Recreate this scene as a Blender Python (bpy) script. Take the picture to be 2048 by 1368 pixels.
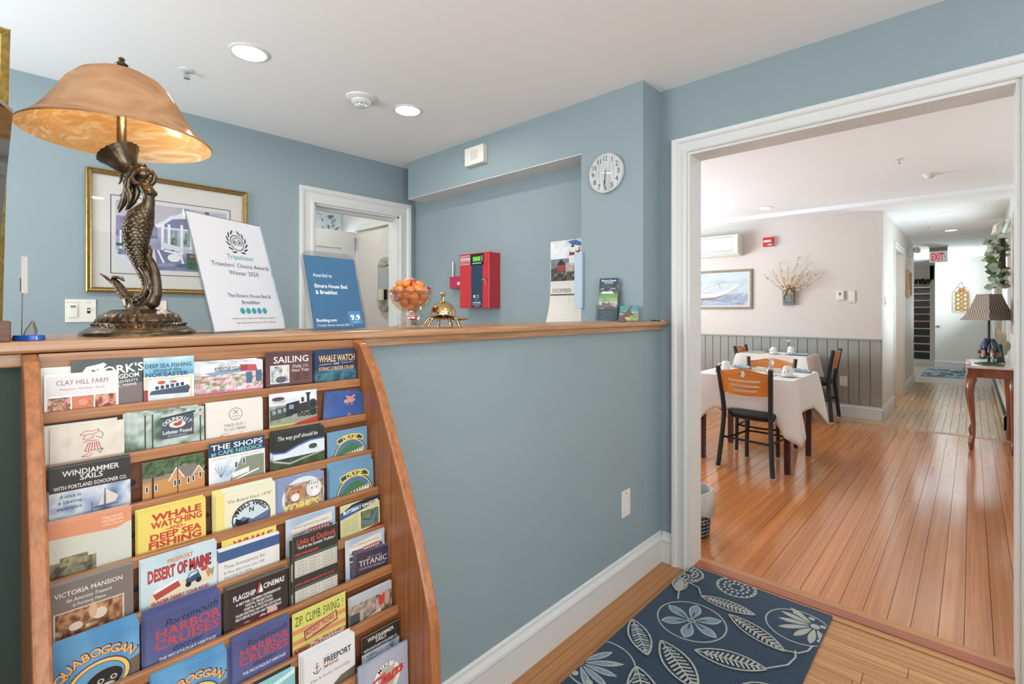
import bpy, bmesh, math, random
import numpy as np
from mathutils import Vector, Matrix, Euler

random.seed(7)
for _o in list(bpy.data.objects):
    bpy.data.objects.remove(_o)
SC = bpy.context.scene
COL = SC.collection
PI = math.pi

# ------------------------------------------------------------------ camera
cam_d = bpy.data.cameras.new('camera')
cam = bpy.data.objects.new('camera', cam_d)
COL.objects.link(cam)
cam_d.sensor_fit = 'HORIZONTAL'
cam_d.sensor_width = 36.0
cam_d.lens = 988.0 / 2048.0 * 36.0
cam_d.shift_y = -61.3 / 2048.0
cam_d.clip_start = 0.02
cam.location = (-2.367, -1.167, 1.27)
cam.rotation_euler = (PI / 2, 0, math.radians(42.95 - 90.0))
SC.camera = cam

# ------------------------------------------------------------------ world, view, light paths
w = bpy.data.worlds.new('daylight')
SC.world = w
w.use_nodes = True
bgn = w.node_tree.nodes['Background']
bgn.inputs[0].default_value = (0.86, 0.93, 1.0, 1)
bgn.inputs[1].default_value = 1.6
SC.view_settings.view_transform = 'Standard'
SC.view_settings.look = 'None'
SC.view_settings.gamma = 1.0
SC.view_settings.use_curve_mapping = False
SC.view_settings.exposure = -0.5
SC.cycles.max_bounces = 9
SC.cycles.diffuse_bounces = 5
SC.cycles.glossy_bounces = 4
SC.cycles.transmission_bounces = 8
SC.cycles.transparent_max_bounces = 12
SC.cycles.caustics_reflective = False
SC.cycles.caustics_refractive = False
SC.cycles.sample_clamp_indirect = 4.0
SC.cycles.use_denoising = True


def area(name, loc, target, sx, sy, power, col=(1, 1, 1)):
    """rectangular light aimed at a target, mostly standing in a window opening"""
    d = bpy.data.lights.new(name, 'AREA')
    d.shape = 'RECTANGLE'
    d.size, d.size_y, d.energy, d.color = sx, sy, power, col
    o = bpy.data.objects.new(name, d)
    COL.objects.link(o)
    o.location = loc
    o.rotation_euler = (Vector(target) - Vector(loc)).to_track_quat('-Z', 'Y').to_euler()
    return o


DAY = (0.965, 0.985, 1.0)
# side and rear lobby windows are unseen, added to light the room (behind the photographer)
area('added_daylight_lobby_side', (-3.83, -1.9, 1.45), (-3.2, -1.9, 2.7), 2.0, 1.5, 80, DAY)
area('added_daylight_lobby_rear', (-2.5, -3.78, 1.45), (-2.4, -2.9, 2.6), 1.9, 1.5, 145, DAY)
area('daylight_entrance_glass', (0.16, -2.95, 1.3), (-1.5, -2.6, 1.5), 0.6, 1.4, 35, DAY)
# office window out of view, added to light the office
area('added_daylight_office', (-3.83, 1.1, 1.5), (-2.4, 1.1, 2.2), 1.2, 1.3, 95, DAY)
# dining windows on an unseen wall, added to light the room
DAYC = (0.82, 0.93, 1.0)
area('added_daylight_dining', (2.4, 3.62, 1.5), (2.4, 2.6, 2.75), 2.6, 1.5, 420, DAYC)
area('daylight_hall_window', (5.75, -1.56, 1.42), (5.75, -0.8, 2.2), 1.1, 1.3, 45, DAYC)
area('daylight_hall_end', (11.3, -1.56, 1.5), (11.3, -0.7, 2.2), 1.0, 1.3, 130, DAYC)
area('stair_fill_light', (16.2, 0.1, 4.1), (15.6, 0.1, 0.5), 0.9, 0.9, 90, DAYC)  # no window here; added to brighten the dark stairs
area('daylight_back_room', (-0.5, 4.45, 1.7), (-0.4, 2.8, 2.2), 0.9, 1.1, 60, DAY)
area('lamp_light_side_room', (6.6, 1.0, 2.2), (6.6, -0.4, 0.8), 0.9, 0.9, 26, (1.0, 0.78, 0.58))


# ------------------------------------------------------------------ colours and materials
def lin(c):
    """sRGB 0..255 -> linear"""
    r = []
    for x in c[:3]:
        x = x / 255.0
        r.append(x / 12.92 if x <= 0.04045 else ((x + 0.055) / 1.055) ** 2.4)
    return (r[0], r[1], r[2], 1.0)


MATS = {}


def mat(name, col=(200, 200, 200), rough=0.5, metal=0.0, bump=0.0, bscale=60.0, var=0.0, vscale=8.0,
        spec=0.5, emit=None, estr=0.0, trans=0.0, ior=1.45, coat=0.0, alpha=1.0, sheen=0.0):
    if name in MATS:
        return MATS[name]
    m = bpy.data.materials.new(name)
    m.use_nodes = True
    nt = m.node_tree
    b = nt.nodes['Principled BSDF']
    c = lin(col)
    b.inputs['Base Color'].default_value = c
    b.inputs['Roughness'].default_value = rough
    b.inputs['Metallic'].default_value = metal
    b.inputs['Specular IOR Level'].default_value = spec
    b.inputs['Transmission Weight'].default_value = trans
    b.inputs['IOR'].default_value = ior
    b.inputs['Coat Weight'].default_value = coat
    b.inputs['Alpha'].default_value = alpha
    b.inputs['Sheen Weight'].default_value = sheen
    if emit:
        b.inputs['Emission Color'].default_value = lin(emit)
        b.inputs['Emission Strength'].default_value = estr
    if bump or var:
        tc = nt.nodes.new('ShaderNodeTexCoord')
    if bump:
        n = nt.nodes.new('ShaderNodeTexNoise')
        n.inputs['Scale'].default_value = bscale
        n.inputs['Detail'].default_value = 3
        nt.links.new(tc.outputs['Object'], n.inputs['Vector'])
        bp = nt.nodes.new('ShaderNodeBump')
        bp.inputs['Strength'].default_value = bump
        bp.inputs['Distance'].default_value = 0.002
        nt.links.new(n.outputs['Fac'], bp.inputs['Height'])
        nt.links.new(bp.outputs['Normal'], b.inputs['Normal'])
    if var:
        n2 = nt.nodes.new('ShaderNodeTexNoise')
        n2.inputs['Scale'].default_value = vscale
        n2.inputs['Detail'].default_value = 4
        nt.links.new(tc.outputs['Object'], n2.inputs['Vector'])
        rp = nt.nodes.new('ShaderNodeValToRGB')
        rp.color_ramp.elements[0].position = 0.3
        rp.color_ramp.elements[1].position = 0.7
        rp.color_ramp.elements[0].color = tuple(x * (1 - var) for x in c[:3]) + (1,)
        rp.color_ramp.elements[1].color = tuple(min(1, x * (1 + var)) for x in c[:3]) + (1,)
        nt.links.new(n2.outputs['Fac'], rp.inputs['Fac'])
        nt.links.new(rp.outputs['Color'], b.inputs['Base Color'])
    MATS[name] = m
    return m


def wood(name, dark, light, axis='x', fine=70.0, long=3.0, rough=0.4, rand=0.0, coat=0.0, bump=0.12, warp=1.0, unit=None, spec=0.5):
    """procedural timber: streaks of noise drawn out along one axis; unit=(sx,sy,sz) for planks scaled from a unit box"""
    if name in MATS:
        return MATS[name]
    m = bpy.data.materials.new(name)
    m.use_nodes = True
    nt = m.node_tree
    N, L = nt.nodes, nt.links
    b = N['Principled BSDF']
    b.inputs['Roughness'].default_value = rough
    b.inputs['Coat Weight'].default_value = coat
    b.inputs['Coat Roughness'].default_value = 0.12
    b.inputs['Specular IOR Level'].default_value = spec
    tc = N.new('ShaderNodeTexCoord')
    mp = N.new('ShaderNodeMapping')
    s = unit or {'x': (long, fine, fine), 'y': (fine, long, fine), 'z': (fine, fine, long)}[axis]
    mp.inputs['Scale'].default_value = s
    L.new(tc.outputs['Object'], mp.inputs['Vector'])
    oi = N.new('ShaderNodeObjectInfo')
    mul = N.new('ShaderNodeMath'); mul.operation = 'MULTIPLY'; mul.inputs[1].default_value = 91.7
    L.new(oi.outputs['Random'], mul.inputs[0])
    cmb = N.new('ShaderNodeCombineXYZ')
    for i in range(3):
        L.new(mul.outputs[0], cmb.inputs[i])
    add = N.new('ShaderNodeVectorMath'); add.operation = 'ADD'
    L.new(mp.outputs['Vector'], add.inputs[0]); L.new(cmb.outputs[0], add.inputs[1])
    n = N.new('ShaderNodeTexNoise')
    n.inputs['Scale'].default_value = 1.0
    n.inputs['Detail'].default_value = 5
    n.inputs['Roughness'].default_value = 0.62
    n.inputs['Distortion'].default_value = 0.35 * warp
    L.new(add.outputs[0], n.inputs['Vector'])
    rp = N.new('ShaderNodeValToRGB')
    rp.color_ramp.elements[0].position = 0.32
    rp.color_ramp.elements[1].position = 0.66
    rp.color_ramp.elements[0].color = lin(dark)
    rp.color_ramp.elements[1].color = lin(light)
    L.new(n.outputs['Fac'], rp.inputs['Fac'])
    out = rp.outputs['Color']
    if rand:
        mr = N.new('ShaderNodeMapRange')
        mr.inputs['To Min'].default_value = 1 - rand
        mr.inputs['To Max'].default_value = 1 + rand
        L.new(oi.outputs['Random'], mr.inputs['Value'])
        hs = N.new('ShaderNodeHueSaturation')
        L.new(mr.outputs[0], hs.inputs['Value'])
        L.new(out, hs.inputs['Color'])
        out = hs.outputs['Color']
    L.new(out, b.inputs['Base Color'])
    if bump:
        bp = N.new('ShaderNodeBump')
        bp.inputs['Strength'].default_value = bump
        bp.inputs['Distance'].default_value = 0.0015
        L.new(n.outputs['Fac'], bp.inputs['Height'])
        L.new(bp.outputs['Normal'], b.inputs['Normal'])
    MATS[name] = m
    return m


def print_mat(name, rough=0.4, spec=0.5, noise=0.0, nscale=300.0, bump=0.0):
    """flat print: colour comes from the printed artwork stored on the mesh"""
    if name in MATS:
        return MATS[name]
    m = bpy.data.materials.new(name)
    m.use_nodes = True
    nt = m.node_tree
    b = nt.nodes['Principled BSDF']
    b.inputs['Roughness'].default_value = rough
    b.inputs['Specular IOR Level'].default_value = spec
    a = nt.nodes.new('ShaderNodeAttribute')
    a.attribute_name = 'ink'
    out = a.outputs['Color']
    if noise or bump:
        tc = nt.nodes.new('ShaderNodeTexCoord')
        n = nt.nodes.new('ShaderNodeTexNoise')
        n.inputs['Scale'].default_value = nscale
        n.inputs['Detail'].default_value = 3
        nt.links.new(tc.outputs['Object'], n.inputs['Vector'])
        if noise:
            mr = nt.nodes.new('ShaderNodeMapRange')
            mr.inputs['From Min'].default_value = 0.3
            mr.inputs['From Max'].default_value = 0.7
            mr.inputs['To Min'].default_value = 1 - noise
            mr.inputs['To Max'].default_value = 1 + noise
            nt.links.new(n.outputs['Fac'], mr.inputs['Value'])
            hs = nt.nodes.new('ShaderNodeHueSaturation')
            nt.links.new(mr.outputs[0], hs.inputs['Value'])
            nt.links.new(out, hs.inputs['Color'])
            out = hs.outputs['Color']
        if bump:
            bp = nt.nodes.new('ShaderNodeBump')
            bp.inputs['Strength'].default_value = bump
            bp.inputs['Distance'].default_value = 0.003
            nt.links.new(n.outputs['Fac'], bp.inputs['Height'])
            nt.links.new(bp.outputs['Normal'], b.inputs['Normal'])
    nt.links.new(out, b.inputs['Base Color'])
    MATS[name] = m
    return m


def glass_mat(name, tint=(255, 255, 255), clear=0.86, rough=0.02):
    """thin clear sheet: mostly see-through with a surface reflection"""
    if name in MATS:
        return MATS[name]
    m = bpy.data.materials.new(name)
    m.use_nodes = True
    nt = m.node_tree
    for n in list(nt.nodes):
        nt.nodes.remove(n)
    o = nt.nodes.new('ShaderNodeOutputMaterial')
    mx = nt.nodes.new('ShaderNodeMixShader')
    t = nt.nodes.new('ShaderNodeBsdfTransparent')
    g = nt.nodes.new('ShaderNodeBsdfGlossy')
    t.inputs[0].default_value = lin(tint)
    g.inputs['Roughness'].default_value = rough
    mx.inputs[0].default_value = 1 - clear
    nt.links.new(t.outputs[0], mx.inputs[1])
    nt.links.new(g.outputs[0], mx.inputs[2])
    nt.links.new(mx.outputs[0], o.inputs[0])
    MATS[name] = m
    return m


# ------------------------------------------------------------------ mesh builder
class MB:
    def __init__(self):
        self.v, self.f, self.c = [], [], []

    def add(self, vs, fs, M=None, col=None):
        k = len(self.v)
        for p in vs:
            p = Vector(p)
            self.v.append(tuple(M @ p) if M is not None else tuple(p))
            self.c.append(col)
        for q in fs:
            self.f.append([i + k for i in q])

    def box(self, x0, y0, z0, x1, y1, z1, M=None, col=None):
        v = [(x0, y0, z0), (x1, y0, z0), (x1, y1, z0), (x0, y1, z0), (x0, y0, z1), (x1, y0, z1), (x1, y1, z1), (x0, y1, z1)]
        f = [(0, 3, 2, 1), (4, 5, 6, 7), (0, 1, 5, 4), (1, 2, 6, 5), (2, 3, 7, 6), (3, 0, 4, 7)]
        self.add(v, f, M, col)

    def prism(self, pts, a0, a1, axis='y', M=None, col=None):
        """polygon (a,b) extruded along axis; plane axes in cyclic order"""
        n = len(pts)

        def p3(a, b, t):
            return {'x': (t, a, b), 'y': (a, t, b), 'z': (a, b, t)}[axis]
        v = [p3(a, b, a0) for a, b in pts] + [p3(a, b, a1) for a, b in pts]
        f = [tuple(range(n)), tuple(range(2 * n - 1, n - 1, -1))]
        for i in range(n):
            j = (i + 1) % n
            f.append((i, i + n, j + n, j))
        self.add(v, f, M, col)

    def lathe(self, prof, n=24, M=None, col=None, flute=0.0, nf=0, caps=True):
        v, f = [], []
        for (r, z) in prof:
            for i in range(n):
                a = 2 * PI * i / n
                rr = r * (1 + flute * abs(math.sin(nf * a / 2))) if flute else r
                v.append((rr * math.cos(a), rr * math.sin(a), z))
        for k in range(len(prof) - 1):
            for i in range(n):
                j = (i + 1) % n
                f.append((k * n + i, k * n + j, (k + 1) * n + j, (k + 1) * n + i))
        if caps:
            if prof[0][0] > 1e-6:
                f.append(tuple(reversed(range(n))))
            if prof[-1][0] > 1e-6:
                m = (len(prof) - 1) * n
                f.append(tuple(range(m, m + n)))
        self.add(v, f, M, col)

    def tube(self, path, rad, n=8, M=None, col=None, caps=True, squash=None, up=None):
        """swept tube along path; rad number or list; squash=(a,b) scales the section"""
        P = [Vector(p) for p in path]
        if not isinstance(rad, (list, tuple)):
            rad = [rad] * len(P)
        v, f = [], []
        T0 = (P[1] - P[0]).normalized()
        u = Vector(up) if up is not None else (Vector((0, 0, 1)) if abs(T0.z) < 0.9 else Vector((1, 0, 0)))
        u = (u - T0 * u.dot(T0)).normalized()
        sa, sb = squash or (1, 1)
        for i, p in enumerate(P):
            T = ((P[min(i + 1, len(P) - 1)] - P[max(i - 1, 0)])).normalized()
            u = (u - T * u.dot(T))
            u = u.normalized() if u.length > 1e-9 else T.orthogonal().normalized()
            w_ = T.cross(u)
            for k in range(n):
                a = 2 * PI * k / n
                v.append(p + (u * math.cos(a) * sa + w_ * math.sin(a) * sb) * rad[i])
        for i in range(len(P) - 1):
            for k in range(n):
                j = (k + 1) % n
                f.append((i * n + k, i * n + j, (i + 1) * n + j, (i + 1) * n + k))
        if caps:
            f.append(tuple(reversed(range(n))))
            m = (len(P) - 1) * n
            f.append(tuple(range(m, m + n)))
        self.add(v, f, M, col)

    def ball(self, c, r, nu=12, nv=8, M=None, col=None):
        rx, ry, rz = r if isinstance(r, (tuple, list)) else (r, r, r)
        v = [(c[0], c[1], c[2] - rz)]
        for j in range(1, nv):
            t = PI * j / nv
            for i in range(nu):
                a = 2 * PI * i / nu
                v.append((c[0] + rx * math.sin(t) * math.cos(a), c[1] + ry * math.sin(t) * math.sin(a), c[2] - rz * math.cos(t)))
        v.append((c[0], c[1], c[2] + rz))
        f = [(0, 1 + (i + 1) % nu, 1 + i) for i in range(nu)]
        for j in range(nv - 2):
            for i in range(nu):
                a, b_ = 1 + j * nu + i, 1 + j * nu + (i + 1) % nu
                f.append((a, b_, b_ + nu, a + nu))
        top = len(v) - 1
        m = 1 + (nv - 2) * nu
        f += [(m + i, m + (i + 1) % nu, top) for i in range(nu)]
        self.add(v, f, M, col)

    def moulding(self, path, prof, to3, closed=False):
        """profile (off,proud) swept along a planar path (a,b) with mitred corners; to3(a,b,proud)"""
        P = [Vector(p) for p in path]
        n = len(P)
        v, f = [], []
        for i in range(n):
            a = P[i - 1] if (i > 0 or closed) else None
            c = P[(i + 1) % n] if (i < n - 1 or closed) else None
            d1 = (P[i] - a).normalized() if a is not None else None
            d2 = (c - P[i]).normalized() if c is not None else None
            d1 = d1 or d2
            d2 = d2 or d1
            n1 = Vector((d1.y, -d1.x)); n2 = Vector((d2.y, -d2.x))
            mt = (n1 + n2)
            mt = mt / (1 + n1.dot(n2))
            for (o, p) in prof:
                q = P[i] + mt * o
                v.append(to3(q.x, q.y, p))
        k = len(prof)
        for i in range(n if closed else n - 1):
            j = (i + 1) % n
            for t in range(k):
                s = (t + 1) % k
                f.append((i * k + t, i * k + s, j * k + s, j * k + t))
        if not closed:
            f.append(tuple(range(k)))
            f.append(tuple(reversed(range((n - 1) * k, n * k))))
        self.add(v, f)

    def mesh(self, name, smooth=None):
        me = bpy.data.meshes.new(name)
        me.from_pydata(self.v, [], self.f)
        if any(c is not None for c in self.c):
            at = me.color_attributes.new('ink', 'FLOAT_COLOR', 'POINT')
            buf = np.ones((len(self.v), 4), dtype=np.float32)
            for i, c in enumerate(self.c):
                if c is not None:
                    g_ = 0.3 * c[0] + 0.55 * c[1] + 0.15 * c[2]
                    buf[i] = lin([x * 0.80 + g_ * 0.20 for x in c[:3]])
            at.data.foreach_set('color', buf.ravel())
        me.update()
        if smooth is not None:
            me.shade_smooth()
            if smooth < 180:
                me.set_sharp_from_angle(angle=math.radians(smooth))
        return me

    def build(self, name, m, parent=None, smooth=None, bevel=0.0, fix=True, loc=None, rot=None, seg=2):
        me = self.mesh(name, smooth)
        if fix:
            bm = bmesh.new(); bm.from_mesh(me)
            bmesh.ops.recalc_face_normals(bm, faces=bm.faces)
            bm.to_mesh(me); bm.free()
        return obj(name, me, m, parent, bevel, loc, rot, seg)


def obj(name, me, m=None, parent=None, bevel=0.0, loc=None, rot=None, seg=2):
    o = bpy.data.objects.new(name, me)
    COL.objects.link(o)
    if m is not None and me is not None and not me.materials:
        me.materials.append(m)
    if parent is not None:
        o.parent = parent
    if loc is not None:
        o.location = loc
    if rot is not None:
        o.rotation_euler = rot
    if bevel:
        b = o.modifiers.new('soft_edges', 'BEVEL')
        b.width = bevel; b.segments = seg; b.limit_method = 'ANGLE'; b.angle_limit = math.radians(40)
    return o


def tag(o, label, cat, group=None):
    o['label'] = label
    o['category'] = cat
    if group:
        o['group'] = group
    return o


def thing(name, label, cat, loc=(0, 0, 0), rz=0.0, group=None, rot=None):
    o = bpy.data.objects.new(name, None)
    o.empty_display_size = 0.05
    COL.objects.link(o)
    o.location = loc
    o.rotation_euler = rot or (0, 0, rz)
    return tag(o, label, cat, group)


def struct(o):
    o['kind'] = 'structure'
    return o


def copy_tree(o, parent=None):
    c = o.copy()
    COL.objects.link(c)
    c.parent = parent
    for ch in list(o.children):
        copy_tree(ch, c)
    return c


def baked(o):
    """mesh of an object with its modifiers applied"""
    bpy.context.view_layer.update()
    dg = bpy.context.evaluated_depsgraph_get()
    me = bpy.data.meshes.new_from_object(o.evaluated_get(dg))
    o.modifiers.clear()
    old = o.data
    o.data = me
    bpy.data.meshes.remove(old)
    return o


# ------------------------------------------------------------------ lettering and printed artwork
_txt = {}


def glyphs(s, bold=0.0, shear=0.0, res=2):
    key = (s, bold, shear, res)
    if key in _txt:
        return _txt[key]
    cu = bpy.data.curves.new('t', 'FONT')
    cu.body = s
    cu.size = 1.0
    cu.resolution_u = res
    cu.offset = bold
    cu.shear = shear
    ob = bpy.data.objects.new('t', cu)
    COL.objects.link(ob)
    me = bpy.data.meshes.new_from_object(ob)
    vs = [(v.co.x, v.co.y) for v in me.vertices]
    fs = [tuple(p.vertices) for p in me.polygons]
    bpy.data.objects.remove(ob); bpy.data.curves.remove(cu); bpy.data.meshes.remove(me)
    if vs:
        x0 = min(a for a, b in vs); x1 = max(a for a, b in vs)
        vs = [((a - x0), b) for a, b in vs]
        wd = x1 - x0
    else:
        wd = 0.3
    _txt[key] = (vs, fs, wd)
    return _txt[key]


CAP = 0.70     # cap height of the built-in face at size 1


def vnoise(nu, nv, seed, cells=6, octaves=3):
    rs = np.random.RandomState(seed)
    out = np.zeros((nv, nu))
    amp, tot = 1.0, 0.0
    for o in range(octaves):
        c = cells * 2 ** o
        g = rs.rand(c + 2, c + 2)
        y = np.linspace(0, c, nv, endpoint=False); x = np.linspace(0, c, nu, endpoint=False)
        yi, xi = y.astype(int), x.astype(int)
        fy, fx = (y - yi)[:, None], (x - xi)[None, :]
        fy, fx = fy * fy * (3 - 2 * fy), fx * fx * (3 - 2 * fx)
        a = g[np.ix_(yi, xi)]; b = g[np.ix_(yi, xi + 1)]; c_ = g[np.ix_(yi + 1, xi)]; d = g[np.ix_(yi + 1, xi + 1)]
        out += amp * ((a * (1 - fx) + b * fx) * (1 - fy) + (c_ * (1 - fx) + d * fx) * fy)
        tot += amp; amp *= 0.55
    return out / tot


def ramp(t, cols):
    t = np.clip(t, 0, 1) * (len(cols) - 1)
    i = np.minimum(t.astype(int), len(cols) - 2)
    f = (t - i)[..., None]
    c = np.array(cols, dtype=float)
    return c[i] * (1 - f) + c[i + 1] * f


class Page:
    """printed sheet: u to the right 0..100, t downwards, both in hundredths of the width"""

    def __init__(self, w, bg=None, h=None):
        self.S = w / 100.0
        self.m = MB()
        self.layer = 0
        self.clip = None
        if bg is not None:
            self.rect(0, 0, 100, h, bg)

    def P(self, u, t, dl=0):
        if self.clip:
            u = min(max(u, self.clip[0]), self.clip[2]); t = min(max(t, self.clip[1]), self.clip[3])
        return (u * self.S, -0.000022 * (self.layer + dl), -t * self.S)

    def poly(self, pts, col):
        self.layer += 1
        self.m.add([self.P(u, t) for u, t in pts], [tuple(range(len(pts)))], None, col)

    def rect(self, u0, t0, u1, t1, col):
        self.poly([(u0, t1), (u1, t1), (u1, t0), (u0, t0)], col)

    def ell(self, cu, ct, ru, rt, col, n=28, ring=0.0, a0=0.0, a1=2 * PI, rot=0.0):
        self.layer += 1
        cr, sr = math.cos(rot), math.sin(rot)

        def q(r1, r2, a):
            x, y = r1 * math.cos(a), r2 * math.sin(a)
            return self.P(cu + x * cr - y * sr, ct - (x * sr + y * cr))
        if ring:
            v = []
            for i in range(n + 1):
                a = a0 + (a1 - a0) * i / n
                v += [q(ru, rt, a), q(ru - ring, rt - ring, a)]
            self.m.add(v, [(2 * i, 2 * i + 1, 2 * i + 3, 2 * i + 2) for i in range(n)], None, col)
        else:
            self.m.add([q(ru, rt, 2 * PI * i / n) for i in range(n)], [tuple(range(n))], None, col)

    def line(self, pts, wd, col):
        self.layer += 1
        for (a, b), (c, d) in zip(pts[:-1], pts[1:]):
            L = math.hypot(c - a, d - b) or 1
            nx, ny = -(d - b) / L * wd / 2, (c - a) / L * wd / 2
            self.m.add([self.P(a + nx, b + ny), self.P(c + nx, d + ny), self.P(c - nx, d - ny), self.P(a - nx, b - ny)], [(0, 1, 2, 3)], None, col)

    def grid(self, u0, t0, u1, t1, C):
        """C[rows][cols][3] colours, top row first"""
        self.layer += 1
        nv, nu = C.shape[:2]
        k = len(self.m.v)
        for j in range(nv):
            for i in range(nu):
                self.m.v.append(self.P(u0 + (u1 - u0) * i / (nu - 1), t0 + (t1 - t0) * j / (nv - 1)))
                self.m.c.append(tuple(C[j, i]))
        for j in range(nv - 1):
            for i in range(nu - 1):
                a = k + j * nu + i
                self.m.f.append([a + nu, a + nu + 1, a + 1, a])

    def photo(self, u0, t0, u1, t1, cols, seed=1, cells=5, n=26, vert=0.0, octaves=3, contrast=1.6):
        asp = abs((t1 - t0) / (u1 - u0))
        nv = max(4, int(n * asp))
        z = (vnoise(n, nv, seed, cells, octaves) - 0.5) * contrast + 0.5
        if vert:
            z = z * (1 - vert) + np.linspace(0, 1, nv)[:, None] * vert
        self.grid(u0, t0, u1, t1, ramp(z, cols))

    def text(self, s, u, t, h, col, al='C', w=None, bold=0.0, shear=0.0, rot=0.0, res=2, up=True):
        vs, fs, wd = glyphs(s, bold, shear, res)
        if not vs:
            return
        if up:
            self.layer += 1
        k = h / CAP
        kx = w / wd if w else k
        off = {'L': 0, 'C': -wd * kx / 2, 'R': -wd * kx}[al]
        cr, sr = math.cos(rot), math.sin(rot)
        pv = []
        for a, b in vs:
            x, y = a * kx + off, b * k
            pv.append(self.P(u + x * cr - y * sr, t - (x * sr + y * cr)))
        self.m.add(pv, fs, None, col)

    def arc(self, s, cu, ct, r, h, col, a0, a1, bold=0.0, rt=None, inside=False):
        """letters set round a circle; angles in degrees, counter-clockwise from +u"""
        n = len(s)
        rt = rt or r
        self.layer += 1
        for i, ch in enumerate(s):
            if ch == ' ':
                continue
            a = math.radians(a0 + (a1 - a0) * (i + 0.5) / n)
            self.text(ch, cu + r * math.cos(a), ct - rt * math.sin(a), h, col, 'C', bold=bold, rot=(a + PI / 2 if inside else a - PI / 2), up=False)

    def build(self, name, parent, m=None, loc=None, rot=None):
        return obj(name, self.m.mesh(name), m or print_mat('gloss_print', 0.35, 0.45), parent, 0, loc, rot)
# ================================================================== the setting
BLUE = mat('blue_wall_paint', (140, 156, 161), 0.55, bump=0.05, bscale=220, var=0.02, vscale=3)
WHITE = mat('white_trim_paint', (216, 216, 214), 0.35)
CEIL = mat('white_ceiling_paint', (242, 243, 244), 0.8, bump=0.04, bscale=160)
CREAM = mat('cream_wall_paint', (209, 200, 194), 0.6, bump=0.04, bscale=200)
HALLW = mat('pale_hall_paint', (224, 220, 212), 0.6, bump=0.04, bscale=200)
GREYB = mat('grey_wainscot_paint', (150, 149, 143), 0.45, bump=0.05, bscale=120, var=0.04, vscale=5)
DARKGREEN = mat('dark_green_paint', (58, 70, 64), 0.7, bump=0.2, bscale=300)
SUB = mat('dark_floor_gap', (84, 50, 30), 0.9)
H = 2.391


def shell(name, boxes, m):
    mb = MB()
    for b in boxes:
        mb.box(*b)
    return struct(mb.build(name, m))


# floors (planks come below), ceilings
floor = shell('floor', [(-3.8, -3.8, -0.12, 0.02, 2.2, -0.012)], SUB)
floor_d = shell('floor_dining', [(0.02, -1.6, -0.12, 4.45, 3.7, -0.012)], SUB)
floor_h = shell('floor_hall', [(4.45, -1.6, -0.12, 9.13, 3.7, -0.012)], SUB)
floor_e = shell('floor_end', [(9.13, -1.6, -0.12, 19.0, 3.7, -0.012)], SUB)
shell('floor_back_room', [(-1.7, 2.2, -0.12, 0.3, 4.6, 0.0)], mat('back_room_floor', (150, 125, 100), 0.5, var=0.1))
shell('ceiling', [(-3.8, -3.8, H, 0.137, 2.2, H + 0.1)], CEIL)
shell('ceiling_dining', [(0.137, -1.6, 2.49, 4.35, 3.7, 2.6), (4.35, -1.6, 2.444, 4.9, 3.7, 2.6)], CEIL)
shell('ceiling_hall', [(4.9, -1.6, 2.47, 14.6, 3.7, 2.6)], CEIL)
shell('ceiling_stair', [(14.5, -0.6, 4.2, 19.0, 0.8, 4.3)], CEIL)
shell('ceiling_back_room', [(-1.7, 2.2, 2.36, 0.3, 4.6, 2.46)], CEIL)

# doorway wall (x = 0) with the wide opening; behind the counter it is furred out a little
YL, YR, ZD = -0.142, -1.288, 2.05          # opening
shell('wall_doorway', [(0, YL, 0, 0.132, 0.03, 2.6), (-0.015, 0.02, 0, 0.132, 2.2, 2.6), (0, YR, ZD, 0.132, YL, 2.6), (0, -3.8, 0, 0.132, -3.4, 2.6), (0, -2.5, 0, 0.132, YR, 2.6), (0, -3.4, 2.06, 0.132, -2.5, 2.6)], BLUE)
shell('wall_dining_near', [(0.132, YL, 0, 0.137, 3.7, 2.6), (0.132, YR, ZD, 0.137, YL, 2.6), (0.132, -1.6, 0, 0.137, YR, 2.6)], CREAM)
# pillar and soffit above the office alcove
shell('wall_pillar', [(-0.18, 0, 0, 0.005, 0.363, H)], BLUE)
shell('wall_soffit', [(-0.18, 0.363, 2.114, -0.015, 1.937, H)], BLUE)
shell('trim_soffit', [(-0.1795, 0.363, 2.11, -0.015, 1.9365, 2.114)], WHITE)
# half wall below the counter; the stretch left of the rack is dark green
shell('wall_counter', [(-2.31, 0, 0, -0.18, 0.12, 1.2), (-0.18, -0.0004, 0, 0.0, 0.0, 1.2)], BLUE)
shell('wall_counter_end', [(-3.7, 0, 0, -2.31, 0.12, 1.2)], DARKGREEN)
# office back wall with doorway
BX0, BX1, BZ = -0.838, -0.166, 2.0
shell('wall_back', [(-3.8, 2.08, 0, BX0, 2.2, H), (BX1, 2.08, 0, -0.015, 2.2, H), (BX0, 2.08, BZ, BX1, 2.2, H)], BLUE)
# lobby side and rear walls with window openings
shell('wall_left', [(-3.8, -3.8, 0, -3.7, -2.9, H), (-3.8, -0.9, 0, -3.7, 0.5, H), (-3.8, 1.7, 0, -3.7, 2.2, H),
                    (-3.8, -2.9, 0, -3.7, -0.9, 0.7), (-3.8, -2.9, 2.2, -3.7, -0.9, H), (-3.8, 0.5, 0, -3.7, 1.7, 0.85), (-3.8, 0.5, 2.15, -3.7, 1.7, H)], BLUE)
shell('wall_rear', [(-3.8, -3.75, 0, -3.45, -3.65, H), (-1.55, -3.75, 0, 0.0, -3.65, H), (-3.45, -3.75, 0, -1.55, -3.65, 0.7), (-3.45, -3.75, 2.2, -1.55, -3.65, H)], BLUE)
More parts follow.
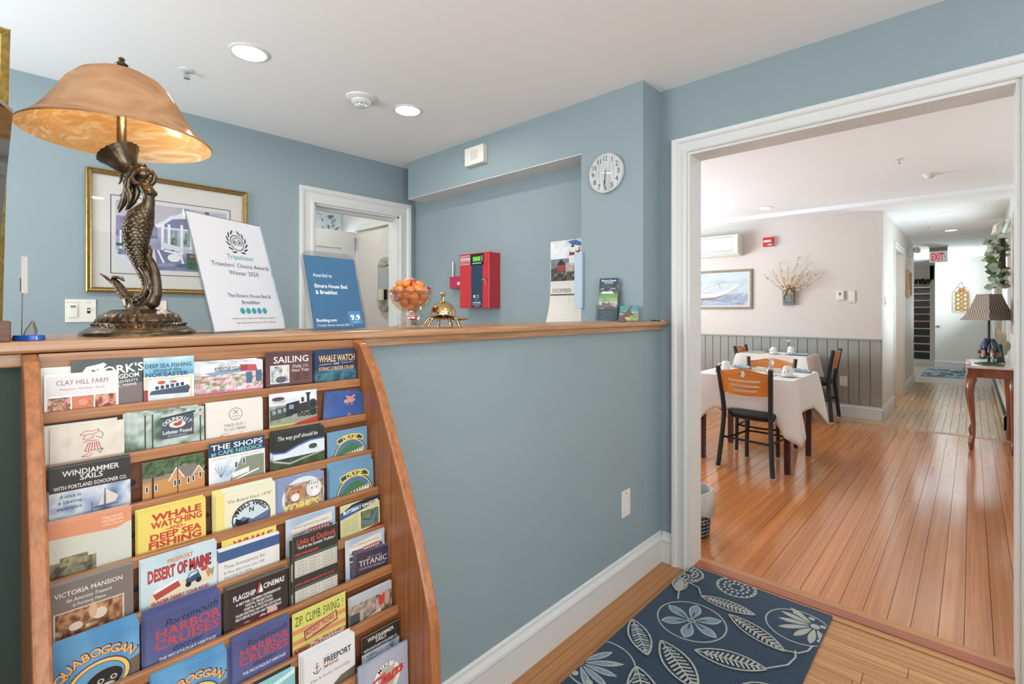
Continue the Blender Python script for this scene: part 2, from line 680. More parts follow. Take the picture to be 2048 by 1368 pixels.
# dining room, hall
shell('wall_dining_far', [(4.775, -0.40, 0, 4.9, 3.7, 2.6)], CREAM)
shell('wall_dining_side', [(0.137, 3.5, 0, 1.1, 3.6, 2.6), (3.7, 3.5, 0, 4.9, 3.6, 2.6), (1.1, 3.5, 0, 3.7, 3.6, 0.75), (1.1, 3.5, 2.25, 3.7, 3.6, 2.6)], CREAM)
shell('wall_hall_left', [(4.9, -0.40, 0, 6.02, -0.28, 2.6), (7.1, -0.40, 0, 9.09, -0.28, 2.6), (6.02, -0.40, 2.14, 7.1, -0.28, 2.6)], HALLW)
shell('wall_right', [(0.137, -1.6, 0, 5.2, -1.47, 2.6), (6.3, -1.6, 0, 10.8, -1.47, 2.6), (11.8, -1.6, 0, 14.9, -1.47, 2.6),
                     (5.2, -1.6, 0, 6.3, -1.47, 0.75), (5.2, -1.6, 2.05, 6.3, -1.47, 2.6), (10.8, -1.6, 0, 11.8, -1.47, 0.8), (10.8, -1.6, 2.15, 11.8, -1.47, 2.6)], HALLW)
shell('wall_hall_end', [(12.55, -1.47, 0, 12.67, -0.548, 2.6)], HALLW)
shell('wall_stair_front', [(14.6, -1.47, 0, 14.7, -0.36, 2.6), (14.6, -0.44, 2.1, 14.7, 2.0, 4.2)], HALLW)
shell('wall_stair_side', [(14.7, -0.44, 0, 18.9, -0.37, 4.2), (14.7, 0.6, 0, 18.9, 0.7, 4.2), (18.8, -0.44, 0, 18.9, 0.7, 4.2)], HALLW)
shell('wall_hall_far_left', [(9.09, 2.0, 0, 14.7, 2.1, 2.6), (9.0, -0.28, 0, 9.09, 2.1, 2.6)], HALLW)
shell('wall_side_room', [(5.0, 1.5, 0, 9.0, 1.6, 2.6), (4.9, -0.28, 0, 5.0, 1.6, 2.6)], mat('warm_side_room_paint', (236, 216, 192), 0.6))
# small room behind the office
BW = mat('warm_white_paint', (228, 223, 218), 0.55, bump=0.03, bscale=150)
shell('wall_back_room', [(0.012, 2.2, 0, 0.13, 3.02, 2.03), (0.06, 2.2, 2.03, 0.13, 3.02, 2.46), (-1.7, 2.2, 0, -1.6, 4.6, 2.46), (-1.7, 4.2, 0, -0.95, 4.3, 2.46), (-0.05, 4.2, 0, 0.3, 4.3, 2.46), (-0.95, 4.2, 0, -0.05, 4.3, 1.0),
                         (-0.95, 4.2, 2.2, -0.05, 4.3, 2.46), (0.13, 2.2, 0, 0.3, 4.3, 2.46)], BW)


# ---- casings, jambs, baseboards
def casing(name, path, prof, to3, m=WHITE):
    mb = MB()
    mb.moulding(path, prof, to3)
    return struct(mb.build(name, m))


CP = [(0.0, 0.0), (0.0, 0.014), (0.006, 0.019), (0.016, 0.019), (0.018, 0.014), (0.046, 0.013), (0.049, 0.019), (0.056, 0.024), (0.068, 0.026), (0.072, 0.024), (0.072, 0.0)]


def flip(p):
    return [(-a, b) for a, b in p]


# wide doorway, lobby face
casing('trim_doorway', [(YL, 0.0), (YL, ZD), (YR, ZD), (YR, 0.0)], [(a, b) for a, b in CP], lambda a, b, p: (-p, a, b))
casing('trim_doorway_dining', [(YL, 0.0), (YL, ZD), (YR, ZD), (YR, 0.0)], [(a, b) for a, b in CP], lambda a, b, p: (0.137 + p, a, b))
shell('trim_jamb', [(-0.001, YL - 0.012, 0, 0.138, YL, ZD - 0.012), (-0.001, YR, 0, 0.138, YR + 0.012, ZD - 0.012), (-0.001, YR, ZD - 0.012, 0.138, YL, ZD)], WHITE)
# office back doorway
CB = [(a * 1.42, b) for a, b in CP]
casing('trim_back_door', [(BX0, 0.0), (BX0, BZ), (BX1, BZ), (BX1, 0.0)], [(-a, b) for a, b in CB], lambda a, b, p: (a, 2.08 - p, b))
shell('trim_back_jamb', [(BX0, 2.079, 0, BX0 + 0.012, 2.201, BZ), (BX1 - 0.012, 2.079, 0, BX1, 2.201, BZ), (BX0, 2.079, BZ - 0.012, BX1, 2.201, BZ),
                         (BX0 + 0.012, 2.13, 0, BX0 + 0.024, 2.165, BZ - 0.012), (BX0 + 0.012, 2.13, BZ - 0.03, BX1 - 0.012, 2.165, BZ - 0.012)], WHITE)
# hall side door casing and open door leaf inside
casing('trim_hall_door', [(6.02, 0.0), (6.02, 2.14), (7.1, 2.14), (7.1, 0.0)], [(-a, b) for a, b in CP], lambda a, b, p: (a, -0.40 - p, b))
shell('trim_hall_jamb', [(6.02, -0.401, 0, 6.035, -0.279, 2.14), (7.085, -0.401, 0, 7.1, -0.279, 2.14), (6.02, -0.401, 2.125, 7.1, -0.279, 2.14)], WHITE)

BBP = [(0.0, 0.0), (0.0, 0.016), (0.105, 0.016), (0.112, 0.020), (0.122, 0.018), (0.136, 0.009), (0.146, 0.008), (0.152, 0.003), (0.152, 0.0)]


def baseboard(name, a, b, n, m=WHITE, hs=1.0):
    """straight run from a to b on the floor, n = room-side normal"""
    mb = MB()
    a, b, n = Vector(a), Vector(b), Vector(n)
    v = []
    for q in (a, b):
        for (z, p) in BBP:
            v.append((q.x + n.x * p, q.y + n.y * p, z * hs))
    k = len(BBP)
    f = [(i, (i + 1) % k, k + (i + 1) % k, k + i) for i in range(k)] + [tuple(range(k)), tuple(range(2 * k - 1, k - 1, -1))]
    mb.add(v, f)
    return struct(mb.build(name, m))


baseboard('baseboard_counter', (-1.70, 0), (0, 0), (0, -1))
baseboard('baseboard_doorway', (0, -0.016), (0, YL + 0.072), (-1, 0))
baseboard('baseboard_doorway_right', (0, YR - 0.072), (0, -2.42), (-1, 0))
baseboard('baseboard_dining_far', (4.775, 3.5), (4.775, -0.416), (-1, 0))
baseboard('baseboard_hall_left', (4.759, -0.40), (5.93, -0.40), (0, -1))
baseboard('baseboard_hall_left_far', (7.19, -0.40), (9.106, -0.40), (0, -1))
baseboard('baseboard_right', (0.16, -1.47), (4.75, -1.47), (0, 1))
baseboard('baseboard_hall_end', (12.55, -1.47), (12.55, -0.54), (-1, 0))
baseboard('baseboard_right_far', (9.2, -1.47), (12.55, -1.47), (0, 1))


# ---- windows (frames, sashes, panes) in the walls behind the photographer and in the hall
PANE = glass_mat('window_pane', (245, 250, 252), 0.93, 0.01)


def window(name, c, w_, h_, axis, bars=(1, 1)):
    """frame and sash bars round an opening; axis = wall normal"""
    mb = MB()
    f = 0.06

    def bx(a0, z0, a1, z1, d):
        if axis == 'x':
            mb.box(c[0] - d, c[1] + a0, c[2] + z0, c[0] + d, c[1] + a1, c[2] + z1)
        else:
            mb.box(c[0] + a0, c[1] - d, c[2] + z0, c[0] + a1, c[1] + d, c[2] + z1)
    W, Hh = w_ / 2, h_ / 2
    bx(-W, -Hh, -W + f, Hh, 0.045); bx(W - f, -Hh, W, Hh, 0.045)
    bx(-W + f, -Hh, W - f, -Hh + f, 0.045); bx(-W + f, Hh - f, W - f, Hh, 0.045)
    for i in range(1, bars[0] + 1):
        a = -W + w_ * i / (bars[0] + 1)
        bx(a - 0.015, -Hh + f, a + 0.015, Hh - f, 0.02)
    for i in range(1, bars[1] + 1):
        z = -Hh + h_ * i / (bars[1] + 1)
        bx(-W + f, z - 0.012, W - f, z + 0.012, 0.018)
    o = struct(mb.build(name, WHITE))
    pm = MB()
    if axis == 'x':
        pm.box(c[0] - 0.003, c[1] - W + f, c[2] - Hh + f, c[0] + 0.003, c[1] + W - f, c[2] + Hh - f)
    else:
        pm.box(c[0] - W + f, c[1] - 0.003, c[2] - Hh + f, c[0] + W - f, c[1] + 0.003, c[2] + Hh - f)
    pm.build('pane', PANE, o)
    return o


window('window_1', (-3.75, -1.9, 1.45), 2.0, 1.5, 'x', (2, 1))  # unseen window, added to light the lobby
window('window_2', (-3.75, 1.1, 1.5), 1.2, 1.3, 'x')  # unseen window, added to light the office
window('window_3', (-2.5, -3.70, 1.45), 1.9, 1.5, 'y', (2, 1))  # out of view, added to give the lobby light from the rear
window('window_4', (2.4, 3.55, 1.5), 2.6, 1.5, 'y', (2, 1))  # on the unseen side wall, added for light inside the dining room
window('window_5', (5.75, -1.52, 1.40), 1.1, 1.3, 'y')
window('window_6', (11.3, -1.52, 1.475), 1.0, 1.35, 'y')
window('window_7', (-0.5, 4.25, 1.6), 0.9, 1.2, 'y')
casing('trim_hall_window', [(5.2, 0.75), (5.2, 2.05), (6.3, 2.05), (6.3, 0.75), (5.2, 0.75)], [(-a, b) for a, b in CP], lambda a, b, p: (a, -1.47 + p, b))

# ---- timber floors: every plank is a piece of its floor
UNIT = MB(); UNIT.box(-0.5, -0.5, -0.5, 0.5, 0.5, 0.5)
UNIT_ME = {}


def plank(parent, x0, y0, x1, y1, m, top=0.0, gap=0.0009, t=0.011):
    if m.name not in UNIT_ME:
        me = UNIT.mesh('plank'); me.materials.append(m); UNIT_ME[m.name] = me
    o = bpy.data.objects.new('plank', UNIT_ME[m.name])
    COL.objects.link(o)
    o.parent = parent
    dz = random.uniform(-0.0001, 0.0)
    o.location = ((x0 + x1) / 2, (y0 + y1) / 2, top - t / 2 + dz)
    o.scale = (x1 - x0 - 2 * gap, y1 - y0 - 2 * gap, t)
    return o


FIR = wood('polished_fir_boards', (178, 104, 56), (206, 136, 80), rough=0.20, rand=0.10, coat=0.5, bump=0.0, unit=(1.6, 6.0, 1.0))
OAKF = wood('pale_maple_boards', (176, 136, 92), (214, 180, 134), rough=0.25, rand=0.10, coat=0.3, bump=0.0, unit=(1.6, 3.0, 1.0))
LOBX = wood('ribbed_fir_border', (148, 92, 48), (196, 140, 86), rough=0.35, rand=0.06, bump=0.06, unit=(1.0, 16.0, 1.0), warp=0.15)
LOBY = wood('lobby_fir_boards', (168, 112, 66), (208, 156, 104), rough=0.35, rand=0.10, bump=0.05, unit=(7.0, 1.4, 1.0), warp=0.6)
GREYP = wood('pale_grey_vinyl_planks', (160, 146, 130), (188, 176, 160), rough=0.4, rand=0.07, bump=0.02, unit=(6.0, 1.5, 1.0))

rnd = random.Random(3)
# dining room boards run away from the doorway
y = -1.47
while y < 3.5:
    wd = rnd.choice((0.083, 0.083, 0.092, 0.076))
    y1 = min(y + wd, 3.5)
    if y < 1.6:
        x = 0.165
        while x < 4.40:
            L = rnd.uniform(1.4, 3.2)
            x1 = x + L
            if 4.40 - x1 < 0.7:
                x1 = 4.40
            plank(floor_d, x, y, x1, y1, FIR, gap=0.0009)
            x = x1
    else:
        plank(floor_d, 0.165, y, 4.40, y1, FIR)
    y = y1
# hall boards: short pale maple, running the same way
y = -1.43
while y < -0.41:
    y1 = min(y + 0.062, -0.40)
    x = 4.50
    while x < 9.02:
        x1 = x + rnd.uniform(0.5, 1.5)
        if 9.02 - x1 < 0.35:
            x1 = 9.02
        plank(floor_h, x, y, x1, y1, OAKF, gap=0.0013)
        x = x1
    y = y1
plank(floor_h, 4.40, -1.47, 4.50, 3.5, LOBY)
plank(floor_h, 9.02, -1.47, 9.13, -0.40, OAKF)
plank(floor_h, 4.50, -1.47, 9.02, -1.43, FIR)
plank(floor_h, 4.50, -0.40, 4.775, 0.1, OAKF); plank(floor_h, 4.50, 0.1, 4.775, 0.9, OAKF); plank(floor_h, 4.50, 0.9, 4.775, 3.5, OAKF)
plank(floor_h, 4.90, -0.40, 9.0, 1.6, OAKF)
# pale floor at the end of the hall
x = 9.13
while x < 14.7:
    x1 = x + 0.18
    plank(floor_e, x, -1.47, x1, -0.2, GREYP)
    plank(floor_e, x, -0.2, x1, 2.0, GREYP)
    x = x1
# threshold in three strips under the doorway
plank(floor, 0.018, YR - 0.05, 0.055, YL + 0.0, LOBY, top=0.004)
TH = wood('reddish_threshold', (150, 84, 60), (176, 108, 80), rough=0.35, bump=0.03, unit=(5.0, 2.0, 1.0))
plank(floor, 0.055, YR - 0.05, 0.118, YL, TH, top=0.008)
plank(floor, 0.118, YR - 0.05, 0.165, YL, LOBY, top=0.005)
# lobby: border boards along the half wall, the rest run across
plank(floor, -3.7, -0.125, 0.018, 0.0, LOBX)
plank(floor, -3.7, -0.23, 0.018, -0.125, LOBX)
x = 0.018
while x > -2.2:
    x1 = x - 0.068
    y = -0.23
    while y > -2.3:
        y1 = y - rnd.uniform(0.5, 1.3)
        plank(floor, x1, y1, x, y, LOBY)
        y = y1
    x = x1
plank(floor, -3.7, -2.6, x, -0.23, LOBY)
plank(floor, -3.7, -3.65, 0.018, -2.9, LOBY)
plank(floor, -3.7, 0.12, -0.18, 2.08, LOBY)

# ---- grey board wainscot on the far dining wall
wd_far = bpy.data.objects['wall_dining_far']
mb = MB(); mb.box(4.752, -0.404, 0.925, 4.775, 3.5, 0.945)
struct(mb.build('trim_wainscot_cap', GREYB, bevel=0.004))
WB = MB()
WB.prism([(-0.5, 0), (-0.5, 0.006), (-0.44, 0.012), (0.44, 0.012), (0.5, 0.006), (0.5, 0)], 0.15, 0.925, 'z')
mew = WB.mesh('wainscot_board'); mew.materials.append(GREYB)
y = -0.40
while y < 2.2:
    wd = 0.108
    o = bpy.data.objects.new('wainscot_board', mew)
    COL.objects.link(o)
    o.parent = wd_far
    o.location = (4.775, y + wd / 2, 0)
    o.rotation_euler = (0, 0, PI / 2)
    o.scale = (wd - 0.004, 1, 1)
    y += wd
mb = MB(); mb.box(4.769, -0.40, 0.15, 4.775, 3.5, 0.925)
mb.build('wainscot_backing', mat('wainscot_gap', (96, 96, 92), 0.8), wd_far)

# ---- entrance door with an oval leaded light (behind the photographer, mirrored in the picture glass)
mb = MB()
n = 48
rim = []
for i in range(n):
    a = 2 * PI * i / n
    c, s_ = math.cos(a), math.sin(a)
    k = min(0.45 / max(abs(c), 1e-6), 1.02 / max(abs(s_), 1e-6))
    rim.append((c * k, s_ * k))
for d in (0.05, 0.09):
    k0 = len(mb.v)
    vs = [(d, -2.95 + a, 1.03 + b) for a, b in rim] + [(d, -2.95 + 0.27 * math.cos(2 * PI * i / n), 1.27 + 0.70 * math.sin(2 * PI * i / n)) for i in range(n)]
    mb.add(vs, [(i, (i + 1) % n, n + (i + 1) % n, n + i) for i in range(n)])
for i in range(n):
    j = (i + 1) % n
    mb.f.append([i, j, 2 * n + j, 2 * n + i]); mb.f.append([n + i, n + j, 3 * n + j, 3 * n + i])
door = struct(mb.build('door_1', WHITE))
mb = MB(); mb.lathe([(0.0, 0.0), (1.0, 0.0)], n, Matrix.Translation((0.07, -2.95, 1.27)) @ Matrix.Rotation(PI / 2, 4, 'Y') @ Matrix.Diagonal((0.70, 0.27, 1, 1)))
mb.build('pane', PANE, door)
LEAD = mat('lead_came', (96, 98, 100), 0.4, 0.7)
mb = MB()
for kx in (0.28, 0.62, 1.0):
    mb.tube([(0.066, -2.95 + 0.27 * kx * math.cos(2 * PI * i / 32), 1.27 + 0.70 * (0.4 + 0.6 * kx) * math.sin(2 * PI * i / 32)) for i in range(33)], 0.005, 6)
for a in (0.5, 1.1, 2.0, 2.6, 3.7, 4.3, 5.1, 5.8):
    mb.tube([(0.066, -2.95 + 0.08 * math.cos(a), 1.27 + 0.4 * math.sin(a)), (0.066, -2.95 + 0.2 * math.cos(a + 0.3), 1.27 + 0.55 * math.sin(a + 0.2)), (0.066, -2.95 + 0.265 * math.cos(a), 1.27 + 0.69 * math.sin(a))], 0.004, 6)
mb.build('leading', LEAD, door)
casing('trim_entrance', [(-2.5, 0.0), (-2.5, 2.06), (-3.4, 2.06), (-3.4, 0.0)], [(a, b) for a, b in CP], lambda a, b, p: (-p, a, b))
# ================================================================== counter and brochure rack
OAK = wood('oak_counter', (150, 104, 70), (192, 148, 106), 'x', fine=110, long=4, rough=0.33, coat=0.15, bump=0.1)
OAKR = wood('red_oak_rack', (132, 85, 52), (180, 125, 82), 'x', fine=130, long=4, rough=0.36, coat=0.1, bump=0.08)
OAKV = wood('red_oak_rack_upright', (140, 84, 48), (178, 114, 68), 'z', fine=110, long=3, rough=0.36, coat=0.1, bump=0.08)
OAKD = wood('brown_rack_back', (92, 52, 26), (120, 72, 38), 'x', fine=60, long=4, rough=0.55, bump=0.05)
CZ = 1.221

t = thing('counter_top', 'long oak reception counter top with rounded front edge and apron strip', 'counter', (-1.5, 0, CZ))
mb = MB()
mb.prism([(-1.7, -0.05), (1.496, -0.05), (1.496, -0.001), (1.319, -0.001), (1.319, 0.25), (-1.7, 0.25)], -0.0195, 0.0, 'z')
mb.build('slab', OAK, t, bevel=0.005)
mb = MB(); mb.box(-1.7, -0.022, -0.043, 1.478, -0.0005, -0.0195)
mb.build('apron', OAK, t, bevel=0.003)

RX0, RX1 = -2.303, -1.743           # inner faces of the rack sides
RY = lambda i: -0.088 - 0.0268 * (i - 1)
RZ = lambda i: 1.108 - 0.0803 * (i - 1)
rack = thing('brochure_rack', 'tall oak brochure rack with slatted tiers fixed below the counter', 'rack', (-2.02, -0.1, 0))
OX, OY = 2.02, 0.1                   # world -> rack local shift
prof = [(-0.0225, 1.2), (-0.05, 1.2), (-0.082, 1.19), (-0.103, 1.165), (-0.134, 1.125), (-0.166, 1.07), (-0.217, 0.968), (-0.274, 0.85), (-0.31, 0.768), (-0.35, 0.66), (-0.36, 0.62), (-0.364, 0.5), (-0.364, 0.0), (-0.0225, 0.0)]
for xa in (RX0 - 0.02, RX1):
    mb = MB()
    pr = [(max(y, -0.2) if xa < -2 and False else y, z) for y, z in prof]
    mb.prism([(y + OY, z) for y, z in pr], xa + OX, xa + OX + (0.02 if xa < -2 else 0.025), 'x')
    mb.build('side_panel', OAKV, rack, bevel=0.004)
for i in range(1, 14):
    y0, z0 = RY(i), RZ(i)
    mb = MB(); mb.box(RX0 + OX, y0 + OY, z0 - 0.0185, RX1 + OX, y0 + 0.0115 + OY, z0)
    mb.build('rail', OAKR, rack, bevel=0.0025)
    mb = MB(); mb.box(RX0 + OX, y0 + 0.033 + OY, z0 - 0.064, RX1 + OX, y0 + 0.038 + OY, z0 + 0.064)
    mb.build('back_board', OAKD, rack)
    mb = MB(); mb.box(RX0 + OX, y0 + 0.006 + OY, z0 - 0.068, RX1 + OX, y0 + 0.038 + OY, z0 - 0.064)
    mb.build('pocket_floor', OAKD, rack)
mb = MB(); mb.box(RX0 + OX, -0.05 + OY, 1.165, RX1 + OX, -0.0225 + OY, 1.2)
mb.build('top_strip', OAKR, rack)
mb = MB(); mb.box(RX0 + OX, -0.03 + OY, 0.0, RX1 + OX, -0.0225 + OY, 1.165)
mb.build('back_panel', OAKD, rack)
BLK = mat('black_screw_cap', (28, 24, 22), 0.5)
for (xc, i) in ((-2.193, 2), (-2.081, 3), (-2.194, 4), (-2.085, 4), (-2.194, 5), (-2.19, 3)):
    mb = MB(); mb.lathe([(0.0045, 0), (0.0045, 0.0025), (0.002, 0.003)], 10, Matrix.Translation((xc + OX, RY(i) + 0.033 + OY, RZ(i) + 0.028)) @ Matrix.Rotation(PI / 2, 4, 'X'))
    mb.build('screw_cap', BLK, rack)

# ------------------------------------------------------------------ leaflets
PAPER = mat('leaflet_paper', (222, 218, 210), 0.55)
SKY = [(90, 140, 200), (150, 185, 220), (215, 228, 238)]
SEA = [(14, 52, 78), (26, 84, 110), (70, 130, 150), (20, 60, 84)]
TREE = [(28, 48, 30), (60, 92, 50), (96, 120, 70), (40, 60, 40)]
FOOD = [(120, 40, 24), (204, 96, 50), (236, 190, 150), (90, 60, 30), (220, 140, 90)]
FLOW = [(60, 110, 60), (220, 130, 150), (246, 220, 226), (110, 140, 90), (200, 70, 90)]
N_LEAF = [0]


def leaflet(row, x0, x1, ztop, draw, label, bg=(230, 228, 222), dy=0.018, copies=0, back=None, lean=2.0, roll=0.0, group=None, edge=None, h=None, name='leaflet', dx=0.0009, dz=0.0008, step=0.0011):
    """one printed leaflet standing in a rack pocket, with its identical fellows behind it"""
    wd = x1 - x0
    ht = h or (ztop - (RZ(row) - 0.0635))
    a = math.radians(lean)
    ytop = RY(row) + dy
    base = (x0, ytop - ht * math.sin(a), ztop - ht * math.cos(a))
    m = mat('leaflet_edge_%d_%d_%d' % (edge or (222, 218, 210)), edge or (222, 218, 210), 0.55)
    mb = MB(); mb.box(0, 0, 0, wd, 0.0008, ht)
    o = mb.build(name, m)
    o.location = base
    o.rotation_euler = (-a, math.radians(roll), 0)
    pg = Page(wd, bg, ht / wd * 100)
    draw(pg, ht / wd * 100)
    pg.build('printed_cover', o, loc=(0, -0.0001, ht))
    tag(o, label, 'leaflet', group)
    for k in range(copies):
        c = copy_tree(o)
        rj = random.Random(row * 100 + k + int(x0 * -1000))
        c.location = (base[0] - dx * (k + 1) + rj.uniform(-0.0008, 0.0008), base[1] + step * (k + 1), base[2] + 1.5 * dz * (k + 1) * rj.uniform(0.5, 1.4))
        c.location.x = max(c.location.x, RX0 + 0.0005)
        c['label'] = back
        c['group'] = group or back
        o['group'] = group or back
    return o


def d_plain(p, h):
    p.rect(3, 3, 97, h, (224, 224, 216))


def d_clay(p, h):
    p.rect(3, 3, 97, 37, (222, 214, 214))
    p.text('CLAY HILL FARM', 50, 19, 8.5, (112, 66, 58), w=70)
    p.text('Restaurant • Weddings • Events', 50, 28, 3.6, (120, 84, 76), w=60)
    p.rect(3, 39, 97, h, (250, 250, 250))
    for k, c in enumerate((FOOD, [(110, 60, 40), (230, 110, 70), (200, 120, 60), (120, 70, 50)], [(180, 60, 44), (240, 170, 130), (140, 40, 30), (90, 50, 36)])):
        u = 4 + k * 31.3
        p.photo(u, 40, u + 29.5, 66, c, 20 + k, 4, 18)
    p.ell(19, 56, 12, 12, (150, 84, 50)); p.photo(11, 48, 27, 64, FOOD, 31, 6, 14)
    p.ell(50, 52, 8, 8, (232, 104, 66)); p.ell(50, 51, 6, 5.5, (240, 140, 96))
    p.rect(2, 66, 98, h, (60, 50, 46))


def d_york(p, h):
    p.rect(0, 46, 100, h, (120, 100, 96))
    p.text('YORK\'S', 66, 27, 15, (236, 238, 236), w=74, bold=0.02, rot=0.09)
    p.text('WILD KINGDOM', 58, 38, 8, (232, 234, 232), w=74, bold=0.02, rot=0.09)
    p.text('ZOO & AMUSEMENTS', 58, 46, 5, (232, 234, 232), w=70, rot=0.09)
    p.text('YORK BEACH, MAINE', 58, 53, 4.6, (232, 234, 232), w=66, rot=0.09)
    p.poly([(14, 22), (20, 12), (34, 9), (44, 6), (48, 10), (44, 14), (46, 22), (40, 22), (38, 17), (28, 17), (26, 23), (20, 23)], (232, 234, 232))


def d_deep(p, h):
    p.photo(0, 0, 100, 44, [(206, 228, 234), (120, 184, 206), (60, 140, 178)], 5, 3, 16, vert=0.7)
    p.text('DEEP SEA FISHING', 49, 24, 9, (30, 60, 120), w=92, bold=0.02)
    p.text('aboard the', 46, 33, 7, (34, 52, 96), w=56, bold=0.012)
    p.text('NOR\'EASTER', 46, 45, 9.5, (28, 66, 124), w=84, bold=0.025)
    p.rect(2, 48, 95, h, (226, 190, 90))
    p.photo(4, 50, 93, h, [(238, 234, 226), (214, 222, 226), (180, 200, 208)], 6, 4, 20)
    p.poly([(10, 86), (16, 74), (86, 68), (92, 74), (88, 88)], (60, 78, 100))
    p.poly([(14, 77), (18, 68), (82, 62), (84, 70)], (244, 244, 244))
    for k in range(6):
        p.rect(22 + k * 10, 67 - k, 29 + k * 10, 75 - k, (40, 56, 80))
    p.ell(34, 59, 8, 4, (214, 70, 44)); p.ell(58, 59, 7, 2.5, (206, 60, 40))
    p.rect(0, 74, 8, h, (170, 46, 40))


def d_rose(p, h):
    p.photo(0, 0, 100, 30, [(196, 206, 214), (232, 230, 232), (150, 160, 176)], 7, 6, 24)
    p.poly([(8, 18), (70, 12), (80, 18), (20, 23)], (120, 160, 184))
    p.poly([(62, 6), (88, 8), (92, 20), (64, 18)], (206, 70, 80))
    p.text('ROSE COVE OGUNQUIT', 42, 16, 7, (60, 34, 40), w=66, bold=0.02, shear=0.15)
    p.photo(0, 22, 100, 52, FLOW, 8, 9, 36)
    p.rect(72, 20, 82, 40, (70, 110, 140)); p.rect(88, 18, 98, 38, (70, 110, 140))
    p.rect(0, 50, 100, h, (226, 92, 150))
    p.text('Shopping', 48, 58, 6, (90, 20, 50), w=26, shear=0.2)


def d_sail(p, h):
    p.photo(0, 0, 100, h, [(84, 50, 56), (112, 70, 66), (196, 130, 80)], 9, 2, 12, vert=0.75)
    p.text('SAILING', 53, 22, 14, (228, 224, 220), w=76, bold=0.012)
    p.rect(8, 27, 48, 66, (230, 226, 220))
    p.photo(10, 29, 46, 64, [(60, 84, 120), (150, 170, 190), (226, 216, 200), (70, 84, 104)], 10, 4, 16)
    p.poly([(32, 30), (44, 30), (42, 46), (34, 48)], (222, 214, 200))
    p.ell(30, 58, 11, 7, (84, 92, 110))
    c = (240, 226, 206)
    p.text('Daily 1½', 73, 34, 6.5, c, w=34); p.text('Hour Trips', 73, 43, 6.5, c, w=38)
    for k, s in enumerate(('9 AM   3 PM', '11 AM   5 PM', '1 PM   7 PM')):
        p.text(s, 73, 50 + k * 5.5, 3.2, (60, 30, 26), w=32, bold=0.02)
    p.text('$55 per person', 75, 68, 5.2, (110, 70, 50), w=46)
    p.rect(0, 70, 100, h, (58, 36, 34)); p.rect(6, 72, 46, h, (70, 130, 160))
    p.text('Private', 74, 79, 6, (180, 190, 200), w=36)


def d_whale(p, h):
    p.rect(0, 0, 100, 44, (28, 52, 92))
    p.photo(0, 42, 100, h, SEA, 11, 6, 22)
    p.text('WHALE WATCH', 52, 24, 15, (244, 186, 108), w=88, bold=0.015)
    p.text('and', 50, 31, 6, (226, 226, 226), shear=0.3)
    p.line([(9, 30), (38, 29)], 0.9, (214, 206, 200)); p.line([(63, 28.5), (92, 27.5)], 0.9, (214, 206, 200))
    p.text('SCENIC LOBSTER CRUISE', 51, 43, 7.5, (240, 180, 106), w=86, bold=0.012)


def d_beige(p, h):
    p.photo(0, 0, 100, h, [(212, 200, 180), (222, 212, 194), (206, 194, 174)], 12, 5, 14)
    r, g = (206, 50, 48), (50, 120, 72)
    p.line([(38, 18), (46, 12), (56, 14), (64, 11), (62, 17), (54, 19), (44, 19), (38, 18)], 1.0, r)
    p.line([(46, 20), (42, 26), (48, 28), (54, 26), (58, 20)], 1.0, r)
    p.line([(64, 14), (70, 20), (68, 28), (60, 24)], 1.0, g)
    p.line([(42, 32), (50, 30), (62, 31)], 1.1, r)
    for k in range(6):
        p.line([(50 + k * 2.6, 33), (45 + k * 4.4, 47)], 1.3, r)
    p.line([(44, 48), (68, 47)], 1.0, r)
    p.line([(52, 49), (46, 54), (40, 56), (50, 57), (56, 52)], 1.0, r)
    p.line([(62, 49), (66, 54), (70, 46), (64, 50)], 1.0, g)


def d_lob(p, h):
    p.photo(0, 0, 100, h, [(60, 90, 70), (150, 170, 150), (196, 208, 206), (90, 110, 80)], 13, 6, 26)
    for u in (14, 24, 93):
        p.rect(u, 4, u + 2, h, (60, 52, 44))
    p.poly([(38, 14), (84, 8), (84, 46), (36, 48)], (66, 78, 94))
    p.poly([(36, 12), (86, 5), (87, 8), (36, 15)], (40, 46, 54))
    p.arc('OGUNQUIT', 60, 34, 20, 6, (222, 220, 210), 150, 30, bold=0.02, rt=16)
    p.ell(60, 25, 12, 6, (222, 216, 206)); p.ell(60, 25, 6, 3, (190, 60, 44)); p.ell(64, 22, 3, 2, (190, 60, 44))
    p.text('Lobster Pound', 60, 40, 6, (226, 222, 212), w=42, bold=0.02)
    p.text('RESTAURANT', 60, 45, 2.6, (200, 200, 196), w=28)
    p.poly([(90, 10), (97, 6), (98, 14), (92, 16)], (214, 170, 170))


def d_take(p, h):
    p.ell(50, 24, 12, 12, (60, 56, 54), ring=0.9)
    p.line([(46, 16), (54, 24)], 1.0, (60, 56, 54)); p.line([(54, 16), (46, 24)], 1.0, (60, 56, 54))
    p.text('JONATHAN\'S', 50, 29, 2.4, (70, 66, 64), w=15); p.text('2021', 50, 33, 2.2, (90, 86, 84))
    p.text('TAKE-OUT /', 48, 47, 5.5, (66, 58, 54), w=38); p.text('TO-GO MENU', 48, 55, 5.5, (66, 58, 54), w=40)
    p.photo(22, 58, 74, 66, [(222, 190, 174), (244, 236, 226), (190, 130, 110)], 14, 3, 12)


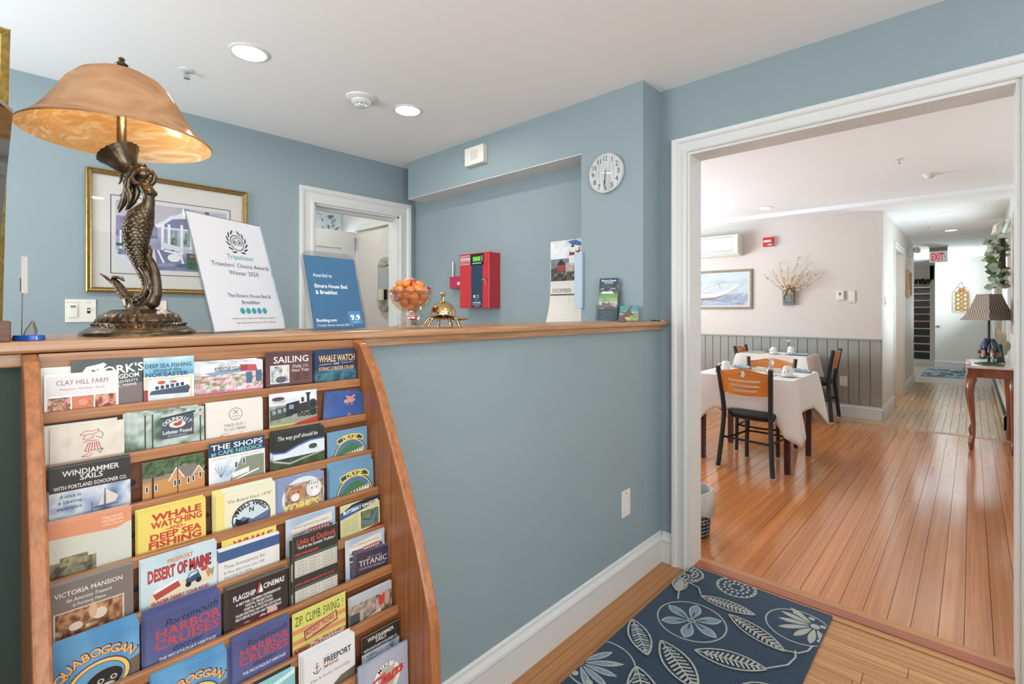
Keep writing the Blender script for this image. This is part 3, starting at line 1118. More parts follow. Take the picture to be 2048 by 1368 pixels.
def d_train(p, h):
    p.photo(0, 0, 100, 34, [(236, 238, 240), (214, 222, 230), (196, 208, 218)], 15, 4, 16)
    p.photo(0, 26, 100, 62, [(110, 130, 96), (160, 170, 150), (84, 100, 78)], 16, 6, 22)
    p.poly([(2, 34), (48, 26), (48, 50), (2, 56)], (66, 82, 74))
    for k in range(4):
        p.rect(6 + k * 11, 35 - k * 1.6, 13 + k * 11, 43 - k * 1.6, (150, 160, 160))
    p.poly([(34, 24), (62, 20), (62, 46), (34, 50)], (40, 46, 50)); p.rect(40, 27, 50, 36, (130, 150, 170))
    p.poly([(58, 28), (92, 22), (94, 42), (58, 46)], (52, 54, 58))
    p.ell(91, 31, 10, 11, (70, 72, 76)); p.ell(91, 31, 7, 8, (40, 42, 46))
    p.rect(78, 6, 84, 24, (44, 44, 48)); p.rect(76, 5, 86, 9, (50, 50, 54)); p.rect(66, 14, 72, 24, (60, 60, 62))
    for k in range(4):
        p.ell(62 + k * 10, 50, 5, 5, (36, 36, 40)); p.ell(62 + k * 10, 50, 2.5, 2.5, (110, 110, 110))
    p.poly([(84, 44), (99, 40), (99, 54), (88, 56)], (46, 46, 50))
    p.poly([(0, 62), (60, 54), (100, 56), (100, 62), (40, 72), (0, 74)], (150, 150, 130))
    p.poly([(0, 64), (60, 66), (100, 56), (100, h), (0, h)], (186, 200, 90))
    p.poly([(50, 68), (100, 57), (100, 66), (60, h)], (196, 50, 50))
    p.ell(18, 12, 13, 4, (90, 70, 70)); p.text('WW & F RAILWAY', 20, 19, 2.6, (170, 60, 60), w=26)


def d_pig(p, h):
    p.photo(0, 0, 100, h, [(38, 76, 152), (52, 96, 176), (70, 120, 196)], 17, 2, 12, vert=0.7)
    c = (206, 140, 132)
    p.ell(55, 19, 13, 6, c); p.ell(42, 21, 5, 4.5, (214, 156, 148)); p.ell(67, 17, 4, 4, c)
    p.poly([(48, 14), (40, 4), (60, 8), (66, 2), (72, 4), (62, 15)], (222, 130, 120))
    for u in (46, 51, 59, 64):
        p.line([(u, 23), (u - 2 + (u % 3) * 2, 31)], 2.2, (190, 124, 116))
    p.rect(54, 28, 55.4, 66, (120, 90, 84)); p.line([(40, 40), (70, 38)], 1.6, (70, 80, 80))
    p.poly([(44, 66), (54, 52), (66, 64)], (190, 120, 110))


def d_wind(p, h):
    p.rect(0, 0, 100, 40, (48, 44, 38))
    p.photo(0, 38, 100, h, [(70, 96, 150), (150, 170, 200), (214, 220, 226), (110, 136, 180)], 18, 4, 22)
    c = (228, 224, 218)
    p.text('WINDJAMMER', 50, 15, 8.5, c, w=70, bold=0.012); p.text('SAILS', 50, 24, 8, c, w=28, bold=0.012)
    p.text('WITH PORTLAND SCHOONER CO.', 50, 35, 6, c, w=90, bold=0.012)
    for k, s in enumerate(('A once in', 'a lifetime', 'experience.')):
        p.text(s, 24, 48 + k * 9, 5.6, (40, 56, 96), w=26 + k * 2, shear=0.3, bold=0.01)
    p.text('Sailing four', 27, 84, 5.6, (40, 56, 96), w=30, shear=0.3, bold=0.01)
    p.poly([(66, 44), (67, 44), (67, 72), (66, 72)], (90, 70, 60))
    p.poly([(68, 46), (84, 60), (80, 68), (68, 70)], (222, 206, 190)); p.poly([(65, 48), (58, 70), (65, 70)], (214, 200, 188))
    p.line([(52, 72), (84, 72)], 1.6, (80, 70, 66)); p.rect(50, 62, 51, 78, (90, 80, 76))


def d_house(p, h):
    p.photo(0, 0, 100, 40, TREE + [(150, 170, 120), (70, 100, 60)], 19, 7, 26)
    p.rect(0, 36, 100, h, (206, 138, 66))
    p.poly([(0, 30), (46, 28), (46, 36), (0, 38)], (150, 126, 106))
    p.poly([(40, 42), (52, 18), (84, 18), (98, 40)], (128, 118, 110))
    p.poly([(42, 42), (54, 20), (66, 40)], (218, 150, 78)); p.line([(40, 43), (53, 19), (66, 41)], 2.0, (230, 222, 214))
    p.poly([(82, 38), (90, 24), (98, 38)], (216, 146, 74)); p.line([(80, 39), (90, 23), (99, 39)], 1.6, (230, 222, 214))
    for u, t_ in ((4, 44), (18, 44), (48, 42), (55, 42), (70, 42), (78, 40), (90, 36)):
        p.rect(u, t_, u + 5, t_ + 12, (240, 236, 230)); p.rect(u + 1, t_ + 1, u + 4, t_ + 11, (52, 56, 64))
    p.rect(14, 4, 17, h, (60, 44, 32)); p.rect(54, 8, 55.5, h, (70, 60, 54))
    p.photo(0, 0, 34, 30, TREE, 23, 6, 14)


def d_shops(p, h):
    p.rect(0, 0, 100, 26, (34, 62, 96))
    p.text('THE SHOPS', 50, 14, 10, (238, 238, 238), w=92, bold=0.015); p.text('at CAPE NEDDICK', 50, 24, 7.5, (130, 214, 210), w=92, bold=0.012)
    p.text('SHOPPING • DINING • ENTERTAINMENT', 50, 32, 2.6, (150, 150, 150), w=86)
    p.photo(2, 35, 98, h, [(120, 160, 200), (190, 210, 226), (236, 236, 236)], 24, 4, 18)
    p.poly([(36, 72), (56, 36), (98, 36), (98, h), (36, h)], (132, 140, 116)); p.line([(34, 74), (56, 36)], 2.2, (214, 216, 210))
    for u in (44, 58):
        p.rect(u, 42 - (u - 44) * 0.3, u + 6, 54 - (u - 44) * 0.3, (228, 230, 230)); p.rect(u + 1, 43 - (u - 44) * 0.3, u + 5, 53 - (u - 44) * 0.3, (70, 90, 130))
    p.poly([(40, 62), (70, 56), (70, 66), (40, 72)], (232, 232, 228)); p.line([(30, 80), (88, 64)], 3.0, (236, 236, 232))
    for k in range(5):
        p.line([(20, 66), (10 + k * 6, 46)], 0.7, (96, 84, 74))


def d_golf(p, h):
    p.rect(0, 0, 100, h, (46, 48, 46))
    p.poly([(0, 36), (20, 38), (46, 28), (70, 22), (100, 22), (100, h), (0, h)], (70, 112, 176))
    p.poly([(0, 39), (22, 41), (48, 31), (72, 25), (100, 25), (100, h), (0, h)], (214, 226, 236))
    p.photo(0, 50, 100, h, [(40, 54, 36), (74, 92, 58), (54, 66, 44)], 25, 8, 26)
    p.poly([(0, 50), (30, 60), (60, 54), (100, 48), (100, 50), (60, 57), (30, 63), (0, 54)], (160, 176, 170))
    p.text('The way golf should be', 47, 15, 8, (236, 236, 236), w=78, shear=0.35)
    p.ell(76, 37, 12, 7, (236, 238, 240)); p.ell(76, 36, 9, 5, (60, 84, 70)); p.text('CAPE NEDDICK', 76, 42, 2.6, (40, 60, 90), w=20)


def d_cruise(p, h):
    p.rect(0, 0, 100, h, (98, 150, 186))
    p.ell(56, 62, 42, 42, (44, 66, 60)); p.ell(56, 62, 40, 40, (240, 214, 84)); p.ell(56, 62, 38, 38, (80, 116, 160))
    p.poly([(20, 58), (34, 44), (50, 36), (60, 32), (74, 40), (92, 54), (92, 66), (20, 66)], (64, 124, 76))
    p.poly([(22, 20), (40, 13), (60, 11), (82, 14), (90, 22), (88, 30), (70, 24), (44, 25), (26, 32)], (240, 214, 84))
    p.poly([(24, 21), (41, 15), (60, 13), (80, 16), (87, 22), (86, 27), (70, 22), (44, 23), (27, 29)], (52, 74, 84))
    p.arc('CRUISE', 57, 52, 31, 9, (240, 214, 84), 122, 62, bold=0.03)
    p.poly([(24, 58), (88, 46), (90, 58), (28, 68)], (232, 228, 206))
    for k in range(9):
        p.rect(30 + k * 6.5, 56 - k * 1.1, 33 + k * 6.5, 60 - k * 1.1, (90, 100, 90))
    p.poly([(14, 68), (92, 56), (94, 66), (14, 78)], (34, 46, 66))
    p.text('M/S MOUNT WASHINGTON', 53, 69.5, 5, (240, 240, 236), w=74, bold=0.02, rot=0.12)


def d_mus(p, h):
    p.rect(0, 0, 100, h, (204, 206, 190))
    p.poly([(0, 0), (100, 0), (100, 20), (92, 22), (82, 27), (0, 22)], (228, 140, 96))
    c = (246, 214, 190)
    p.text('Ogunquit', 76, 9, 4.6, c, w=26); p.text('MUSEUM', 76, 15, 4.2, c, w=26); p.text('of American Art', 77, 20, 3.4, c, w=26)
    p.photo(0, 58, 56, h, [(90, 84, 62), (150, 142, 108), (60, 60, 48), (176, 166, 130)], 26, 5, 18)
    p.photo(14, 52, 46, 66, [(110, 100, 70), (168, 156, 116), (70, 64, 50)], 27, 4, 12)


def d_wy(p, h):
    p.rect(0, 0, 100, h, (234, 206, 84))
    r = (208, 62, 48)
    p.text('WHALE', 56, 18, 11, r, w=74, bold=0.045); p.text('WATCHING', 56, 31, 10.5, r, w=76, bold=0.04)
    p.text('~AND~', 54, 39, 6, r, w=30, bold=0.03); p.text('DEEP SEA', 55, 51, 10.5, r, w=76, bold=0.04); p.text('FISHING', 54, 64, 11, r, w=78, bold=0.045)


def d_wheels(p, h):
    p.rect(0, 0, 100, h, (230, 222, 190)); p.rect(0, 0, 14, h, (236, 214, 110))
    p.text('"On Board Since 1974"', 56, 19, 5.4, (60, 56, 50), w=76, shear=0.25)
    p.ell(58, 52, 33, 30, (40, 44, 46)); p.ell(58, 52, 31, 28, (196, 214, 220))
    p.poly([(28, 56), (44, 48), (60, 56), (90, 46), (88, 62), (70, 80), (40, 78), (28, 66)], (90, 110, 150))
    p.arc('WHEELS', 58, 58, 27, 8, (34, 36, 38), 150, 95, bold=0.03); p.text('N', 58, 42, 8, (34, 36, 38), bold=0.03)
    p.arc('WAVES', 58, 58, 27, 8, (34, 36, 38), 82, 32, bold=0.03)
    p.poly([(32, 48), (44, 56), (54, 52), (52, 62), (40, 66), (30, 58)], (40, 42, 44))


def d_tig(p, h):
    p.rect(0, 0, 100, h, (126, 146, 190))
    p.ell(54, 44, 46, 42, (214, 220, 228)); p.photo(14, 14, 98, 72, [(150, 110, 90), (196, 170, 150), (120, 90, 76), (206, 190, 180)], 28, 7, 30)
    p.ell(40, 34, 17, 16, (188, 126, 78)); p.ell(36, 42, 9, 8, (236, 226, 214)); p.ell(77, 32, 17, 18, (222, 220, 220)); p.ell(80, 42, 8, 7, (240, 238, 236))
    for k in range(5):
        p.line([(30 + k * 5, 20), (31 + k * 4.4, 26)], 1.2, (50, 36, 30)); p.line([(66 + k * 5, 18), (67 + k * 4.6, 24)], 1.2, (70, 70, 76))
    for u, t_ in ((33, 33), (43, 32), (72, 31), (83, 31)):
        p.ell(u, t_, 1.6, 1.3, (30, 26, 24))
    p.text('YORK\'S', 48, 70, 16, (236, 206, 84), w=78, bold=0.05, shear=0.15)


def d_vic(p, h):
    p.rect(0, 0, 100, h, (122, 112, 104))
    c = (232, 228, 222)
    p.text('VICTORIA MANSION', 46, 20, 6.8, c, w=80, bold=0.008)
    p.text('An American Treasure', 46, 30, 5.4, c, w=54, shear=0.3); p.text('in Portland, Maine', 46, 38, 4.6, c, w=38)
    p.rect(5, 42, 88, h, (206, 190, 170))
    p.photo(7, 44, 86, h, [(60, 34, 22), (140, 84, 50), (206, 150, 100), (96, 50, 32), (226, 190, 150)], 29, 7, 30)
    p.ell(58, 60, 9, 8, (226, 200, 176)); p.ell(50, 52, 5, 12, (214, 170, 130)); p.ell(30, 68, 8, 6, (220, 200, 184))


def d_des(p, h):
    p.photo(0, 0, 100, h, [(150, 190, 206), (206, 224, 228), (176, 206, 216)], 30, 3, 14, vert=0.4)
    p.text('FREEPORT', 50, 12, 6.2, (226, 120, 50), w=34, bold=0.03, rot=0.03)
    p.text('DESERT OF MAINE', 50, 33, 17, (70, 40, 60), w=84, bold=0.05); p.text('DESERT OF MAINE', 49.4, 32.4, 16, (212, 56, 54), w=82, bold=0.03)
    p.poly([(8, 54), (30, 46), (90, 42), (94, 58), (60, 62), (10, 66)], (226, 210, 170))
    p.poly([(14, 52), (46, 42), (50, 52), (18, 62)], (190, 70, 60)); p.poly([(16, 48), (46, 39), (46, 43), (16, 52)], (240, 236, 230))
    p.poly([(56, 46), (74, 40), (78, 50), (58, 54)], (52, 84, 130)); p.ell(60, 54, 4, 4, (40, 36, 36)); p.ell(74, 52, 4, 4, (40, 36, 36))
    p.line([(58, 46), (62, 38), (72, 36), (74, 42)], 1.2, (50, 46, 46)); p.ell(82, 37, 5, 4, (206, 60, 60))
    p.poly([(84, 44), (88, 38), (92, 42), (96, 38), (95, 48), (93, 54), (91, 48), (88, 54)], (176, 140, 96))
    p.text('GLACIER DESERT TOUR RIDES', 50, 68, 5, (190, 40, 40), w=76, bold=0.03)


def d_time(p, h):
    p.rect(0, 3, 100, 21, (56, 92, 146))
    c = (90, 90, 96)
    p.text('Time Innovations Inc.', 42, 34, 6.5, c, w=68, shear=0.1); p.text('36 West 44th Street, Suite 1208', 40, 43, 4.6, c, w=66, shear=0.1)
    p.text('New York, NY 10036', 30, 51, 4.6, c, w=44, shear=0.1); p.text('Watch repairs and an After-Sales Service', 44, 61, 3.6, c, w=70)


def d_boat(p, h):
    p.photo(0, 0, 100, h, [(180, 196, 214), (150, 176, 204), (206, 216, 226)], 32, 2, 10)
    p.poly([(10, 16), (60, 9), (92, 8), (92, 24), (10, 30)], (226, 214, 196))
    p.text('Narrated Sightseeing Tours Aboard...', 50, 20, 4.6, (120, 70, 60), w=76, shear=0.2)
    p.photo(10, 30, 94, h, [(90, 96, 104), (190, 196, 200), (120, 70, 70), (60, 70, 84)], 33, 8, 28)
    p.rect(44, 27, 88, 35, (170, 46, 48))
    for k in range(7):
        p.rect(46 + k * 6, 29, 49.5 + k * 6, 33, (222, 222, 222))
    for k in range(11):
        p.rect(12 + k * 7.4, 40, 16 + k * 7.4, 47, (60, 66, 76))
    p.rect(10, 37, 94, 39, (232, 232, 232)); p.rect(10, 49, 94, 51, (232, 232, 232)); p.rect(22, 54, 92, 60, (226, 226, 228))


def d_but(p, h):
    p.rect(0, 0, 100, h, (206, 200, 140))
    p.poly([(0, 18), (30, 4), (60, 0), (100, 0), (100, 12), (50, 22), (0, 30)], (40, 40, 44)); p.poly([(0, 20), (30, 8), (56, 6), (40, 24), (0, 32)], (44, 96, 160))
    p.text('BUTTERFLY KINGDOM', 52, 18, 7.5, (236, 240, 244), w=88, bold=0.03, rot=0.09)
    p.rect(48, 24, 99, 68, (236, 226, 190)); p.photo(50, 26, 97, 66, [(60, 84, 50), (120, 140, 90), (80, 100, 70)], 34, 5, 16)
    p.poly([(54, 44), (72, 48), (92, 26), (86, 54), (72, 58), (58, 56)], (90, 116, 160)); p.line([(54, 44), (72, 50), (92, 26)], 1.4, (30, 34, 44))
    for k in range(6):
        p.text('butterflies from many lands', 24, 38 + k * 5, 2.4, (130, 120, 80), w=34)
    p.rect(0, 72, 100, h, (70, 110, 60)); p.poly([(40, 72), (100, 64), (100, h), (30, h)], (176, 50, 46)); p.text('ANIMAL FEEDING', 54, 80, 7, (240, 236, 220), w=70, bold=0.03, rot=0.06)


def d_aqua(p, h):
    p.photo(0, 0, 100, h, [(56, 130, 190), (84, 156, 210), (120, 184, 222)], 35, 3, 14)
    p.poly([(50, 60), (100, 44), (100, h), (50, h)], (110, 96, 80))
    p.ell(52, 60, 38, 30, (70, 60, 120), rot=0.15); p.ell(52, 60, 36, 28, (240, 196, 84), rot=0.15); p.ell(52, 60, 31, 24, (70, 60, 110), rot=0.15)
    p.ell(52, 60, 30, 23, (96, 160, 200), rot=0.15)
    p.ell(58, 62, 22, 15, (36, 36, 40), rot=0.2); p.ell(66, 66, 7, 5, (60, 60, 64)); p.ell(69, 62, 4, 3.4, (214, 200, 180)); p.ell(54, 62, 4, 3.4, (214, 200, 180))
    p.ell(69, 62, 2.4, 2, (30, 30, 30)); p.ell(54, 62, 2.4, 2, (30, 30, 30)); p.ell(62, 70, 8, 3, (220, 214, 206))
    p.arc('AQUABOGGAN', 52, 70, 49, 12.5, (74, 40, 60), 158, 40, bold=0.05, rt=46); p.arc('AQUABOGGAN', 51.5, 70, 49, 11.5, (244, 176, 90), 158, 40, bold=0.025, rt=46)


def d_harb(p, h):
    p.photo(0, 0, 100, h, [(66, 72, 128), (84, 92, 150), (150, 166, 200)], 36, 2, 12, vert=0.6)
    p.text('Portsmouth', 60, 18, 11, (30, 32, 50), w=72, shear=0.35, rot=0.07)
    p.text('HARBOR', 56, 34, 14, (216, 60, 58), w=86, bold=0.012); p.text('CRUISES', 54, 50, 14, (216, 60, 58), w=86, bold=0.012)
    p.text('discover', 54, 59, 9, (30, 32, 50), w=40, shear=0.35)
    p.text('THE PISCATAQUA\'S HERITAGE', 54, 67, 5, (230, 232, 238), w=76, bold=0.01)


def d_flag(p, h):
    p.photo(0, 0, 100, h, [(48, 42, 40), (60, 48, 46), (120, 36, 40)], 37, 2, 12, vert=0.8)
    p.text('FLAGSHIP', 27, 24, 9, (226, 228, 236), w=36, bold=0.02); p.text('CINEMAS', 76, 20, 9, (226, 228, 236), w=36, bold=0.02, shear=0.1)
    p.poly([(46, 24), (52, 6), (58, 22)], (214, 70, 60)); p.poly([(50, 24), (54, 10), (57, 24)], (240, 240, 240))
    c = (232, 230, 228)
    for k, (s, wd) in enumerate((('A BETTER CINEMA EXPERIENCE!', 74), ('DIGITAL PROJECTION', 44), ('DIGITAL & TRUE SOUND', 48), ('PLUSH SEATING with EXTRA LEG ROOM', 74), ('SELF-SERVE SODAS with FREE REFILLS', 76))):
        p.text(s, 50, 33 + k * 6.3, 4.2, c, w=wd, bold=0.02)
    p.ell(72, 64, 9, 9, (214, 166, 150)); p.ell(56, 69, 7, 7, (200, 150, 136)); p.ell(30, 72, 8, 8, (196, 150, 140)); p.photo(8, 66, 92, h, [(110, 30, 36), (150, 60, 60), (90, 30, 36)], 38, 4, 14)


def d_links(p, h):
    p.rect(0, 0, 100, h, (48, 54, 50))
    r = (222, 62, 54)
    p.text('Links at Outlook', 52, 20, 12, r, w=86, bold=0.02); p.text('"Golf in the Scottish Tradition"', 52, 29, 6.2, (226, 222, 214), w=84, bold=0.012)
    for k, s in ((0, 'OPEN THROUGH MAY'), (1, 'JUNE & AFTER LABOR DAY TO CLOSE'), (2, 'IN SEASON')):
        t0 = 36 + k * 62
        if t0 > h - 4:
            continue
        p.text(s, 4, t0 + 6, 5.2, r, 'L', w=(52, 86, 26)[k], bold=0.03)
        p.rect(4, t0 + 9, 98, min(t0 + 50, h), (70, 96, 84)); p.rect(4, t0 + 15, 98, min(t0 + 50, h), (206, 200, 186))
        for j in range(5):
            if t0 + 22 + j * 6.5 < h:
                p.line([(4, t0 + 22 + j * 6.5), (98, t0 + 22 + j * 6.5)], 0.5, (130, 126, 116))
                for u in (16, 42, 72, 90):
                    p.text('9 holes $32', u, t0 + 20.5 + j * 6.5, 2.6, (90, 86, 80), w=16)
        for u in (28, 56, 84):
            p.line([(u, t0 + 9), (u, min(t0 + 50, h))], 0.5, (130, 126, 116))


def d_titan(p, h):
    p.photo(0, 0, 100, h, [(60, 50, 60), (74, 62, 80), (50, 54, 90)], 39, 2, 10)
    p.text('SEE IT FIRST', 56, 20, 4, (190, 184, 176), w=44); p.text('TITANIC', 52, 36, 14, (206, 200, 196), w=84, bold=0.01); p.text('THE ARTIFACT EXHIBITION', 50, 45, 4.6, (196, 190, 184), w=78)


def d_zip(p, h):
    p.rect(0, 0, 100, h, (206, 206, 84))
    for t0 in (30, 48, 70):
        p.rect(0, t0, 100, t0 + 8, (226, 130, 96))
    p.text('ZIP. CLIMB. SWING. !', 50, 24, 16, (50, 52, 40), w=90, bold=0.0)
    p.poly([(20, 38), (82, 26), (84, 44), (22, 56)], (110, 66, 44)); p.poly([(22, 40), (80, 28), (82, 42), (24, 54)], (214, 170, 120))
    p.text('MONKEY TRUNKS', 51, 43, 8, (206, 60, 40), w=54, bold=0.03, rot=0.19); p.text('Adventure Park', 53, 50, 5, (60, 40, 30), w=36, rot=0.19)
    p.rect(0, 62, 100, h, (226, 120, 96))
    p.text('NEW', 16, 76, 11, (60, 50, 46), w=24, bold=0.01); p.text('ZipTrekking!', 62, 73, 10, (246, 244, 240), w=66, bold=0.035)


def d_summ(p, h):
    p.rect(0, 0, 100, 20, (170, 180, 190))
    p.photo(0, 16, 100, h, [(120, 104, 90), (190, 170, 150), (90, 70, 60), (200, 140, 110)], 41, 8, 30)
    p.ell(74, 28, 8, 14, (196, 66, 56)); p.ell(74, 16, 4, 5, (206, 160, 136)); p.ell(88, 30, 6, 16, (190, 150, 120)); p.rect(0, 34, 22, 60, (70, 70, 74))
    p.poly([(30, 56), (72, 46), (72, 54), (30, 66)], (214, 196, 170)); p.text('Summertime', 50, 57, 5, (80, 60, 50), w=34, shear=0.2, rot=0.14)


def d_cyan(p, h):
    p.rect(0, 0, 100, h, (120, 196, 206)); p.poly([(0, 20), (100, 0), (100, 12), (0, 34)], (206, 232, 232))


def d_dark(p, h):
    p.rect(0, 0, 100, h, (50, 54, 50)); p.text('GUIDE', 40, 20, 8, (220, 214, 190), w=50)


def d_free(p, h):
    p.rect(0, 0, 100, h, (222, 222, 222))
    p.line([(36, 16), (36, 40)], 0.6, (120, 120, 124))
    c = (60, 66, 76)
    p.line([(24, 26), (24, 38)], 1.6, c); p.ell(24, 23, 2.4, 2.4, c, ring=0.9); p.line([(20, 28), (28, 28)], 1.4, c); p.line([(17, 33), (19, 37), (24, 39), (29, 37), (31, 33)], 1.5, c)
    p.text('VISIT', 48, 18, 3.2, (150, 150, 154), 'C', w=14); p.text('FREEPORT', 65, 29, 10, c, w=54, bold=0.035); p.text('MAINE', 52, 37, 5.5, (196, 84, 66), w=28, bold=0.02)
    p.text('Map & Guide 2025/2026', 50, 52, 5, (110, 112, 118), w=76, shear=0.1)
    p.poly([(40, 84), (70, 66), (100, 62), (100, h), (34, h)], (110, 100, 80))


def d_clam(p, h):
    p.photo(0, 0, 100, h, [(150, 158, 182), (170, 176, 196), (160, 166, 186)], 43, 2, 10)
    p.ell(56, 44, 28, 28, (90, 90, 94)); p.ell(56, 44, 27.3, 27.3, (236, 232, 224)); p.ell(56, 44, 19, 19, (176, 174, 158))
    p.arc("MIKE'S", 56, 44, 19.5, 7, (40, 40, 44), 138, 42, bold=0.01); p.arc('SHACK', 56, 44, 26.5, 7, (40, 40, 44), 232, 312, bold=0.01, inside=True)
    p.text('Clam', 56, 50, 17, (120, 30, 30), w=68, bold=0.05, shear=0.3, rot=0.14); p.text('Clam', 56, 49.5, 16.5, (226, 60, 56), w=66, bold=0.03, shear=0.3, rot=0.14)
    p.line([(26, 56), (40, 57), (70, 50), (90, 42)], 2.6, (226, 60, 56))


L = leaflet
# row 1
L(1, -2.3015, -2.215, 1.178, d_plain, 'plain off-white sheet at the back of the top left pocket', dy=0.0255)
L(1, -2.298, -2.203, 1.166, d_clay, 'pale restaurant leaflet with three food photos, foremost in the top left pocket', bg=(244, 243, 242), dy=0.018, copies=1, back='second pale food leaflet tucked right behind its twin, top left pocket')
L(1, -2.265, -2.168, 1.187, d_york, 'dark green leaflet with white bear outline, standing behind the pale food leaflet', bg=(56, 66, 62), dy=0.022, edge=(90, 96, 92))
L(1, -2.167, -2.088, 1.185, d_deep, 'light blue fishing-trip leaflet with a white boat in the top row', dy=0.019)
L(1, -2.08, -1.962, 1.169, d_rose, 'pink-banded leaflet full of flower tubs, front one of its fan in the top row', dy=0.018, copies=5, back='pink-banded flower leaflet fanned out behind its front copy', dx=0.0035, dz=0.0006, group='pink flower leaflets in the top row')
L(1, -1.955, -1.855, 1.180, d_sail, 'maroon sailing leaflet with small boat photo and trip times in the top row', dy=0.018, bg=(92, 58, 60), copies=1, back='second maroon sailing leaflet just behind its twin', edge=(120, 90, 84))
L(1, -1.848, -1.746, 1.177, d_whale, 'navy leaflet with orange lettering above dark sea, front of the top right stack', dy=0.018, bg=(28, 52, 92), copies=6, back='navy leaflet with orange lettering hidden behind the front one of the top right stack', group='navy sea-trip leaflets, top right pocket', edge=(70, 92, 120), dz=0.0004, dx=0.0004)
# row 2
L(2, -2.3015, -2.208, 1.088, d_plain, 'grey-beige blank sheet behind the beige menu in the second row', bg=(206, 200, 188), dy=0.0225)
L(2, -2.293, -2.199, 1.084, d_beige, 'beige menu with a small red and green line drawing in the second row', bg=(216, 206, 188), dy=0.0185)
L(2, -2.186, -2.078, 1.090, d_lob, 'leaflet showing a dark blue hanging sign among pine trees, front one of its fan', dy=0.018, copies=5, back='pine tree leaflet fanned out behind the front one with the hanging sign', dx=0.0028, dz=0.0005, group='pine tree leaflets in the second row')
L(2, -2.074, -1.972, 1.091, d_take, 'cream take-out menu with a round fork emblem in the second row', bg=(226, 220, 208), dy=0.018, copies=2, back='cream menu sheet behind the take-out menu with round emblem', dx=0.001)
L(2, -1.959, -1.857, 1.097, d_train, 'leaflet with an old black steam locomotive in the second row', dy=0.019)
L(2, -1.829, -1.747, 1.080, d_pig, 'deep blue leaflet with a winged weathervane figure, front of the leaning stack', dy=0.018, bg=(48, 90, 170), copies=6, back='deep blue leaflet leaning behind the front one of the second-row right stack', lean=2, roll=4, dx=0.0024, dz=0.0008, group='deep blue leaflets, second row right', edge=(196, 196, 200))
# row 3
L(3, -2.296, -2.195, 1.025, d_wind, 'large black-headed leaflet with white sails under clouds at the left of row three', dy=0.018, bg=(60, 56, 50), copies=4, back='black-headed sailing leaflet behind the large front one at the left of row three', group='large sailing leaflets, left of row three', dx=0.0004)
L(3, -2.178, -2.084, 1.008, d_house, 'postcard-like leaflet painted with an orange gabled house under trees', dy=0.021)
L(3, -2.078, -1.978, 1.0215, d_shops, 'white leaflet with navy heading band and a grey-green barn in row three', dy=0.018)
L(3, -1.961, -1.853, 1.019, d_golf, 'black-topped golf leaflet with white script and hills, front one of its pocket', dy=0.018, copies=4, back='black-topped golf leaflet standing behind its front copy', dx=0.0016, group='black golf leaflets in row three', edge=(110, 112, 110))
L(3, -1.846, -1.748, 1.000, d_cruise, 'sky blue leaflet with yellow-rimmed ship badge at the right of row three', dy=0.018, bg=(98, 150, 186), copies=1, back='second sky blue ship badge leaflet close behind in row three', edge=(120, 160, 186))
# row 4
L(4, -2.3, -2.198, 0.9465, d_mus, 'leaflet with orange top over pale green field at the left of row four', dy=0.0185, copies=4, back='orange and pale green leaflet behind the front one at the left of row four', group='orange and pale green leaflets, left of row four', dx=0.0006)
L(4, -2.190, -2.090, 0.9315, d_wy, 'yellow leaflet with bold red whale and fishing lettering in row four', dy=0.018, bg=(234, 206, 84), copies=5, back='yellow red-lettered leaflet behind the front one in row four', group='yellow fishing leaflets in row four', edge=(206, 190, 130), dx=0.0004)
L(4, -2.074, -1.968, 0.930, d_wheels, 'pale yellow leaflet with a round black and white moose-like badge in row four', dy=0.018, bg=(230, 222, 190), copies=6, back='pale yellow leaflet with blue edge behind the badge leaflet in row four', group='pale yellow badge leaflets in row four', edge=(190, 212, 206), dx=0.0007)
L(4, -1.963, -1.867, 0.929, d_tig, 'leaflet with an orange tiger and a white tiger in row four', dy=0.018, copies=4, back='tiger leaflet standing behind its front copy in row four', dx=0.0022, group='tiger leaflets in row four', edge=(150, 160, 184))
L(4, -1.855, -1.748, 0.925, d_cruise, 'sky blue leaflet with yellow-rimmed ship badge at the right of row four', dy=0.018, bg=(98, 150, 186), copies=6, back='sky blue ship badge leaflet behind the front one of row four', group='ship badge leaflets in row four', edge=(130, 150, 170), dz=0.0012, dx=0.0003)
# row 5
L(5, -2.3, -2.200, 0.864, d_vic, 'taupe leaflet with white title over a carved interior, left of row five', dy=0.0185, bg=(122, 112, 104), copies=4, back='taupe mansion leaflet behind the front one at the left of row five', group='taupe leaflets, left of row five', dx=0.0004)
L(5, -2.190, -2.080, 0.8595, d_des, 'light blue cartoon leaflet with red desert lettering and jeep in row five', dy=0.018, copies=4, back='light blue cartoon desert leaflet behind the front one in row five', group='cartoon desert leaflets in row five', dx=0.0006)
L(5, -2.077, -1.971, 0.8395, d_time, 'white leaflet with a blue stripe and an address in row five', dy=0.0175, bg=(222, 220, 216), copies=2, back='white blue-striped address leaflet behind the front one in row five', group='blue-striped address leaflets')
L(5, -2.070, -1.974, 0.8525, d_wy, 'yellow leaflet with red lettering peeping out behind the address leaflet', dy=0.0245, bg=(234, 206, 84))
L(5, -1.956, -1.854, 0.8545, d_boat, 'pale blue tour boat leaflet in row five, half covered by the black card', dy=0.0205, copies=2, back='pale blue tour boat leaflet behind the front one in row five', group='tour boat leaflets in row five')
L(5, -1.844, -1.748, 0.852, d_but, 'yellow-green leaflet with a blue butterfly at the right of row five', dy=0.018)
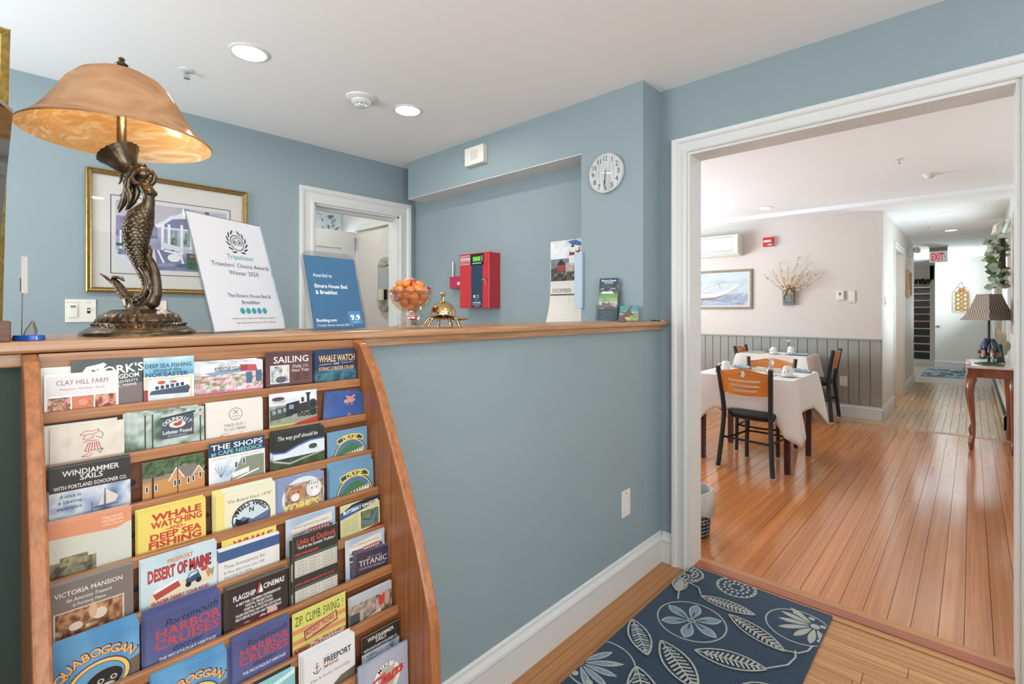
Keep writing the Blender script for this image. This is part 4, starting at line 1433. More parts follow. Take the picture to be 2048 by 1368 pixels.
# row 6
L(6, -2.3, -2.197, 0.7765, d_aqua, 'bright blue water park leaflet with dark seal badge, bottom left of the picture', dy=0.018, bg=(60, 134, 192), copies=7, back='bright blue water park leaflet in the bottom left stack behind its front copy', group='blue water park leaflets, left of row six', edge=(130, 180, 206), dz=0.0012, dx=0.0004)
L(6, -2.189, -2.081, 0.776, d_harb, 'indigo harbour cruise leaflet with red capitals in row six', dy=0.018, bg=(80, 88, 146), copies=7, back='indigo harbour cruise leaflet behind the front one of row six', group='indigo cruise leaflets in row six', edge=(110, 130, 176), dz=0.0012, dx=0.0006)
L(6, -2.071, -1.966, 0.7765, d_flag, 'black and red cinema leaflet with two smiling faces in row six', dy=0.018, bg=(50, 44, 42), copies=5, back='black cinema leaflet behind the front one in row six', group='cinema leaflets in row six', edge=(200, 186, 160))
L(6, -1.957, -1.864, 0.832, d_links, 'tall black golf rate card with red gothic heading standing up from row six', dy=0.0165, bg=(48, 54, 50), h=0.182, lean=1.0)
L(6, -1.962, -1.869, 0.826, d_links, 'second tall black golf rate card showing at the left edge of the first', dy=0.0205, bg=(48, 54, 50), h=0.176, lean=1.0)
L(6, -1.844, -1.749, 0.784, d_boat, 'pale blue tour boat leaflet at the right of row six behind the dark one', dy=0.0235)
L(6, -1.831, -1.748, 0.752, d_titan, 'dark violet leaflet with pale capitals slanting at the right of row six', dy=0.018, bg=(60, 52, 66), copies=4, back='sheet leaning behind the dark violet leaflet at the right of row six', roll=5, dx=0.0016, group='dark violet leaflets, right of row six', edge=(190, 184, 172))
# row 7
L(7, -2.185, -2.080, 0.689, d_aqua, 'blue water park leaflet at the bottom edge of the picture, second column', dy=0.018, bg=(60, 134, 192), copies=7, back='blue water park leaflet behind the front one in the second column', group='blue water park leaflets, row seven', edge=(130, 180, 206), dz=0.0012, dx=0.0004)
L(7, -2.071, -1.974, 0.697, d_harb, 'indigo harbour cruise leaflet with red capitals in row seven, front one', dy=0.0175, bg=(80, 88, 146), copies=4, back='indigo harbour cruise leaflet behind the front one of row seven', group='indigo cruise leaflets in row seven', edge=(110, 130, 176), dz=0.0012, dx=0.0005)
L(7, -2.0785, -1.985, 0.690, d_harb, 'indigo harbour cruise leaflet peeping out at the left of its row seven stack', dy=0.0245, bg=(80, 88, 146))
L(7, -1.968, -1.860, 0.698, d_zip, 'lime and orange striped adventure park leaflet in row seven', dy=0.0195)
L(7, -1.851, -1.751, 0.677, d_summ, 'brownish photo leaflet of people by a house at the right of row seven', dy=0.018, copies=2, back='photo leaflet behind the brownish front one at the right of row seven', group='brownish photo leaflets')
# row 8
L(8, -2.04, -1.975, 0.616, d_cyan, 'turquoise leaflet cut by the bottom edge of the picture in row eight', dy=0.018, bg=(120, 196, 206), copies=3, back='turquoise leaflet behind the front one in row eight', group='turquoise leaflets', edge=(190, 214, 214))
L(8, -2.045, -1.98, 0.624, d_dark, 'dark leaflet rising behind the turquoise ones in row eight', dy=0.0245, bg=(50, 54, 50))
L(8, -1.959, -1.856, 0.6255, d_free, 'white map guide with anchor emblem, front of its stack in row eight', dy=0.0165, copies=6, back='white map guide behind its front copy in row eight', dx=0.0012, group='white map guides in row eight', edge=(206, 210, 210))
L(8, -1.838, -1.748, 0.600, d_wind, 'small black-headed sailing leaflet at the right of row eight', dy=0.021, bg=(40, 38, 36))
# the big grey-blue menu leans in front of the right end of row eight
L(9, -1.862, -1.7465, 0.567, d_clam, 'grey-blue seafood menu with red script on a round badge, lower right of the rack', dy=0.0185, bg=(156, 164, 188), copies=2, back='grey-blue seafood menu sheet behind the front one', group='grey-blue seafood menus', edge=(120, 140, 166))
# ================================================================== things on the counter
VA = math.radians(42.95)
FW = Vector((math.cos(VA), math.sin(VA), 0)); RT = Vector((math.sin(VA), -math.cos(VA), 0))
RZV = math.atan2(RT.y, RT.x)


def on_counter(px, d):
    """a place on the counter seen at a given bearing and distance (surveyed once from the photograph)"""
    p = Vector((-2.367, -1.167, 0)) + d * (FW + (px - 1024) / 988.0 * RT)
    return (p.x, p.y, CZ)


# ---------------- mermaid table lamp
BRONZE = mat('dark_bronze', (92, 78, 62), 0.3, 0.85, bump=0.25, bscale=160, var=0.35, vscale=60)
K = 1.045 / 988.0
lamp = thing('mermaid_lamp', 'bronze mermaid table lamp with wide swirled amber glass shade', 'lamp', on_counter(281, 1.045), RZV)


def lp(px, py, dep=0.0):
    return ((px - 281) * K, dep * K, (669 - py) * K)


mb = MB()
mb.lathe([(0.0985, 0), (0.0985, 0.005), (0.094, 0.009), (0.09, 0.012), (0.083, 0.016), (0.072, 0.026), (0.0705, 0.029)], 64, flute=0.018, nf=20)
mb.lathe([(0.0705, 0.0285), (0.0685, 0.033), (0.063, 0.042), (0.056, 0.046), (0.052, 0.0475), (0.046, 0.052), (0.02, 0.054)], 96, flute=0.06, nf=30)
mb.build('base', BRONZE, lamp, smooth=50)
mb = MB()
for i in range(40):
    a = 2 * PI * i / 40
    M = Matrix.Rotation(a, 4, 'Z') @ Matrix.Translation((0.0785, 0, 0.0195)) @ Matrix.Rotation(math.radians(40), 4, 'Y')
    mb.tube([(0, 0.004, 0), (0, 0.002, 0.004), (0, -0.002, 0.005), (0, -0.0035, 0), (0, -0.001, -0.003)], 0.0012, 5, M)
o = mb.build('base_scrollwork', BRONZE, lamp, smooth=60)
o['kind'] = 'stuff'
# figure
TAIL = [(298, 402, 0, 10.5), (295, 414, 0, 12), (289, 424, 0, 17), (281, 437, 0, 23), (276, 452, 0, 23), (273, 470, 0, 22), (272, 488, 0, 19.5), (275, 507, 0, 16), (279, 525, 0, 12), (285, 545, 0, 8.5), (291, 562, 0, 7),
        (293, 578, 0, 7), (287, 592, 0, 8), (272, 601, 0, 9), (257, 598, 0, 9), (247, 588, 0, 8.5), (239, 575, 0, 7.5), (231, 565, 0, 6), (222, 560, 0, 5)]
mb = MB()


def limb(pts, n=12, squash=None):
    mb.tube([lp(a, b, c) for a, b, c, r in pts], [r * K for a, b, c, r in pts], n, squash=squash)


limb(TAIL, 14)
limb([(298, 404, 0, 10), (298, 394, 0, 9.5), (297, 384, 0, 12), (291, 375, 0, 12), (284, 368, 0, 9), (284, 360, 0, 5), (285, 352, 0, 5)])
for s in (-1, 1):
    mb.ball(lp(304, 386, 6 * s), 6.2 * K)
mb.ball(lp(286, 346, 0), (12 * K, 11 * K, 14 * K))
mb.ball(lp(297, 347, 0), (3.5 * K, 3 * K, 4 * K))
limb([(280, 370, -6, 6), (273, 362, -9, 5.4), (270, 350, -10, 4.6), (269, 337, -8, 4.8), (259, 338, -5, 4), (248, 341, -2, 4.2), (244, 342, 0, 3)])
limb([(292, 370, 7, 6), (300, 362, 9, 5), (303, 350, 9, 4.6), (298, 341, 8, 4), (286, 336, 6, 4), (270, 333, 4, 4)])
# lower scroll, leaf trunk and knobs
limb([(296, 496, 0, 3), (300, 500, 0, 5), (296, 512, 0, 7), (302, 527, 0, 9), (309, 545, 0, 9.5), (312, 565, 0, 9.5), (312, 588, 0, 11), (306, 604, 0, 13), (292, 613, 0, 13), (274, 614, 0, 13), (260, 607, 0, 12), (253, 596, 0, 9), (258, 588, 0, 6), (266, 590, 0, 4)])
limb([(279, 535, -4, 4), (288, 536, -6, 6), (296, 545, -7, 6), (302, 560, -6, 5), (305, 580, -4, 5)])
limb([(284, 620, 0, 24), (284, 612, 0, 20)])
for (a, b, c, r) in ((262, 597, -8, 6), (279, 600, -9, 8), (279, 600, 9, 8), (272, 608, -10, 5), (300, 495, -3, 4), (303, 507, -2, 3.5)):
    mb.ball(lp(a, b, c), r * K)
fig = mb.build('mermaid_figure', BRONZE, lamp)
rm = fig.modifiers.new('r', 'REMESH'); rm.mode = 'VOXEL'; rm.voxel_size = 0.0015
sm = fig.modifiers.new('s', 'SMOOTH'); sm.factor = 0.5; sm.iterations = 4
baked(fig)
fig.data.shade_smooth()
# hair
mb = MB()
for k, pts in enumerate(([(290, 336, 0, 8), (277, 336, 0, 11), (266, 346, 0, 11), (258, 362, 0, 9), (254, 380, 0, 7), (246, 398, 0, 5), (236, 418, 0, 2)],
                         [(284, 340, -7, 8), (268, 350, -7, 9), (262, 368, -6, 8), (258, 388, -5, 7), (250, 408, -4, 5), (240, 425, -3, 2)],
                         [(284, 340, 7, 8), (270, 354, 8, 8), (268, 372, 8, 8), (268, 388, 6, 7), (262, 404, 5, 5), (254, 418, 3, 2)],
                         [(278, 346, -10, 6), (266, 362, -11, 6), (262, 378, -10, 6), (268, 392, -9, 5), (264, 408, -7, 3.5), (256, 421, -5, 2)],
                         [(270, 344, 3, 6), (254, 352, 4, 6), (248, 364, 4, 5), (250, 376, 3, 4), (244, 388, 2, 3), (240, 392, 0, 1.5)],
                         [(262, 352, -2, 6), (249, 346, -2, 4), (243, 352, -2, 4), (244, 360, -2, 3), (238, 368, 0, 1.5)])):
    mb.tube([lp(a, b, c) for a, b, c, r in pts], [r * K for a, b, c, r in pts], 10, squash=(1, 0.8))
hr = mb.build('hair', BRONZE, lamp, smooth=70)
# tail fin
mb = MB()
for pts in ([(230, 565, 0, 5), (220, 559, 0, 7), (210, 553, 0, 5), (200, 547, 0, 1.5)], [(226, 562, 0, 4), (230, 554, 0, 7), (240, 555, 0, 7), (248, 562, 0, 2)]):
    mb.tube([lp(a, b, c) for a, b, c, r in pts], [r * K for a, b, c, r in pts], 10, squash=(0.45, 1.3))
mb.build('tail_fin', BRONZE, lamp, smooth=70)
# overlapping scales round the tail
mb = MB()
TP = [Vector(lp(a, b, c)) for a, b, c, r in TAIL]
TR = [r * K for a, b, c, r in TAIL]
cum = [0.0]
for i in range(1, len(TP)):
    cum.append(cum[-1] + (TP[i] - TP[i - 1]).length)


def along(s):
    for i in range(1, len(TP)):
        if s <= cum[i] or i == len(TP) - 1:
            f = (s - cum[i - 1]) / (cum[i] - cum[i - 1])
            return TP[i - 1].lerp(TP[i], f), TR[i - 1] * (1 - f) + TR[i] * f, (TP[i] - TP[i - 1]).normalized()


s_, row = 0.014, 0
while s_ < cum[-1] - 0.004:
    if not (cum[10] + 0.012 < s_ < cum[14]):
        p, r, T = along(s_)
        Yd = Vector((0, 1, 0)); Xd = T.cross(Yd).normalized()
        sz = max(0.0026, min(0.0052, r * 0.24))
        n = max(8, int(2 * PI * r / (sz * 1.7)))
        for k in range(n):
            a = 2 * PI * (k + 0.5 * (row % 2)) / n
            nn = Xd * math.cos(a) + Yd * math.sin(a)
            q = p + nn * (r * 1.01)
            tt = (T - nn * -0.22).normalized()
            bb = tt.cross(nn).normalized(); n2 = bb.cross(tt) * -1
            vs = []
            for (u, v_) in ((-0.9, -0.9), (0.9, -0.9), (1.0, 0.1), (0.6, 0.8), (0, 1.1), (-0.6, 0.8), (-1.0, 0.1)):
                vs.append(q + bb * u * sz + tt * v_ * sz)
            ctr = q + nn * sz * 0.34
            k0 = len(vs)
            mb.add(vs + [ctr], [(i, (i + 1) % k0, k0) for i in range(k0)])
        s_ += sz * 1.25
    else:
        s_ += 0.003
    row += 1
sc_ = mb.build('tail_scales', BRONZE, lamp)
sc_['kind'] = 'stuff'
# shell cup, pole
mb = MB()
M = Matrix.Translation(lp(259, 344, 0)) @ Matrix.Rotation(math.radians(-31), 4, 'Y') @ Matrix.Diagonal((1.2, 1.1, 1.3, 1))
pf = [(0.004, -0.002), (0.010, 0.002), (0.016, 0.010), (0.021, 0.020), (0.027, 0.030), (0.032, 0.036), (0.030, 0.037), (0.022, 0.030), (0.006, 0.024)]
mb.lathe(pf, 48, M, flute=0.09, nf=28)
mb.build('shell_cup', BRONZE, lamp, smooth=60)
mb = MB()
mb.tube([lp(245, 320), lp(243.5, 300), lp(243, 148)], [0.009, 0.0088, 0.008], 14)
mb.build('pole', BRONZE, lamp, smooth=60)
mb = MB()
SX = (243 - 281) * K
M = Matrix.Translation((SX, 0, 0))
mb.lathe([(0.029, 0.5545), (0.028, 0.5575), (0.012, 0.561), (0.006, 0.564), (0.011, 0.568), (0.012, 0.571), (0.007, 0.575), (0.005, 0.579), (0.0065, 0.582), (0.0045, 0.585), (0.0, 0.586)], 20, M)
mb.build('finial', BRONZE, lamp, smooth=50)


def amber(name, cols, scl, glow):
    m = bpy.data.materials.new(name)
    m.use_nodes = True
    nt = m.node_tree; N, L_ = nt.nodes, nt.links
    for n in list(N):
        N.remove(n)
    o = N.new('ShaderNodeOutputMaterial')
    tc = N.new('ShaderNodeTexCoord')
    mp = N.new('ShaderNodeMapping'); mp.inputs['Scale'].default_value = scl; mp.inputs['Rotation'].default_value = (0.35, 0.3, 0)
    L_.new(tc.outputs['Object'], mp.inputs['Vector'])
    n = N.new('ShaderNodeTexNoise'); n.inputs['Scale'].default_value = 2.2; n.inputs['Detail'].default_value = 4; n.inputs['Distortion'].default_value = 1.1
    L_.new(mp.outputs[0], n.inputs['Vector'])
    rp = N.new('ShaderNodeValToRGB')
    e = rp.color_ramp.elements
    e[0].position = 0.25; e[0].color = lin(cols[0]); e[1].position = 0.72; e[1].color = lin(cols[2])
    k = e.new(0.5); k.color = lin(cols[1])
    L_.new(n.outputs['Fac'], rp.inputs['Fac'])
    d = N.new('ShaderNodeBsdfDiffuse'); tr = N.new('ShaderNodeBsdfTranslucent'); g = N.new('ShaderNodeBsdfGlossy'); g.inputs['Roughness'].default_value = 0.12
    L_.new(rp.outputs[0], d.inputs[0]); L_.new(rp.outputs[0], tr.inputs[0])
    m1 = N.new('ShaderNodeMixShader'); m1.inputs[0].default_value = glow
    L_.new(d.outputs[0], m1.inputs[1]); L_.new(tr.outputs[0], m1.inputs[2])
    m2 = N.new('ShaderNodeMixShader'); m2.inputs[0].default_value = 0.06
    L_.new(m1.outputs[0], m2.inputs[1]); L_.new(g.outputs[0], m2.inputs[2])
    L_.new(m2.outputs[0], o.inputs[0])
    return m


OUT = [(0.024, 0.5555), (0.046, 0.551), (0.070, 0.538), (0.090, 0.516), (0.106, 0.488), (0.120, 0.462), (0.135, 0.440), (0.150, 0.424), (0.1645, 0.4135)]
mb = MB(); mb.lathe(OUT + [(0.163, 0.4105)], 72, M, caps=False)
mb.build('shade', amber('amber_glass_outside', ((140, 98, 66), (176, 130, 92), (192, 148, 110)), (3.0, 5.0, 9.0), 0.0), lamp, smooth=80)
mb = MB(); mb.lathe([(r - 0.0025, z - 0.0015) for r, z in OUT] + [(0.163, 0.4105)], 72, M, caps=False)
mb.build('shade_lining', amber('amber_glass_lit_inside', ((216, 170, 112), (232, 192, 136), (255, 244, 216)), (2.5, 14.0, 30.0), 0.05), lamp, smooth=80)  # inner face of the same glass, its lit brightness put into the colour
ld = bpy.data.lights.new('lamp_bulb_light', 'POINT'); ld.energy = 1.1; ld.color = (1.0, 0.82, 0.55); ld.shadow_soft_size = 0.03
lo_ = bpy.data.objects.new('lamp_bulb_light', ld); COL.objects.link(lo_); lo_.parent = lamp; lo_.location = (SX + 0.03, -0.02, 0.46)
GLASSB = mat('clear_bulb_glass', (250, 246, 236), 0.03, trans=0.9)
for a in (-2.4, 0.5):
    mb = MB()
    Mb = M @ Matrix.Rotation(a, 4, 'Z') @ Matrix.Translation((0.02, 0, 0.488)) @ Matrix.Rotation(math.radians(62), 4, 'Y')
    mb.lathe([(0.007, 0), (0.009, 0.008), (0.016, 0.022), (0.018, 0.034), (0.014, 0.046), (0.0, 0.052)], 16, Mb)
    mb.build('bulb', GLASSB, lamp, smooth=80)
mb = MB()
cp = [lp(232, 634, -6), lp(210, 632, -4), lp(194, 640, 0), lp(182, 652, 8), lp(172, 667, 18), lp(150, 668.8, 60), lp(146, 669, 118)]
mb.tube([(a, b, max(c, 0.0035)) for a, b, c in cp], 0.003, 8, squash=(1, 1.5))
mb.build('cord', mat('brown_cord', (52, 36, 26), 0.45), lamp, smooth=60)

# ---------------- acrylic sign stands
ACR = glass_mat('clear_acrylic', (246, 249, 250), 0.88, 0.03)


def sign(name, label, x, y, yaw, lean, wd, ht, draw, bg, margin=0.004, round_=0.0, top=0.0):
    t = thing(name, label, 'sign', (x, y, CZ), yaw)
    tilt = Matrix.Rotation(-lean, 4, 'X')
    mb = MB()
    w0, w1, h1 = -margin, wd + margin, ht + margin + top
    pts = [(w0, 0.0), (w1, 0.0)]
    if round_:
        for i in range(7):
            a = PI / 2 * i / 6
            pts.append((w1 - round_ + round_ * math.cos(a), h1 - round_ + round_ * math.sin(a)))
        for i in range(7):
            a = PI / 2 + PI / 2 * i / 6
            pts.append((w0 + round_ + round_ * math.cos(a), h1 - round_ + round_ * math.sin(a)))
    else:
        pts += [(w1, h1), (w0, h1)]
    mb.prism(pts, -0.0015, 0.0, 'y', tilt)
    mb.prism(pts, 0.0012, 0.0027, 'y', tilt)
    mb.build('clear_holder', ACR, t)
    mb = MB(); mb.box(w0, 0.003, 0, w1, 0.085, 0.002)
    mb.build('foot', ACR, t)
    mb = MB(); mb.box(0, 0.0002, 0.003, wd, 0.0009, ht, tilt)
    o = mb.build('paper_sheet', PAPER, t)
    pg = Page(wd, bg, ht / wd * 100 - 2)
    draw(pg, ht / wd * 100)
    # print lies on the sheet, just behind the front acrylic
    pr = pg.build('printed_face', t, print_mat('sign_print', 0.45, 0.3))
    pr.matrix_local = tilt @ Matrix.Translation((0, -0.0017, ht))
    return t


def d_trip(p, h):
    k = (64, 64, 66); te = (70, 168, 176)
    p.ell(58, 27, 9.6, 9.6, k, 40, ring=1.1)
    for s in (-1, 1):
        p.ell(58 + 3.9 * s, 26.5, 3.4, 3.4, k, 24, ring=0.8); p.ell(58 + 3.9 * s, 26.5, 1.5, 1.5, k, 16)
        for j in range(6):
            a = math.radians(-62 + j * 26)
            cu, ct = 58 + s * 13 * math.cos(a), 27 - 13 * math.sin(a)
            p.ell(cu, ct, 3.6, 1.1, k, 12, rot=(a + 1.0 if s > 0 else PI - a - 1.0))
    p.poly([(51, 22.5), (58, 20), (65, 22.5), (58, 21.3)], k)
    p.poly([(57, 29), (59, 29), (58, 31)], k)
    p.text('Tripadvisor', 58, 47, 5.4, te, w=38, bold=0.012)
    p.text("Travelers' Choice Awards", 57, 57, 5.2, (84, 84, 86), w=82); p.text('Winner 2024', 57, 66, 5.2, (84, 84, 86), w=42)
    p.text('The Elmere House Bed &', 58, 92, 4.2, (84, 84, 86), w=62, bold=0.004); p.text('Breakfast', 57, 99.5, 4.2, (84, 84, 86), w=26, bold=0.004)
    for j in range(5):
        p.ell(42 + j * 8, 107.5, 3.3, 3.6, (54, 156, 166), 20)
    p.text('Reviews from millions of Tripadvisor travelers', 57, 117, 2.2, (120, 120, 122), w=62); p.text('place this hotel in the top 10% worldwide.', 59, 122, 2.2, (120, 120, 122), w=58)


def d_book(p, h):
    c = (232, 238, 244)
    p.rect(0.5, 0.5, 99.5, h - 2.5, (58, 110, 154))
    p.text('Awarded to', 12, 37, 6.6, c, 'L', w=36); p.text('Elmere House Bed', 12, 56, 6.6, c, 'L', w=64, bold=0.02); p.text('& Breakfast', 12, 67, 6.6, c, 'L', w=42, bold=0.02)
    p.text('Booking.com', 6, 115, 5.2, c, 'L', w=38, bold=0.02); p.text('Traveller Review Awards 2025', 6, 123, 3.6, c, 'L', w=62)
    p.poly([(68, 97), (95, 97), (97, 120), (80, 120), (72, 126), (70, 120)], (74, 138, 190))
    p.text('9.9', 83, 113, 9.5, (244, 246, 248), w=20, bold=0.03); p.text('out of 10', 83, 118, 2.4, c, w=12)


sign('award_sign', 'white award certificate with teal dots in clear acrylic stand beside the lamp', -2.019, 0.045, math.radians(27.7), math.radians(16.8), 0.217, 0.285, d_trip, (218, 219, 225))
sign('award_plaque', 'blue award plaque with score badge in rounded clear acrylic stand', -1.787, 0.062, math.radians(8.0), math.radians(14.7), 0.157, 0.203, d_book, (40, 70, 100), margin=0.009, round_=0.03, top=0.006)

# ---------------- glass candy bowl and the sweets in it
bc = on_counter(822, 1.45)
GL = glass_mat('clear_cut_glass', (255, 250, 244), 0.82, 0.04)
bowl = thing('candy_bowl', 'footed cut glass bowl heaped with wrapped sweets', 'bowl', bc)
mb = MB()
mb.lathe([(0.0, 0.001), (0.050, 0.0), (0.052, 0.004), (0.040, 0.010), (0.030, 0.015), (0.033, 0.024), (0.034, 0.034), (0.030, 0.043), (0.028, 0.047), (0.040, 0.056), (0.054, 0.072), (0.061, 0.090), (0.064, 0.108),
          (0.0622, 0.108), (0.059, 0.090), (0.052, 0.073), (0.038, 0.058), (0.024, 0.049), (0.0, 0.047)], 40)
mb.build('glass_body', GL, bowl, smooth=40)
mb = MB()
for i in range(26):
    a = 2 * PI * i / 26
    mb.ball((0.0625 * math.cos(a), 0.0625 * math.sin(a), 0.110), (0.005, 0.005, 0.0035), 8, 5)
mb.build('scalloped_rim', GL, bowl, smooth=80)
ORG = [mat('orange_sweet', (232, 140, 52), 0.25, coat=0.5, var=0.15, vscale=200), mat('amber_sweet', (214, 120, 50), 0.22, coat=0.5), mat('golden_sweet', (226, 176, 60), 0.25, coat=0.5), mat('red_sweet', (190, 44, 60), 0.25, coat=0.5),
       mat('plum_sweet', (84, 50, 84), 0.3, coat=0.5, var=0.4, vscale=300), mat('green_white_sweet', (150, 190, 166), 0.3, coat=0.4)]
WRAP = glass_mat('clear_wrapper', (255, 244, 232), 0.7, 0.15)
NAMES = ['orange', 'amber orange', 'golden', 'red', 'plum and white', 'pale green']
rb = random.Random(5)
spots = []
for (zz, rr, n) in ((0.063, 0.0, 1), (0.078, 0.024, 5), (0.080, 0.0, 1), (0.094, 0.039, 9), (0.096, 0.014, 4), (0.112, 0.043, 10), (0.114, 0.022, 6), (0.122, 0.0, 1), (0.126, 0.030, 5), (0.130, 0.006, 2)):
    for k in range(n):
        a = 2 * PI * k / n + rb.uniform(-0.2, 0.2) + zz * 40
        spots.append((rr * math.cos(a), rr * math.sin(a), zz + rb.uniform(-0.003, 0.003)))
for i, (x, y, z) in enumerate(spots):
    kind = rb.choice((0, 0, 0, 1, 1, 0, 0, 1)) if i not in (26, 33, 39, 42, 22) else (4, 5, 2, 3, 4)[(26, 33, 39, 42, 22).index(i)]
    t = thing('wrapped_sweet', '%s sweet in clear twist wrapper in the glass bowl' % NAMES[kind], 'sweet', (bc[0] + x, bc[1] + y, bc[2] + z), 0, '%s sweets in the bowl' % NAMES[kind], rot=(rb.uniform(0, 3), rb.uniform(0, 3), rb.uniform(0, 3)))
    mb = MB(); mb.ball((0, 0, 0), (0.0165, 0.0125, 0.0125), 10, 7)
    mb.build('sweet_core', ORG[kind], t, smooth=80)
    if i > 14:
        mb = MB()
        for s in (-1, 1):
            mb.add([(s * 0.013, 0, 0)] + [(s * (0.021 + 0.002 * (j % 2)), 0.007 * math.cos(j * PI / 3), 0.005 * math.sin(j * PI / 3)) for j in range(6)], [(0, 1 + j, 1 + (j + 1) % 6) for j in range(6)])
        mb.build('wrapper_twist', WRAP, t)
t = thing('wrapped_sweet', 'single red sweet lying in the glass stem of the bowl', 'sweet', (bc[0] + 0.004, bc[1] - 0.004, bc[2] + 0.033))
mb = MB(); mb.ball((0, 0, 0), (0.015, 0.012, 0.0105), 12, 8); mb.build('sweet_core', ORG[3], t, smooth=80)

# ---------------- brass desk bell
BRASS = mat('polished_brass', (206, 176, 128), 0.12, 1.0, bump=0.1, bscale=200)
be = thing('desk_bell', 'polished brass desk bell on a crab-shaped base with curved legs', 'bell', on_counter(886, 1.5), RZV)
mb = MB()
mb.lathe([(0.0405, 0.040), (0.041, 0.042), (0.0395, 0.048), (0.039, 0.052), (0.0375, 0.054), (0.0365, 0.060), (0.033, 0.063), (0.026, 0.070), (0.018, 0.075), (0.009, 0.079), (0.005, 0.081)], 36)
mb.build('bell_dome', BRASS, be, smooth=40)
mb = MB()
mb.lathe([(0.0045, 0.079), (0.0052, 0.084), (0.004, 0.088), (0.0045, 0.095), (0.006, 0.098), (0.011, 0.101), (0.010, 0.104), (0.005, 0.1055), (0, 0.106)], 20)
mb.build('striker_button', BRASS, be, smooth=60)
mb = MB()
mb.ball((0, 0, 0.031), (0.034, 0.028, 0.007), 24, 8)
mb.tube([(0.0, 0, 0.028), (0, 0, 0.044)], 0.007, 10)
mb.ball((0.049, 0.004, 0.026), (0.028, 0.016, 0.005), 18, 8)
mb.ball((0.036, 0.002, 0.028), (0.012, 0.010, 0.006), 12, 6)
mb.build('crab_base', BRASS, be, smooth=60)
for k, a in enumerate((-160, -128, -98, -62, -30, 30, 70, 110, 150)):
    c, s = math.cos(math.radians(a)), math.sin(math.radians(a))
    mb = MB()
    mb.tube([(0.024 * c, 0.020 * s, 0.030), (0.038 * c, 0.032 * s, 0.030), (0.050 * c, 0.042 * s, 0.023), (0.057 * c, 0.050 * s, 0.011), (0.062 * c, 0.054 * s, 0.001)], [0.0045, 0.0042, 0.004, 0.0036, 0.003], 8)
    mb.build('leg', BRASS, be, smooth=60)

# ---------------- left end of the counter
BLUEP = mat('blue_glossy_plastic', (30, 84, 180), 0.12, coat=0.6)
memo = thing('memo_holder', 'memo clip with blue oval base, clear little sailboat and upright wire', 'memo holder', (-2.312, 0.005, CZ), RZV)
mb = MB()
mb.lathe([(0.0235, 0), (0.0245, 0.001), (0.0225, 0.0085), (0.021, 0.009)], 28, Matrix.Diagonal((1, 0.7, 1, 1)))
mb.build('base', BLUEP, memo, smooth=40)
CLR = mat('clear_resin', (250, 240, 236), 0.05, trans=0.85)
mb = MB()
mb.prism([(-0.008, 0.009), (0.012, 0.009), (0.013, 0.016), (0.009, 0.027), (0.0065, 0.034), (0.005, 0.030), (-0.004, 0.018)], -0.003, 0.003, 'y')
mb.build('sailboat', CLR, memo, bevel=0.001)
STEEL = mat('brushed_steel', (150, 150, 148), 0.3, 1.0)
mb = MB(); mb.tube([(-0.012, 0, 0.008), (-0.0115, 0, 0.05), (-0.0105, 0, 0.085)], 0.0008, 6)
mb.build('wire', STEEL, memo)
mb = MB(); mb.box(-0.0128, -0.0022, 0.082, -0.0105, 0.0022, 0.106); mb.build('clip', STEEL, memo)
mb = MB(); mb.box(-0.0100, -0.003, 0.080, -0.0050, 0.003, 0.142)
o = mb.build('memo_pad', PAPER, memo); o['label'] = 'small white paper pad held in the clip'

WAL = wood('walnut_block', (84, 52, 36), (116, 78, 54), 'x', fine=60, long=6, rough=0.5)
mb = MB(); mb.box(-2.62, -0.038, CZ, -2.3345, 0.032, CZ + 0.033)
o = mb.build('wooden_block', WAL, bevel=0.0015); tag(o, 'dark walnut block at the left end of the counter', 'block')

GOLD = mat('aged_gold_leaf', (176, 150, 84), 0.38, 0.75, bump=0.5, bscale=150, var=0.3, vscale=90)
fr = thing('gilded_frame', 'tall gilded frame standing on the counter at the left edge of the picture', 'frame', (-2.340, 0.2, CZ), rot=(0, math.radians(1.1), 0))
mb = MB(); mb.moulding([(0, 0.0), (0, 0.59), (-0.42, 0.59), (-0.42, 0.0)], [(0, 0), (0, 0.016), (-0.004, 0.02), (-0.012, 0.013), (-0.02, 0.013), (-0.026, 0.018), (-0.03, 0.016), (-0.03, 0)], lambda a, b, p: (a, -p, b), closed=True)
mb.build('frame', GOLD, fr)
mb = MB(); mb.box(-0.39, -0.006, 0.03, -0.03, -0.001, 0.56); mb.build('mirror_panel', mat('dull_mirror', (150, 156, 160), 0.1, 1.0), fr)
mb = MB(); mb.box(-0.41, 0.0005, 0.01, -0.01, 0.004, 0.58); mb.build('backing', WAL, fr)

# tablet screen on a stand, corner just entering the picture
ax_, ay_, az_ = -2.3305, 0.10, 1.634
tb = thing('tablet_stand', 'tilted dark tablet with silver rim on a stand at the left edge', 'tablet', (-2.50, 0.13, CZ))
dirx = Vector((-0.35, -0.94, 0)).normalized()
upv = Vector((0.07, -0.026, 1.0)); upv = (upv - dirx * upv.dot(dirx)).normalized()
A = Vector((ax_, ay_, az_)) - Vector((-2.50, 0.13, CZ))
nrm = dirx.cross(upv).normalized()
nrm = nrm if nrm.y < 0 else -nrm
Mt = Matrix((( dirx.x, nrm.x, upv.x, A.x), (dirx.y, nrm.y, upv.y, A.y), (dirx.z, nrm.z, upv.z, A.z), (0, 0, 0, 1)))
mb = MB(); mb.box(0, -0.006, -0.28, 0.20, 0.004, 0, Mt); mb.build('silver_case', mat('silver_plastic', (196, 198, 202), 0.3, 0.4), tb, bevel=0.002)
mb = MB(); mb.box(0.006, 0.004, -0.272, 0.194, 0.0052, -0.008, Mt)
mb.build('screen', mat('dark_screen', (46, 40, 34), 0.08, coat=0.5), tb)
mb = MB()
